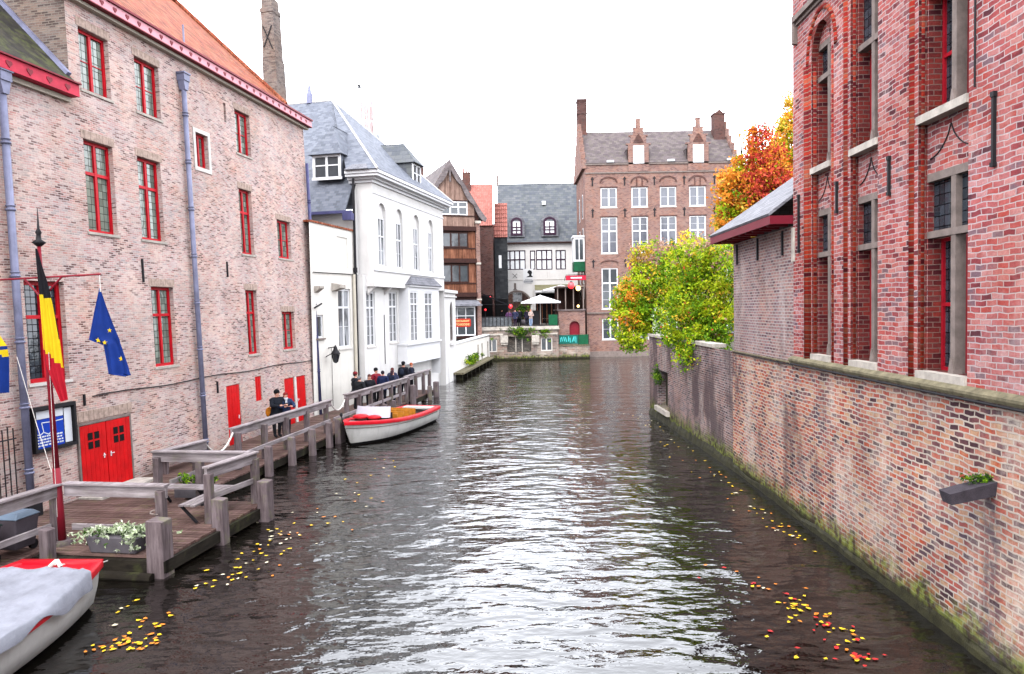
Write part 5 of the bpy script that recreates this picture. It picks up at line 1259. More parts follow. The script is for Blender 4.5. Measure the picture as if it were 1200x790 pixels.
def pk_b2(m, x, y, z, r):
    nz = noise.noise(Vector((x*1.5, y*1.5, z*1.5)))
    h = (z-3)/5
    if h > .7: return r.choice([2, 0, 2, 6, 0, 2])
    if h < .3: return 0 if nz < .2 else 2
    return (2 if r.random() < .9 else 3) if nz > -.12 else 0
b2 = empty('yellow_green_bush', 'large bright yellow green bush hanging over the garden wall beside the outbuilding', 'bush', (0, 0, 0))
cl = blobclumps(blobs, rr, 80, .15, .3, pk_b2)
# arching sprays
for i in range(26):
    a = rr.uniform(0, 6.28); x0, y0, z0 = 7.5+rr.uniform(-1, 1), 28.4+rr.uniform(-1, 1), 6.6
    for k in range(6): t = k/5; cl.append((x0+math.cos(a)*t*.9, y0+math.sin(a)*t*.9, z0+1.2*t-.3*t*t, .13, rr.choice([2, 3, 6, 0])))
for i in range(14):
    x0, y0 = 6.75+rr.uniform(-.35, .5), 27.2+rr.uniform(-1.4, 1.2)
    for k in range(5): t = k/4; cl.append((x0-.25*t, y0, 4.0-1.3*t*rr.uniform(.5, 1), .14, rr.choice([0, 0, 2])))
foliage('foliage', cl, 34, .085, ['lf_green', 'lf_dark', 'lf_yg', 'lf_yellow', 'lf_orange', 'lf_red', 'lf_pink'], b2, seed=5, spread=.26)
limbs('branch', (7.6, 28.4, 3.4), [((c[0], c[1], c[2]), .035) for c in rr.sample(cl, 50)], .05, b2)
vb = empty('variegated_shrub', 'pale variegated ivy shrub on top of the garden wall corner', 'shrub', (0, 0, 0))
cl = blobclumps([(6.95, 33.6, 4.35, .45, .6, .75, 0)], rr, 160, .12, .2, lambda m, x, y, z, r: r.choice([0, 0, 1]))
foliage('foliage', cl, 20, .09, ['lf_pale', 'lf_dark'], vb, seed=6, spread=.2); limbs('branch', (7.0, 33.6, 3.5), [((c[0], c[1], c[2]), .03) for c in cl[:12]], .03, vb)
def tree(name, label, base, h, blobs, mats, pick, seed, leaf=.135, dens=24, per=58):
    t = empty(name, label, 'tree', (0, 0, 0)); r = random.Random(seed)
    cl = blobclumps(blobs, r, dens, .28, .5, pick)
    foliage('crown', cl, per, leaf, mats, t, seed=seed+1, spread=.4)
    top = Vector((blobs[0][0], blobs[0][1], h)); limbs('trunk', base, [((top.x, top.y, top.z), .28)], .3, t, bend=.5)
    mid = Vector(base).lerp(top, .4)
    limbs('branch', tuple(mid), [((c[0], c[1], c[2]), .1) for c in r.sample(cl, 22)], .1, t, bend=.8)
    return t
AM = ['lf_orange', 'lf_yellow', 'lf_red', 'lf_yg', 'lf_dark', 'lf_green']
tree('orange_tree', 'orange and yellow leaved tree nearest the stepped gable house', (15.2, 46, 3.3), 15.0,
     [(14.6, 46, 11.6, 1.6, 1.7, 2.4, 0), (15.6, 46.2, 10.4, 1.7, 1.7, 2.0, 0), (15.0, 46, 13.4, .9, 1.1, 1.3, 0), (13.9, 46, 10.2, .8, 1.1, 1.1, 0), (16.2, 46, 9.2, 1.7, 1.5, 1.5, 0)], AM, lambda m, x, y, z, r: r.choice([0, 0, 1, 3, 0, 5, 0]), 31)
tree('red_maple_tree', 'crimson and orange tree behind the slate roof of the outbuilding', (16.8, 45, 3.3), 15.0,
     [(15.6, 45, 13.0, 1.3, 1.4, 2.3, 0), (16.6, 45, 11.6, 1.5, 1.5, 1.9, 0), (15.2, 44.6, 15.0, .7, .8, 1.2, 0), (17.6, 45, 11.0, 1.4, 1.4, 1.7, 0), (13.5, 44, 8.7, .8, .8, .35, 0)], AM, lambda m, x, y, z, r: r.choice([2, 2, 0, 2, 4 if z < 11.5 and x > 16.5 else 2, 0]), 37)
tree('yellow_tree', 'tall golden yellow tree rising beside the corner of the right brick house', (19.2, 50, 3.3), 17.0,
     [(19.6, 50, 15.2, 1.7, 1.6, 2.7, 0), (18.4, 50, 13.8, 1.3, 1.5, 2.1, 0), (19.2, 50, 17.8, .9, .9, 1.6, 0), (20.4, 50, 13.2, 1.8, 1.6, 2.2, 0), (19.5, 50, 11.3, 1.8, 1.6, 1.8, 1)], AM, lambda m, x, y, z, r: r.choice([4, 4, 2, 5]) if m == 1 else r.choice([1, 0, 1, 3, 1, 0]), 41)
sy = empty('sapling', 'thin yellow green sapling shoots just above the slate roof', 'sapling', (0, 0, 0))
cl = [(10.05+rr.uniform(-.25, .25), 27.5+rr.uniform(-.3, .3), 7.4+k*.14, .12, 0) for k in range(11)]
foliage('foliage', cl, 14, .11, ['lf_yg'], sy, seed=8, spread=.15); limbs('stem', (10.05, 27.5, 3.3), [((10.05, 27.5, 9.0), .05)], .05, sy)

# ------------------------------------------------------------------ garden wall and outbuilding
FG = Fa((6.8, 22.2), -1.15, 0, -1)
gw = FG.thing('garden_wall', 'stained old brick garden wall with a dark niche, where the canal bends right', 'wall')
mb = FG.mb(); wall(mb, 0, 12.4, -1, 3.68, [(8.7, 10.6, .62, 2.25, .5)]); mb.face([(12.4, 0, -1), (12.9, -14, -1), (12.9, -14, 3.68), (12.4, 0, 3.68)]); mb.build('wall', 'brick_garden', gw)
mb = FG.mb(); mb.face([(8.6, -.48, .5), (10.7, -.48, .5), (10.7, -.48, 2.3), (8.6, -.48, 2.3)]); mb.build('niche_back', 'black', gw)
mb = FG.mb(); mb.box(8.4, 10.8, -.3, .14, .4, .6); mb.build('niche_sill', 'stone', gw)
mb = FG.mb(); mb.box(2.0, 12.45, -.4, .06, 3.68, 3.8); mb.prism([(12.42, -.4), (12.92, -14), (12.5, -14), (12.05, -.4)], 3.681, 3.8, axis=2) if False else None; mb.build('coping', 'stone', gw)
mb = FG.mb(); mb.face([(12.43, 0, 3.8), (12.93, -14, 3.8), (12.5, -14, 3.8), (12.0, 0, 3.8)]); mb.build('side_coping', 'stone', gw)
mb = FG.mb(); prev = None; u = 0
rr = random.Random(12)
while u < 12.5:
    d = .05+.015*math.sin(u*1.1); h = .12+rr.uniform(-.05, .08); cur = [(u, .0, h+.15), (u, d, h), (u, d+.08, -.3)]
    if prev: mb.face([prev[0], cur[0], cur[1], prev[1]]); mb.face([prev[1], cur[1], cur[2], prev[2]])
    prev = cur; u += .3
mb.build('wall_foot', 'foot', gw)
nm = empty('niche_plant', 'tuft of moss and fern growing at the top of the dark wall niche', 'plant', (0, 0, 0))
c_ = FG.world(10.5, .05, 2.25); cl = [(c_.x+rr.uniform(-.12, .05), c_.y+rr.uniform(-.5, .1), c_.z+rr.uniform(-.6, .15), .13, rr.choice([0, 1])) for _ in range(22)]
foliage('foliage', cl, 26, .07, ['lf_green', 'lf_dark'], nm, seed=9, spread=.15)

ob_ = FRt.thing('outbuilding', 'small brick outbuilding with dark red eaves board and slate hip roof on the quay wall', 'outbuilding')
mb = FRt.mb(); mb.face([(17.32, -.015, 3.7), (22.25, -.015, 3.7), (22.25, -.015, 6.95), (17.32, -.015, 6.95)]); mb.face([(22.25, -.015, 3.3), (22.25, -5, 3.3), (22.25, -5, 6.95), (22.25, -.015, 6.95)]); mb.build('wall', 'brick_out', ob_)
mb = FRt.mb(); mb.box(17.35, 22.75, .5, .55, 7.0, 7.2); mb.box(22.75, 22.8, -5, .55, 7.0, 7.2); mb.box(17.3, 17.35, 0, .55, 7.0, 7.2); mb.box(17.35, 22.75, .0, .5, 7.12, 7.15); mb.build('eaves_board', 'eave_red', ob_)
for i in range(9): mb = FRt.mb(); mb.box(17.7+i*.58, 17.82+i*.58, -.02, .46, 6.98, 7.11); mb.build('rafter_end', 'darkred', ob_)
mb = FRt.mb()
roof_slab(mb, [(17.35, .58, 7.26), (22.85, .58, 7.26), (20.2, -2.4, 9.5), (17.35, -2.4, 9.5)], .06); roof_slab(mb, [(22.85, .58, 7.26), (22.85, -5.4, 7.26), (20.2, -2.4, 9.5)], .06); roof_slab(mb, [(17.35, -5.4, 7.26), (22.85, -5.4, 7.26), (20.2, -2.4, 9.5), (17.35, -2.4, 9.5)], .06)
mb.build('roof', 'slate_pale', ob_)
for u in (18.0, 19.9, 21.8): anchor(FRt, ob_, u, 6.3, 6.9, d=-.01, w=.06)

# spout moss
ms = empty('spout_moss', 'clump of green moss on top of the stone spout', 'moss', (0, 0, 0))
cl = []
for _ in range(16):
    c_ = FRt.world(9.94+rr.uniform(-.1, .1), rr.uniform(.03, .5)**1.2, 2.66-rr.uniform(0, .05)); cl.append((c_.x, c_.y, c_.z, .05, rr.choice([0, 1])))
foliage('foliage', cl, 40, .025, ['lf_green', 'lf_dark'], ms, seed=10, spread=.05)

# ------------------------------------------------------------------ wooden jetty
FD = Fa(LO, 8.9, 0, 1)
jt = FD.thing('wooden_jetty', 'weathered wooden jetty with post and plank railings along the left brick houses', 'jetty')
ZD = .38
mb = FD.mb(); rr = random.Random(2); u = 9.0
while u < 43.8:
    q1 = 2.35 if u < 14.9 else (5.12 if u < 18.95 else 2.85)
    mb.box(u, u+.122, .03, q1+rr.uniform(-.015, .015), ZD-.05, ZD+rr.uniform(-.004, .004)); u += .15
mb.build('deck', 'deck', jt)
mb = FD.mb()
for (a, b, q) in ((9, 14.9, 2.3), (18.95, 43.8, 2.82)): mb.box(a, b, q-.12, q+.02, .08, ZD-.055)
mb.box(14.84, 14.98, 2.3, 5.2, .1, ZD-.055); mb.box(14.9, 18.95, 5.05, 5.2, .08, ZD-.055); mb.box(18.9, 19.0, 2.8, 5.2, .08, ZD-.055)
mb.build('fascia', 'wood_dark', jt)
for u, q in [(9.5+i*2.2, q) for i in range(16) for q in (.5, 2.4)]+[(15.2, 4.6), (17.0, 4.6), (18.5, 4.6)]:
    mb = FD.mb(); mb.box(u, u+.25, q, q+.25, -1.2, .079); mb.build('pile', 'wood_dark', jt)
mb = FD.mb(); mb.tube((14.75, 2.6, .06), (14.75, 5.0, .02), .11); mb.build('fender_log', 'wood_dark', jt)
def post(u, q, z1=1.5, w=.17, z0=-.2, lean=0):
    mb = FD.mb(); a = w/2
    mb.mesh([(u-a, q-a, z0), (u+a, q-a, z0), (u+a, q+a, z0), (u-a, q+a, z0), (u-a, q-a+lean, z1), (u+a, q-a+lean, z1), (u+a, q+a+lean, z1+.0), (u-a, q+a+lean, z1)], [(0, 3, 2, 1), (4, 5, 6, 7), (0, 1, 5, 4), (1, 2, 6, 5), (2, 3, 7, 6), (3, 0, 4, 7)])
    return mb.build('post', 'wood_post', jt, bevel=.012)
def fender(u, q, z1=1.0, w=.27, w2=.22):
    mb = FD.mb(); mb.mesh([(u-w/2, q-w2/2, -1), (u+w/2, q-w2/2, -1), (u+w/2, q+w2/2+.04, -1), (u-w/2, q+w2/2+.04, -1), (u-w/2, q-w2/2, z1), (u+w/2, q-w2/2, z1), (u+w/2, q+w2/2, z1-.02), (u-w/2, q+w2/2, z1-.02)], [(0, 3, 2, 1), (4, 5, 6, 7), (0, 1, 5, 4), (1, 2, 6, 5), (2, 3, 7, 6), (3, 0, 4, 7)])
    return mb.build('fender_pile', 'wood_post', jt, bevel=.015)
def rail(p, q, z=1.5, h=.24, w=.07, cap=.2):
    mb = FD.mb(); mb.beam((p[0], p[1], z), (q[0], q[1], z), w, h); mb.beam((p[0], p[1], z+h/2+.02), (q[0], q[1], z+h/2+.02), cap, .045)
    return mb.build('handrail', 'wood_rail', jt, bevel=.006)
def lowrail(p, q, z=.85, h=.13, w=.06):
    mb = FD.mb(); mb.beam((p[0], p[1], z), (q[0], q[1], z), w, h); return mb.build('low_rail', 'wood_rail', jt, bevel=.006)
# near railing towards the bins
post(12.2, 2.2); post(15.45, 2.35, 1.45); rail((9.5, 2.25), (15.45, 2.42)); lowrail((9.5, 2.22), (15.3, 2.35), .8)
fender(14.75, 2.75, .95, .22, .2)
# front railing of the platform
post(15.5, 4.72, 1.55); rail((15.55, 2.5), (15.55, 4.82)); lowrail((15.6, 2.6), (15.6, 4.6), .72); fender(15.0, 5.0, 1.12, .36, .34)
# right end of the platform
post(17.2, 4.72); post(18.9, 4.92); rail((17.15, 4.68), (19.0, 4.9)); fender(16.95, 5.12, 1.02, .28, .26); fender(18.75, 5.25, 1.0, .34, .26); lowrail((17.2, 4.7), (18.9, 4.9), .95)
# back railing of the platform
post(18.85, 2.3); rail((18.9, 2.15), (18.95, 4.85)); post(18.95, 3.4, 1.4)
post(20.3, 2.45); rail((19.0, 2.35), (20.5, 2.62)); lowrail((18.9, 2.6), (20.3, 2.6), .85)
# long canal side railing
for u in (22.5, 24.1, 25.6, 27.2, 28.9): post(u, 2.42+.01*(u-22))
rail((22.35, 2.3), (29.3, 2.52)); lowrail((20.5, 2.6), (29.0, 2.6), .85)
for u in (23.3, 24.9, 26.5, 28.0): fender(u, 2.98, .95, .2, .2)
fender(29.0, 3.0, .98, .5, .22)
for u in (31.0, 32.3, 33.6, 34.9, 36.2, 37.4, 38.4): post(u, 2.5+.04*(u-31))
rail((30.95, 2.45), (38.5, 2.84), 1.5); lowrail((29.4, 2.6), (38.4, 2.75), .85)
for u in (31.7, 33.0, 34.4, 35.7): fender(u, 3.0, .8, .2, .18)
for u in (39.0, 40.4, 41.9, 43.2): post(u, 2.72, 1.55)
rail((38.9, 2.6), (43.4, 2.7), 1.5); fender(38.9, 3.0, 1.2, .4, .2); fender(43.6, 3.0, .9, .4, .25); fender(42.2, 3.0, .8, .3, .2)
# back railing by the wall
mb = FD.mb()
for i, (a, b) in enumerate([((20.5, 2.62, 1.52), (22.35, 2.35, 1.52)), ((29.3, 2.52, 1.5), (31.0, 2.45, 1.5))]):
    A = Vector(a); B = Vector(b); pts = []
    for k in range(11): t = k/10; p = A.lerp(B, t); p.z -= .38*4*t*(1-t); pts.append(tuple(p))
    mb = FD.mb(); mb.path(pts, .028, 8); mb.build('rope', 'stone_white', jt)

# bench on the platform (L shaped)
bn = FD.thing('bench', 'L shaped wooden bench inside the platform railing', 'bench')
mb = FD.mb()
for i in range(3): mb.box(18.35+i*.14, 18.47+i*.14, 2.5, 4.7, .82, .86)
mb.build('seat', 'wood_rail', bn)
mb = FD.mb()
for i in range(3): mb.box(16.9, 18.33, 4.15+i*.14, 4.27+i*.14, .815, .855)
mb.build('seat', 'wood_rail', bn)
for q in (2.7, 3.7): mb = FD.mb(); mb.beam((18.4, q, .82), (18.75, q, .4), .05, .05); mb.box(18.5, 18.56, q-.03, q+.03, .38, .82); mb.build('leg', 'iron', bn)
for u in (17.05, 18.1): mb = FD.mb(); mb.beam((u, 4.1, .81), (u, 4.5, .42), .05, .05); mb.build('leg', 'iron', bn)
wb = FD.thing('wall_bench', 'plain plank bench against the brick wall right of the red double door', 'bench')
mb = FD.mb(); mb.box(21.5, 23.6, .25, .65, .85, .91); mb.build('seat', 'wood_rail', wb)
for u in (21.7, 23.3): mb = FD.mb(); mb.box(u, u+.08, .3, .6, .38, .85); mb.build('leg', 'wood_post', wb)

# planter with trailing plant
pl = FD.thing('planter', 'grey rectangular trough planter at the front edge of the jetty platform', 'planter')
mb = FD.mb(); pr = [(15.02, .39), (15.38, .39), (15.44, .74), (14.96, .74)]
mb.mesh([(15.04, 3.45, .385), (15.36, 3.45, .385), (15.36, 4.45, .385), (15.04, 4.45, .385), (14.98, 3.38, .72), (15.42, 3.38, .72), (15.42, 4.52, .72), (14.98, 4.52, .72)], [(0, 3, 2, 1), (4, 5, 6, 7), (0, 1, 5, 4), (1, 2, 6, 5), (2, 3, 7, 6), (3, 0, 4, 7)])
M['trough'] = plain('grey concrete trough', lin(110, 104, 110), .9, var=.15)
mb.build('trough', 'trough', pl, bevel=.015)
fp = empty('trailing_plant', 'pale silvery green trailing plant spilling out of the grey trough', 'plant', (0, 0, 0))
cl = []; rr = random.Random(14)
for i in range(60):
    a = rr.uniform(0, 6.28); q0 = rr.uniform(3.45, 4.45); ln_ = rr.uniform(.3, .85)
    for k in range(6):
        t = k/5; c_ = FD.world(15.2+math.cos(a)*ln_*t*.6, q0+math.sin(a)*ln_*t*1.25, .78+.32*t-.5*t*t*rr.uniform(.5, 1.2)); cl.append((c_.x, c_.y, c_.z, .035, 0 if rr.random() < .9 else 1))
foliage('foliage', cl, 11, .045, ['lf_pale', 'lf_dark'], fp, seed=15, spread=.05, aspect=2.2)
for (u0, q0, r0, s0, lb, cn, den) in ((19.4, 3.0, .35, 18, 'small leafy potted plant behind the back railing of the platform', 'plant', 0),):
    p_ = FD.thing('potted_plant', lb, cn); mb = FD.mb(); mb.lathe((u0, -q0, ZD), [(.16, 0), (.22, .3)], 10) if False else mb.box(u0-.2, u0+.2, q0-.5, q0+.5, ZD, ZD+.28); mb.build('pot', 'trough', p_)
    c_ = FD.world(u0, q0, ZD+.4); cl = [(c_.x+rr.uniform(-.5, .5), c_.y+rr.uniform(-.2, .2), c_.z+rr.uniform(-.05, .15), .1, rr.choice([0, 1])) for _ in range(30)]
    pf = foliage('foliage', cl, 22, .06, ['lf_green', 'lf_dark'], None, seed=16, spread=.12); pf.parent = p_; pf.matrix_parent_inverse = (Matrix.Translation(p_.location) @ Matrix.Rotation(p_.rotation_euler[2], 4, 'Z')).inverted()
ql = empty('ledge_plant', 'leafy green weeds growing on the mossy ledge below the white quay wall', 'plant', (0, 0, 0)); cl = []
for _ in range(60):
    c_ = F3.world(10.5+rr.gauss(0, 1.5), .3, .75+abs(rr.gauss(0, .35))); cl.append((c_.x, c_.y, c_.z, .17, rr.choice([0, 0, 1, 2])))
foliage('foliage', cl, 20, .11, ['lf_green', 'lf_dark', 'lf_yg'], ql, seed=17, spread=.18)
tv = empty('terrace_ivy', 'green creeper hanging over the middle of the terrace coping', 'plant', (0, 0, 0)); cl = []
for _ in range(90):
    t = rr.random(); cl.append((.9+rr.gauss(0, .75), 71.65+rr.uniform(-.15, .1), 3.2-abs(rr.gauss(0, .5)), .16, rr.choice([0, 0, 1, 2])))
foliage('foliage', cl, 16, .11, ['lf_green', 'lf_dark', 'lf_dark'], tv, seed=18, spread=.18)
tv = empty('terrace_creeper', 'smaller creeper hanging at the right end of the terrace coping', 'plant', (0, 0, 0)); cl = [(3.1+rr.gauss(0, .3), 71.65, 3.0-abs(rr.gauss(0, .4)), .15, rr.choice([0, 1])) for _ in range(30)]
foliage('foliage', cl, 16, .1, ['lf_green', 'lf_dark'], tv, seed=19, spread=.18)
tv = empty('archway_plants', 'round dark potted shrub in front of the archway', 'shrub', (1.35, 80, 3.3))
mb = MB(); mb.lathe((0, 0, 0), [(.35, 0), (.45, .6)], 10); mb.build('pot', 'trough', tv)
cl = [(rr.gauss(0, .35), rr.gauss(0, .3), 1.3+rr.gauss(0, .4), .25, rr.choice([0, 1])) for _ in range(34)]
foliage('foliage', cl, 18, .13, ['lf_dark', 'lf_green'], tv, seed=20, spread=.25)

# bins
def bin_(u, q, label, lid):
    b = FD.thing('litter_bin', label, 'bin', 'litter bins on the jetty'); mb = FD.mb(); w = .3
    mb.mesh([(u-w*.8, q-w*.8, ZD+.12), (u+w*.8, q-w*.8, ZD+.12), (u+w*.8, q+w*.8, ZD+.12), (u-w*.8, q+w*.8, ZD+.12), (u-w, q-w, 1.12), (u+w, q-w, 1.12), (u+w, q+w, 1.12), (u-w, q+w, 1.12)], [(0, 3, 2, 1), (4, 5, 6, 7), (0, 1, 5, 4), (1, 2, 6, 5), (2, 3, 7, 6), (3, 0, 4, 7)])
    mb.build('body', 'bin_grey', b, bevel=.02); mb = FD.mb()
    mb.mesh([(u-w*1.1, q-w*1.1, 1.12), (u+w*1.1, q-w*1.1, 1.12), (u+w*1.1, q+w*1.1, 1.12), (u-w*1.1, q+w*1.1, 1.12), (u-w*.7, q-w*.8, 1.22), (u+w*.7, q-w*.8, 1.22), (u+w*.7, q+w*.8, 1.22), (u-w*.7, q+w*.8, 1.22)], [(4, 5, 6, 7), (0, 1, 5, 4), (1, 2, 6, 5), (2, 3, 7, 6), (3, 0, 4, 7), (0, 3, 2, 1)])
    mb.build('lid', lid, b, bevel=.02); mb = FD.mb()
    for s_ in (-1, 1): mb.tube((u+w*.9, q+s_*w*.5-.03, ZD+.1), (u+w*.9, q+s_*w*.5+.03, ZD+.1), .1, n=10)
    mb.build('wheel', 'iron', b)
M['bin_grey'] = plain('dark grey plastic', lin(96, 88, 96), .55, var=.15); M['bin_lid'] = plain('blue grey lid', lin(120, 138, 158), .35, var=.05); M['bin_green'] = plain('dark green lid', lin(40, 60, 58), .4)
bin_(14.9, 1.9, 'wheeled grey bin with a pale blue grey lid behind the near railing', 'bin_lid'); bin_(14.0, 1.9, 'wheeled grey bin with a dark green lid at the left picture edge', 'bin_green')
# mooring chain clump on the big fender
mc = FD.thing('mooring_shackle', 'white and steel rope shackle tied to the front post of the platform', 'shackle')
mb = FD.mb()
for i in range(5): a = i*1.25; mb.tube((15.25+.06*math.cos(a), 4.72+.07*math.sin(a), 1.1+.02*i), (15.25+.06*math.cos(a+1.2), 4.72+.07*math.sin(a+1.2), 1.12+.02*i), .016, n=6)
mb.build('rope_coil', 'stone_grey', mc); mb = FD.mb(); mb.ball((15.1, 4.78, 1.0), .08, .05, .07); mb.build('shackle', 'iron', mc)
# mooring posts in the water
for k, (px, py, h, lb) in enumerate([(-4.6, 50.6, 1.25, 'dark mooring post standing in the water just past the end of the jetty'), (-3.15, 69.0, 2.4, 'pale mooring post at the far end of the white quay wall')]):
    p_ = empty('mooring_post', lb, 'post', (px, py, 0)); mb = MB(); mb.lathe((0, 0, -1), [(.16, 0), (.14, h+.9), (.08, h+1)], 10); mb.build('pile', 'wood_dark' if k == 0 else 'stone_grey', p_)

# ------------------------------------------------------------------ flagpole and flags
fpz = ZD; PX, PY = -9.42, 14.9
pole = empty('flagpole', 'dark red flagpole with crossbar and spiked black finial standing on the jetty', 'flagpole', (PX, PY, ZD), (0, 0, 0))
dxp = -.035
mb = MB(); mb.smooth = True; mb.tube((0, 0, 0), (dxp*1.6, 0, 1.6), .085, .075, 12); mb.tube((dxp*1.6, 0, 1.6), (dxp*6.2, 0, 6.2), .06, .035, 12); mb.build('shaft', 'darkred', pole)
mb = MB(); mb.lathe((dxp*6.2, 0, 6.15), [(.02, 0), (.09, .06), (.13, .1), (.05, .16), (.04, .26), (.06, .3), (.025, .38), (.005, .8)], 10); mb.build('finial', 'iron', pole)
mb = MB(); zc = 5.52; mb.tube((-1.1, 0, zc-.02), (1.02, -.0, zc+.06), .02); mb.tube((-.2, 0, zc-.42), (-.55, 0, zc), .02); mb.tube((-.2, 0, zc-.42), (.22, 0, zc+.02), .02); mb.build('crossbar', 'darkred', pole)
mb = MB(); mb.tube((1.0, 0, zc+.04), (1.0, 0, zc-.3), .01); mb.path([(-.75, -.03, zc-1.6), (-.4, -.04, zc-3.0), (-.1, -.08, zc-4.0)], .007); mb.path([(-.06, -.08, 4), (-.03, -.08, .6)], .005); mb.build('halyard', 'stone_white', pole)
mb = MB(); mb.lathe((0, 0, -.4), [(.2, 0), (.2, .45), (.16, .5)], 12); mb.build('foot', 'wood_post', pole)
M['fl_black'] = plain('black flag cloth', lin(22, 20, 26), .85, var=.1); M['fl_yellow'] = plain('yellow flag cloth', lin(216, 184, 20), .8, var=.08); M['fl_red'] = plain('red flag cloth', lin(168, 16, 36), .8, var=.1)
M['fl_blue'] = plain('blue flag cloth', lin(10, 44, 118), .8, var=.12)
def cloth(name, rows, mats, label, y0, cols=14, fold=.05, nf=3.0, matf=None, stars=None, pole=None):
    """rows: list of (z, xl, xr); cloth surface with vertical folds"""
    root = empty(name, label, 'flag', (rows[0][1], y0, rows[0][0]))
    ox, oz = rows[0][1], rows[0][0]
    # refine rows
    R2_ = []
    for (z0, a0, b0), (z1, a1, b1) in zip(rows[:-1], rows[1:]):
        for k in range(6): t = k/6; R2_.append((z0+(z1-z0)*t, a0+(a1-a0)*t, b0+(b1-b0)*t))
    R2_.append(rows[-1])
    zt, zb_ = R2_[0][0], R2_[-1][0]
    def pt(i, j, off=0):
        z, a, b = R2_[i]; s_ = j/cols; amp = fold*min(1, (b-a)*4)*(.4+.6*i/len(R2_))
        zz = z-.06*s_*math.sin(i*.3)
        return (a+(b-a)*s_-ox, amp*math.sin(s_*nf*2*math.pi+i*.06)+off, zz-oz)
    mb = MB(); mb.smooth = True
    for i in range(len(R2_)-1):
        for j in range(cols):
            mb.m = matf(i/(len(R2_)-1), (j+.5)/cols) if matf else 0
            mb.face([pt(i, j), pt(i, j+1), pt(i+1, j+1), pt(i+1, j)])
    if stars:
        for (fi, fj, s_) in stars:
            c_ = Vector(pt(int(fi*(len(R2_)-1)), int(fj*cols)))
            for off in (-.012, .012):
                mb.m = 1; mb.smooth = False
                mb.face([(c_.x+math.sin(k*math.pi/5)*(s_ if k % 2 == 0 else s_*.42), c_.y+off, c_.z+math.cos(k*math.pi/5)*(s_ if k % 2 == 0 else s_*.42)) for k in range(10)])
    o = mb.build('cloth', mats, root); return root
cloth('belgian_flag', [(6.5, -9.68, -9.64), (5.9, -9.66, -9.46), (5.4, -9.64, -9.36), (4.6, -9.62, -9.24), (4.1, -9.60, -9.18), (3.85, -9.5, -9.16), (3.35, -9.3, -9.12)], ['fl_black', 'fl_yellow', 'fl_red'],
      'black yellow and red flag hanging limp along the pole', PY-.06, fold=.045, nf=2.5, matf=lambda t, s: 0 if t < .26+.05*s or s > .86 and t < .5 else (1 if t < .54+.13*s else 2))
cloth('blue_star_flag', [(5.68, -8.44, -8.42), (5.2, -8.57, -8.24), (4.62, -8.71, -8.06), (4.5, -8.42, -8.03), (4.1, -8.37, -7.88), (3.9, -8.35, -7.84), (3.84, -7.98, -7.85)], ['fl_blue', 'fl_yellow'],
      'blue flag with small yellow stars hanging from the right end of the crossbar', PY, fold=.06, nf=1.6, stars=[(.38, .3, .06), (.46, .36, .05), (.62, .75, .06), (.3, .75, .05)])
cloth('blue_yellow_flag', [(5.45, -10.75, -10.7), (4.9, -10.95, -10.58), (4.5, -11.0, -10.4), (4.2, -11.0, -10.38), (3.6, -10.95, -10.42)], ['fl_blue', 'fl_yellow'],
      'blue and yellow flag cut off by the left picture edge', PY, fold=.06, nf=2.0, matf=lambda t, s: 1 if .38 < t-.2*s < .5 or s > .8 and t < .5 else 0)

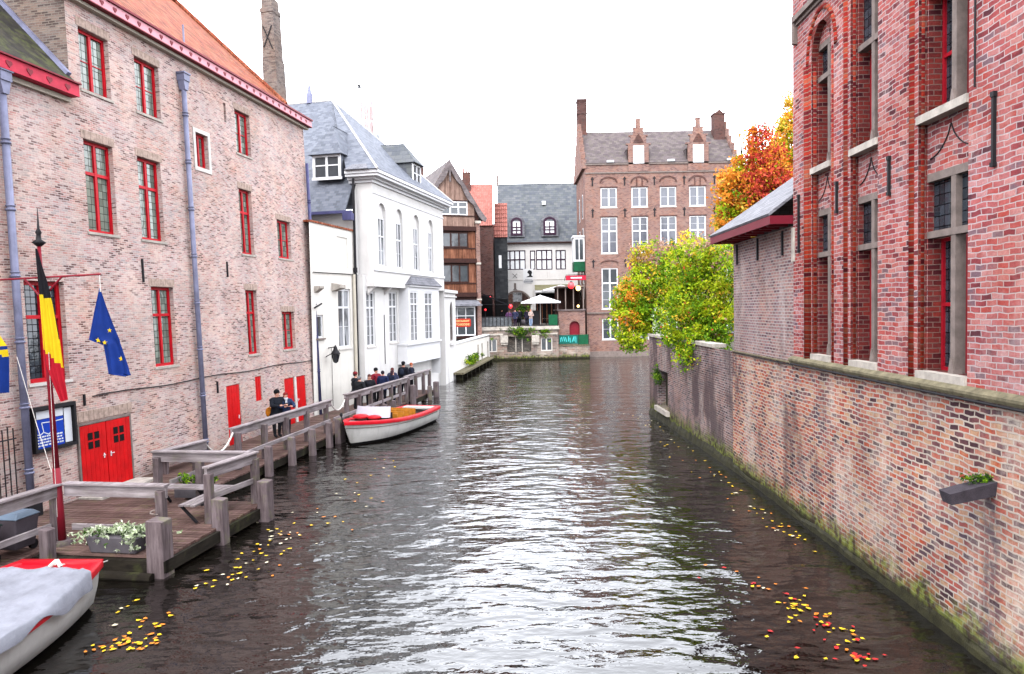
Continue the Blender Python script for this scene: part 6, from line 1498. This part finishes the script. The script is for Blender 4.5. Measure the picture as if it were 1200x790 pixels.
# ------------------------------------------------------------------ boats
def hull(mb_out, mb_rim, L_, B_, stations=18, bow=1.0, stern=.75, fh=.62, sheer=.28, boot=.16):
    """x from 0 (stern) to L_ (bow). returns section function"""
    def sec(t):
        w = B_/2*(min(1, (stern+(1-stern)*math.sin(min(1, t*2)*math.pi/2))) if t < .5 else (max(0.0, 1-((t-.5)/.5)**2.3*bow)))
        g = fh+sheer*(t**2.2)+.05*(1-t)**2
        return w, g
    return sec
def boat(name, label, loc, rz, L_, B_, bow=1.0, stern=.78, fh=.62, sheer=.3, under='black', hullm='boat_white', rimm='red'):
    root = empty(name, label, 'boat', loc, (0, 0, rz)); n = 22
    sec = hull(None, None, L_, B_, bow=bow, stern=stern, fh=fh, sheer=sheer)
    def ring(t):
        w, g = sec(t); rk = .45*sheer/.3 if bow > .9 else .12
        x = lambda z: L_*t+(rk*max(0, t-.75)*4*(z/g-.0)-(rk*max(0, t-.75)*4))*1.0
        return [(x(g), w, g), (x(g*.55), w*.96, g*.5), (x(.14), w*.88, .1), (x(-.1), w*.6, -.12), (x(-.3), 0, -.3)]
    mb = MB(); mb.smooth = True; und = MB()
    ts = [i/n for i in range(n+1)]
    for s_ in (1, -1):
        for a, b in zip(ts[:-1], ts[1:]):
            ra, rb = ring(a), ring(b)
            for k in range(4):
                mb.m = 0 if k < 2 else 1
                mb.face([(ra[k][0], s_*ra[k][1], ra[k][2]), (rb[k][0], s_*rb[k][1], rb[k][2]), (rb[k+1][0], s_*rb[k+1][1], rb[k+1][2]), (ra[k+1][0], s_*ra[k+1][1], ra[k+1][2])])
    for tt in (0, 1):
        r0 = ring(tt)
        if r0[0][1] > .01:
            mb.m = 0; mb.smooth = False; mb.face([(p[0], p[1], p[2]) for p in r0[:3]]+[(p[0], -p[1], p[2]) for p in r0[:3][::-1]]); mb.m = 1; mb.face([(p[0], p[1], p[2]) for p in r0[2:]]+[(p[0], -p[1], p[2]) for p in r0[2:][::-1]])
    h = mb.build('hull', [hullm, under], root, recalc=True)
    mb = MB(); mb.smooth = True
    for s_ in (1, -1):
        for a, b in zip(ts[:-1], ts[1:]):
            ra, rb = ring(a)[0], ring(b)[0]
            prof = [(.035, -.1), (.05, .0), (.02, .045), (-.16, .04), (-.17, -.02)]
            for (o1, z1), (o2, z2) in zip(prof[:-1], prof[1:]):
                f = lambda r, o, z: (r[0]+(.04 if o > 0 and r[1] < .1 else 0), s_*max(0, r[1]+o), r[2]+z)
                mb.face([f(ra, o1, z1), f(rb, o1, z1), f(rb, o2, z2), f(ra, o2, z2)])
    if ring(0)[0][1] > .01: r0 = ring(0)[0]; mb.box(r0[0]-.04, r0[0]+.15, -r0[1]-.03, r0[1]+.03, r0[2]-.1, r0[2]+.043)
    if ring(1)[0][1] > .01: r0 = ring(1)[0]; mb.box(r0[0]-.15, r0[0]+.04, -r0[1]-.03, r0[1]+.03, r0[2]-.1, r0[2]+.043)
    mb.build('gunwale', rimm, root)
    return root, ring, ts, sec
M['boat_white'] = plain('white boat hull paint', lin(208, 206, 202), .35, var=.1, vscale=1.5, streak=.4)
M['varnish'] = plain('varnished seat wood', lin(206, 136, 50), .4, var=.2, vscale=6)
M['boat_floor'] = plain('dark boat floor', lin(48, 34, 28), .7, var=.2)
M['perspex'] = plain('milky windscreen', lin(216, 214, 226), .2, var=.03)
# tour boat: bow points towards the bridge
bx, by = -6.35, 27.0; hx, hy = 2.15, 6.6; Lb = 6.95
rz = math.atan2(-hy, -hx)
tb, ring, ts, sec = boat('tour_boat', 'open white tour boat with red gunwale and wooden seats moored beside the jetty', (bx+hx, by+hy, 0), rz, Lb, 2.15, sheer=.36, fh=.6)
mb = MB(); pts = []
for a, b in zip(ts[:15], ts[1:16]):
    ra, rb = ring(a), ring(b); mb.face([(ra[0][0], ra[0][1]*.8, .18), (rb[0][0], rb[0][1]*.8, .18), (rb[0][0], -rb[0][1]*.8, .18), (ra[0][0], -ra[0][1]*.8, .18)])
    for s_ in (1, -1): mb.face([(ra[0][0], s_*(ra[0][1]-.12), ra[0][2]), (rb[0][0], s_*(rb[0][1]-.12), rb[0][2]), (rb[0][0], s_*rb[0][1]*.8, .18), (ra[0][0], s_*ra[0][1]*.8, .18)])
mb.build('inner_hull', 'boat_floor', tb)
mb = MB()   # foredeck
for a, b in zip(ts[17:-1], ts[18:]):
    ra, rb = ring(a)[0], ring(b)[0]; mb.face([(ra[0], ra[1]-.02, ra[2]-.03), (rb[0], max(0, rb[1]-.02), rb[2]-.03), (rb[0], -max(0, rb[1]-.02), rb[2]-.03), (ra[0], -ra[1]+.02, ra[2]-.03)])
mb.build('foredeck', 'boat_white', tb)
for i in range(4):
    x = 2.1+i*.56; mb = MB(); w = .6
    mb.box(x, x+.28, -w, w, .5, .56); mb.box(x-.06, x-.02, -w, w, .56, .85); mb.box(x, x+.25, -w+.1, -w+.16, .18, .5); mb.box(x, x+.25, w-.16, w-.1, .18, .5)
    mb.build('seat', 'varnish', tb)
mb = MB(); mb.box(.25, .7, -.7, .7, .62, .7); mb.build('stern_bench', 'boat_white', tb)
mb = MB(); ws = [(4.75+.22*math.cos(a)*1.0, .78*math.sin(a)) for a in [(-90+i*15)*math.pi/180 for i in range(13)]]
for p, q in zip(ws[:-1], ws[1:]): mb.mesh([(p[0], p[1], .85), (q[0], q[1], .85), (q[0]-.14, q[1]*.95, 1.28), (p[0]-.14, p[1]*.95, 1.28), (p[0]-.02, p[1], .85), (q[0]-.02, q[1], .85), (q[0]-.16, q[1]*.95, 1.28), (p[0]-.16, p[1]*.95, 1.28)], [(0, 1, 2, 3), (4, 7, 6, 5), (3, 2, 6, 7)])
mb.build('windscreen', 'perspex', tb)
mb = MB(); mb.box(4.0, 4.35, -.5, .5, .4, .95); mb.build('console', 'boat_floor', tb)
mb = MB(); mb.ball((5.25, -.25, .93), .3, .35, .1); mb.ball((5.25, .35, .92), .25, .3, .09); mb.build('cushion', 'red', tb)
mb = MB(); mb.tube((Lb+.05, 0, .95), (Lb+.15, 0, 1.25), .02); mb.ball((Lb+.16, 0, 1.28), .06, .06, .08); mb.build('bow_light', 'iron', tb)
mb = MB()
for a, b in zip(ts[1:-1], ts[2:]):
    for s_ in (1, -1):
        ra, rb = ring(a), ring(b); pa = (ra[0][0]*.5+ra[1][0]*.5, s_*(ra[0][1]*.5+ra[1][1]*.5+.012), ra[0][2]*.5+ra[1][2]*.5); pb = (rb[0][0]*.5+rb[1][0]*.5, s_*(rb[0][1]*.5+rb[1][1]*.5+.012), rb[0][2]*.5+rb[1][2]*.5); mb.tube(pa, pb, .014, n=5, cap=False)
mb.build('rubbing_strake', 'stone_grey', tb)
for x_ in (2.0, 4.4): mb = MB(); w_, g_ = sec(x_/Lb); mb.tube((x_, -w_-.09, g_-.12), (x_, -w_-.09, g_-.48), .07, n=8); mb.tube((x_, -w_-.04, g_+.03), (x_, -w_-.09, g_-.12), .01, n=5); mb.build('fender', 'iron', tb)
# covered boat in the corner
rz2 = R(90-3)
cb, ring, ts, sec = boat('covered_boat', 'white boat with red rim under a pale grey tarpaulin in the lower left corner', (-8.4, 5.45, 0), rz2, 7.2, 2.45, bow=.42, stern=.9, fh=.66, sheer=.12)
mb = MB(); mb.smooth = True; rr = random.Random(6); rowsn = []
nx = 110; ny = 40
for i in range(nx+1):
    t = i/nx*.915; x = 7.2*t; w, g = sec(t); row = []
    for j in range(ny+1):
        s_ = -1+2*j/ny
        y = s_*(w+.05); prof = 1-abs(s_)**6
        z = g+.07+.05*prof+.02*math.sin(x*2.6+s_*1.5)*prof+.04*noise.noise(Vector((x*1.3, y*3.0, 0)))+.03*abs(noise.noise(Vector((x*3.1, y*.9, 7))))+.03*abs(noise.noise(Vector((x*.8+y*1.4, y*4.2-x*.6, 3))))+.03*max(0, 1-abs(((y*1.6+x*.12) % 1)-.5)*14)
        z += .03*math.exp(-((x*1.0) % 1.45-.7)**2*90)*prof
        row.append((x, y, z))
    sk = .12+.09*math.sin(x*2.3)+.05*math.sin(x*5.9)
    left = (x, -(w+.075), g-sk); right = (x, (w+.075), g-sk)
    rowsn.append([left]+row+[right])
for a, b in zip(rowsn[:-1], rowsn[1:]):
    for j in range(len(a)-1): mb.face([a[j], b[j], b[j+1], a[j+1]])
M['tarp'] = plain('pale grey tarpaulin', lin(138, 140, 150), .6, var=.16, vscale=2.6, bumpd=.012, streak=.2)
mb.build('tarpaulin', 'tarp', cb)
mb = MB(); mb.box(6.5, 7.1, -.75, .75, .72, .79); mb.build('stern_deck', 'red', cb) if True else None
mb = MB(); mb.path([(6.9, -.2, .8), (6.95, -.1, .9), (6.9, .0, .8)], .035, 6); mb.path([(6.9, -.1, .84), (7.6, -.4, .6), (8.2, -.2, .45)], .014); mb.build('mooring_rope', 'stone_white', cb)

# ------------------------------------------------------------------ people
def skin_mesh(verts, edges, rad, sub=2, root=0):
    me = bpy.data.meshes.new('s'); me.from_pydata(verts, edges, []); o = bpy.data.objects.new('s', me); col.objects.link(o)
    m = o.modifiers.new('sk', 'SKIN'); m.use_smooth_shade = True
    for i, r in enumerate(rad):
        sv = me.skin_vertices[0].data[i]; sv.radius = (r, r) if not isinstance(r, tuple) else r; sv.use_root = (i == root)
    s = o.modifiers.new('sub', 'SUBSURF'); s.levels = sub; s.render_levels = sub
    dg = bpy.context.evaluated_depsgraph_get(); dg.update()
    me2 = bpy.data.meshes.new_from_object(o.evaluated_get(dg)); bpy.data.objects.remove(o); return me2
cols_cache = {}
def cmat(rgb):
    if rgb not in cols_cache: cols_cache[rgb] = plain('cloth %d %d %d' % rgb, lin(*rgb), .9, var=.25, vscale=7, bumpd=.008)
    return cols_cache[rgb]
def person(loc, rz, label, coat, legs, hair, hat=None, arms='side', h=1.74, group=None, bag=None, scarf=None, lean=0, woman=False, stride=.06):
    k = h/1.74
    root = empty('person', label, 'person', loc, (0, 0, rz), group)
    A = {'side': [((.27, .0, 1.16), (.27, -.08, .9), (.26, -.12, .82))], 'front': [((.28, -.02, 1.16), (.14, -.27, 1.1), (.06, -.32, 1.12))],
         'hug': [((.3, -.14, 1.2), (.2, -.42, 1.22), (.08, -.5, 1.24))], 'pocket': [((.31, .05, 1.15), (.23, -.08, .95), (.2, -.1, .88))]}[arms][0]
    v = [(0, 0, .94), (0, .01, 1.12), (0, .0+lean*.5, 1.32), (0, lean, 1.46), (0, lean-.01, 1.53), (0, lean-.02, 1.6), (0, lean-.015, 1.68)]
    rd = [.135, .125, .15, .09, .055, .078, .075]; e = [(0, 1), (1, 2), (2, 3), (3, 4), (4, 5), (5, 6)]
    if woman: rd[1] = .11; rd[2] = .135
    sw = .19 if not woman else .165
    for s_ in (-1, 1):
        b = len(v)
        v += [(s_*.095, 0, .86), (s_*.1, -.03*s_*stride/.06, .48), (s_*.105, .02+s_*stride*.5, .09), (s_*.11, -.13+s_*stride*.5, .045)]
        rd += [.11, .078, .055, .045]; e += [(0, b), (b, b+1), (b+1, b+2), (b+2, b+3)]
        b = len(v); v += [(s_*sw, lean, 1.42), (s_*A[0][0], A[0][1]+lean*.5, A[0][2]), (s_*A[1][0], A[1][1]+lean*.5, A[1][2]), (s_*A[2][0], A[2][1]+lean*.5, A[2][2])]
        rd += [.06, .045, .032, (.04, .022)]; e += [(3, b), (b, b+1), (b+1, b+2), (b+2, b+3)]
    me = skin_mesh([(x*k, y*k, z*k) for x, y, z in v], e, [(r[0]*k, r[1]*k) if isinstance(r, tuple) else r*k for r in rd])
    me.materials.clear(); me.materials.append(M['skin']); me.materials.append(cmat(legs)); me.materials.append(cmat(coat)); me.materials.append(M['iron'])
    mi = []
    for p in me.polygons:
        c = p.center/k; m_ = 0
        if c.z < .085: m_ = 3
        elif c.z < .95 and abs(c.x) < .22: m_ = 1
        elif c.z < 1.5 and not (abs(c.x) > .0 and (Vector(c)-Vector((A[2][0] if c.x > 0 else -A[2][0], A[2][1]+lean*.5, A[2][2]))).length < .085): m_ = 2
        mi.append(m_)
    me.polygons.foreach_set('material_index', mi)
    # face and fingers merged into the body mesh
    bm = bmesh.new(); bm.from_mesh(me)
    extra = MB()
    hz = 1.625*k; fy = (lean-.09)*k
    extra.m = 0; extra.mesh([(-.014*k, fy, hz-.0*k), (.014*k, fy, hz), (0, fy-.0*k, hz+.04*k), (0, fy-.03*k, hz-.012*k)], [(0, 1, 3), (1, 2, 3), (2, 0, 3)])
    extra.m = 3
    for s_ in (-1, 1): extra.ball((s_*.03*k, fy+.006*k, hz+.035*k), .009*k, .006*k, .007*k, 6, 4)
    extra.m = 0
    for s_ in (-1, 1): extra.ball((s_*.078*k, (lean-.005)*k, hz+.01*k), .012*k, .02*k, .03*k, 6, 4)
    extra.m = 2; extra.box(-.024*k, .024*k, fy-.004*k, fy+.006*k, hz-.047*k, hz-.04*k); extra.m = 0
    for s_ in (-1, 1):
        hp = Vector((s_*A[2][0], A[2][1]+lean*.5, A[2][2])); fd = (hp-Vector((s_*A[1][0], A[1][1]+lean*.5, A[1][2]))).normalized()
        sd = Vector((0, 1, 0)) if abs(fd.y) < .6 else Vector((0, 0, 1))
        for j in range(4):
            p0 = (hp+sd*(j-1.5)*.019)*k; L_ = (.075, .088, .082, .062)[j]*k; p1 = p0+fd*L_*.55; p2 = p1+(fd+Vector((-s_*.5, 0, -.1))).normalized()*L_*.5
            extra.tube(p0, p1, .0095*k, .0085*k, 5); extra.tube(p1, p2, .0085*k, .006*k, 5)
        p0 = (hp-fd*.03+sd*.025)*k; extra.tube(p0, p0+(fd+sd*.9).normalized()*.06*k, .011*k, .008*k, 5)
    b0 = extra.build('x', [M['skin']]*4, None, recalc=False); m2 = b0.data; m2.materials.clear(); bm.from_mesh(m2); bpy.data.objects.remove(b0)
    bm.to_mesh(me); bm.free()
    me.name = 'person_body'; o = bpy.data.objects.new('body', me); col.objects.link(o); o.parent = root
    # coat
    v = [(0, 0, .8), (0, .0, 1.02), (0, .0+lean*.5, 1.3), (0, lean, 1.44), (0, lean-.005, 1.52)]; rd = [.26, .225, .235, .15, .09]; e = [(0, 1), (1, 2), (2, 3), (3, 4)]
    if woman: rd = [.25, .205, .205, .13, .085]
    for s_ in (-1, 1):
        b = len(v); v += [(s_*sw*1.05, lean, 1.41), (s_*A[0][0], A[0][1]+lean*.5, A[0][2]), (s_*(A[1][0]), A[1][1]+lean*.5, A[1][2])]; rd += [.1, .082, .062]; e += [(3, b), (b, b+1), (b+1, b+2)]
    me = skin_mesh([(x*k, y*k, z*k) for x, y, z in v], e, [r*k for r in rd], root=1)
    for vt in me.vertices:
        if abs(vt.co.x) < .2*k and .7*k < vt.co.z < 1.5*k: vt.co.y *= .82
        n_ = noise.noise(vt.co*9)*.012; vt.co += vt.normal*n_
    me.materials.clear(); me.materials.append(cmat(coat)); me.polygons.foreach_set('material_index', [0]*len(me.polygons)); o = bpy.data.objects.new('coat', me); col.objects.link(o); o.parent = root
    # hair
    mb = MB(); mb.ball((0, (lean+.012)*k, 1.665*k), .093*k, .098*k, .1*k, 12, 8)
    if woman: mb.ball((0, (lean+.045)*k, 1.57*k), .09*k, .06*k, .13*k, 10, 7)
    me = mb.build('hair', cmat(hair), root)
    if hat:
        mb = MB(); mb.ball((0, (lean+.005)*k, 1.71*k), .104*k, .112*k, .095*k, 12, 8); mb.lathe((0, (lean+.0)*k, 1.672*k), [(.106*k, 0), (.112*k, .02*k), (.1*k, .05*k)], 14); mb.build('hat', cmat(hat), root)
    if scarf: mb = MB(); mb.lathe((0, (lean-.005)*k, 1.46*k), [(.09*k, 0), (.11*k, .03*k), (.09*k, .08*k)], 12); mb.box(-.05*k, .03*k, (lean-.16)*k, (lean-.13)*k, 1.2*k, 1.48*k); mb.build('scarf', cmat(scarf), root)
    if bag:
        b_ = empty('bag', bag[1], 'bag', (0, 0, 0)); 
        mb = MB(); mb.ball((bag[2][0]*k, bag[2][1]*k, bag[2][2]*k), .14, .09, .19, 10, 8); o = mb.build('body', cmat(bag[0]), b_)
        mb = MB(); mb.path([(bag[2][0]*k-.08, bag[2][1]*k, bag[2][2]*k+.1), (-.1*k, -.13*k, 1.42*k), (.1*k, .14*k, 1.42*k), (bag[2][0]*k+.05, bag[2][1]*k, bag[2][2]*k+.1)], .015, 5); mb.build('strap', cmat(bag[0]), b_)
        b_.matrix_world = Matrix.Translation(loc) @ Matrix.Rotation(rz, 4, 'Z')
    return root
def dock(u, q): p = FD.world(u, q, ZD); return (p.x, p.y, ZD)
# rz: 0 = faces the bridge (-y)
G1 = 'people queueing on the jetty'
person(dock(27.9, .95), R(-70+180-60), 'person in a black hat and dark padded coat hugging someone by the small red doors', (30, 34, 44), (28, 28, 34), (30, 26, 26), hat=(20, 20, 24), arms='hug', h=1.78, lean=-.04, bag=((214, 130, 36), 'orange bag hanging at the side of the hugging couple', (-.2, .2, .95)))
person(dock(28.15, 1.2), R(30), 'red haired person in a blue jacket and white scarf embraced by the red doors', (46, 60, 96), (34, 36, 48), (150, 44, 44), arms='hug', h=1.68, woman=True, scarf=(220, 222, 230))
person(dock(34.5, 1.75), R(150), 'person with grey hair in a dark parka, foremost of the queue at the railing', (40, 42, 46), (36, 36, 42), (130, 132, 136), arms='front', h=1.7, group=G1)
person(dock(35.3, 1.25), R(120), 'person with a dull red cap behind the grey haired one', (38, 40, 48), (40, 40, 46), (60, 34, 30), hat=(140, 44, 52), arms='pocket', h=1.8, group=G1)
person(dock(34.9, 2.1), R(20), 'brown haired person in a black jacket facing the bridge beside the grey haired one', (32, 32, 40), (30, 30, 38), (92, 46, 42), arms='front', h=1.74, woman=True, group=G1)
person(dock(37.5, 1.5), R(60), 'person in a dark red coat with a black hat', (142, 34, 50), (36, 34, 40), (34, 28, 28), hat=(28, 26, 30), arms='pocket', h=1.8, group=G1)
person(dock(37.1, 2.0), R(170), 'person in a navy padded jacket seen from behind', (34, 44, 82), (34, 36, 48), (44, 38, 50), arms='side', h=1.72, group=G1)
person(dock(37.7, 2.3), R(140), 'person in a dark blue coat close behind the navy jacket', (42, 50, 74), (32, 34, 44), (70, 48, 56), arms='pocket', h=1.7, group=G1, woman=True)
person(dock(38.9, 1.9), R(-10), 'person with brown hair in a blue grey jacket facing the bridge', (66, 70, 98), (44, 46, 60), (104, 52, 50), arms='pocket', h=1.72, woman=True, group=G1)
person(dock(41.0, 1.85), R(160), 'tall person in black with a hood carrying a dark backpack beside the last railing', (26, 28, 40), (24, 24, 32), (22, 22, 28), hat=(20, 20, 28), arms='side', h=1.86, group=G1, bag=((40, 48, 66), 'dark blue backpack on the person in black', (0, .2, 1.25)))
person(dock(42.2, 1.95), R(100), 'ginger haired person in a dark jacket, last on the jetty', (40, 44, 62), (34, 34, 42), (196, 104, 70), arms='front', h=1.74, group=G1)
G2 = 'people on the terrace'
person((-.28, 72.9, 3.3), R(15), 'person in a purple coat and black boots at the terrace edge', (104, 66, 110), (30, 28, 36), (70, 44, 50), arms='pocket', h=1.68, woman=True, group=G2)
person((.35, 73.1, 3.3), R(-20), 'person in dark blue clothes beside the purple coat', (52, 56, 84), (58, 44, 66), (52, 40, 44), arms='pocket', h=1.74, group=G2)
person((.8, 73.9, 3.3), R(180), 'person in black seen from behind left of the jeans wearer', (30, 34, 40), (32, 34, 40), (40, 34, 32), arms='side', h=1.78, group=G2)
person((1.92, 72.8, 3.3), R(30), 'person in a pale jacket and light blue jeans on the terrace', (200, 178, 170), (150, 172, 206), (196, 130, 90), arms='front', h=1.7, woman=True, group=G2)
person((1.55, 73.6, 3.3), R(200), 'person in dark clothes standing just behind the pale jacket', (44, 42, 60), (38, 38, 50), (60, 44, 44), arms='side', h=1.74, group=G2)
person((-1.0, 74.2, 3.3), R(90), 'person in black under the black awning', (24, 24, 28), (26, 26, 30), (40, 32, 30), arms='pocket', h=1.76, group=G2)

# ------------------------------------------------------------------ floating leaves
leafcols = {'yellow': lin(236, 196, 40), 'orange': lin(224, 132, 44), 'red': lin(196, 44, 44), 'pale': lin(232, 222, 190)}
lm = {}
for k, c in leafcols.items():
    m_ = plain('%s fallen leaf' % k, c, .5, var=.25, vscale=14); M['fallen_'+k] = m_
    lst = []
    for v_ in range(3):
        r_ = random.Random(v_*7+len(k)); mb = MB(); pts = []
        for i in range(9):
            t = 2*math.pi*i/9; rad = .052*(1+.16*math.sin(t*(2+v_))+.15*r_.uniform(-1, 1)); pts.append((rad*math.cos(t)*1.15, rad*math.sin(t)*.85, .003+.006*r_.random()))
        c0 = (0, 0, .004)
        mb.mesh([c0]+pts, [(0, i+1, (i+1) % 9+1) for i in range(9)]); mb.tube((.05, 0, .006), (.1, .01, .012), .002, n=4)
        o = mb.build('tmp_leaf', m_); lst.append(o.data); o.data.name = 'fallen_leaf_'+k; bpy.data.objects.remove(o)
    lm[k] = lst
rr = random.Random(77)
clusters = [  # x, y, sx, sy, n, weights(y,o,r,p), place
    (-6.1, 11.1, .26, .16, 38, 'yyyyyoo', 'in the drift beside the covered boat'), (-6.0, 11.9, .22, .2, 12, 'yyyo', 'in the drift beside the covered boat'),
    (-5.6, 13.9, .4, .4, 22, 'yypyo', 'off the front of the jetty platform'), (-5.3, 15.8, .35, .8, 34, 'yyopy', 'off the front of the jetty platform'), (-4.8, 18.0, .7, 1.6, 18, 'yop', 'off the front of the jetty platform'),
    (-4.6, 22.5, .9, 2.2, 14, 'yyp', 'in mid canal left of the bright water'), (-6.8, 12.6, .3, .4, 6, 'yp', 'in the drift beside the covered boat'),
    (4.75, 11.9, .22, .45, 34, 'yyyyror', 'in the drift near the lower right wall'), (5.0, 11.1, .18, .35, 16, 'yyror', 'in the drift near the lower right wall'), (4.9, 10.2, .22, .2, 16, 'rryor', 'in the drift near the lower right wall'),
    (4.3, 12.8, .5, .8, 16, 'yorp', 'in the drift near the lower right wall'), (3.9, 10.6, .25, .3, 4, 'yr', 'in the drift near the lower right wall'),
    (6.15, 16.3, .16, .7, 22, 'yyyo', 'close under the right quay wall'), (5.7, 18.6, .5, 1.5, 14, 'yop', 'close under the right quay wall'), (6.1, 21.5, .35, 2.0, 18, 'yoyp', 'close under the right quay wall'), (6.0, 27.5, .35, 3.0, 16, 'yyp', 'close under the garden wall'), (5.6, 32, .5, 2.0, 10, 'yp', 'close under the garden wall')]
cn = {'y': 'yellow', 'o': 'orange', 'r': 'red', 'p': 'pale'}; tot = 0
for (x, y, sx, sy, n, w, place) in clusters:
    n = int(n*.98)
    for i in range(n):
        k = cn[rr.choice(w)]; px = rr.gauss(x, sx); py = rr.gauss(y, sy)
        if px > 6.3: px = 6.3-rr.random()*.3
        o = bpy.data.objects.new('fallen_leaf', rr.choice(lm[k])); col.objects.link(o)
        o.location = (px, py, .012+rr.uniform(0, .006)); o.rotation_euler = (0, 0, rr.uniform(0, 6.28)); s_ = rr.uniform(.42, .85); o.scale = (s_, s_, s_)
        tag(o, '%s autumn leaf floating on the water %s' % (k, place), 'leaf', '%s fallen leaves %s' % (k, place)); tot += 1
print('leaves', tot)
bd = empty('bird', 'tiny dark bird flying in the white sky above the belfry', 'bird', (-12.5, 62, 24.0)); mb = MB(); mb.ball((0, 0, 0), .22, .07, .06, 8, 6); mb.tube((.2, 0, .02), (.3, 0, .02), .04, .01); mb.build('body', 'iron', bd)
for s_ in (-1, 1):
    mb = MB(); mb.mesh([(.1, 0, .03), (-.1, 0, .03), (-.12, s_*.35, .14), (-.02, s_*.45, .1), (.12, s_*.3, .15)], [(0, 1, 2, 3, 4)]); mb.build('wing', 'iron', bd)

# ------------------------------------------------------------------ light and camera
w = bpy.data.worlds.new('World'); sc.world = w; w.use_nodes = True; nt = w.node_tree
for n in list(nt.nodes): nt.nodes.remove(n)
out = nt.nodes.new('ShaderNodeOutputWorld'); bg = nt.nodes.new('ShaderNodeBackground'); sky = nt.nodes.new('ShaderNodeTexSky')
SUN_EL, SUN_AZ = R(48), R(200)
sky.sky_type = 'NISHITA'; sky.sun_disc = False; sky.sun_elevation = SUN_EL; sky.sun_rotation = SUN_AZ; sky.air_density = 1.6; sky.dust_density = 6; sky.ozone_density = 1
hs_ = nt.nodes.new('ShaderNodeHueSaturation'); hs_.inputs['Saturation'].default_value = .22; hs_.inputs['Value'].default_value = 2.7
mx = nt.nodes.new('ShaderNodeMix'); mx.data_type = 'RGBA'; mx.inputs[0].default_value = .6; mx.inputs[7].default_value = (42, 43.3, 47, 1)
nt.links.new(sky.outputs[0], hs_.inputs['Color']); nt.links.new(hs_.outputs[0], mx.inputs[6]); nt.links.new(mx.outputs[2], bg.inputs[0]); bg.inputs[1].default_value = .15; nt.links.new(bg.outputs[0], out.inputs[0])
sun = bpy.data.lights.new('sun', 'SUN'); sun.energy = 1.0; sun.angle = R(20); sun.color = (1, .96, .9)
so = bpy.data.objects.new('sun', sun); col.objects.link(so)
dirv = Vector((math.sin(SUN_AZ)*math.cos(SUN_EL), math.cos(SUN_AZ)*math.cos(SUN_EL), math.sin(SUN_EL)))
so.rotation_euler = dirv.to_track_quat('Z', 'Y').to_euler()
f_ = 850.; pt_ = math.atan2(33, f_); rl_ = .018
Fv = Vector((0, math.cos(pt_), -math.sin(pt_))); R0 = Vector((1, 0, 0)); U0v = Vector((0, math.sin(pt_), math.cos(pt_)))
Rv = R0*math.cos(rl_)-U0v*math.sin(rl_); Uv = R0*math.sin(rl_)+U0v*math.cos(rl_)
cam = bpy.data.cameras.new('camera'); cam.sensor_width = 36; cam.lens = f_/1200*36; cam.clip_end = 4000; cam.clip_start = .1
co = bpy.data.objects.new('camera', cam); col.objects.link(co)
co.matrix_world = Matrix(((Rv.x, Uv.x, -Fv.x, 0), (Rv.y, Uv.y, -Fv.y, 0), (Rv.z, Uv.z, -Fv.z, 5.1), (0, 0, 0, 1)))
sc.camera = co
sc.view_settings.view_transform = 'Standard'; sc.view_settings.look = 'None'; sc.view_settings.gamma = 1; sc.view_settings.exposure = .58
sc.render.engine = 'CYCLES'
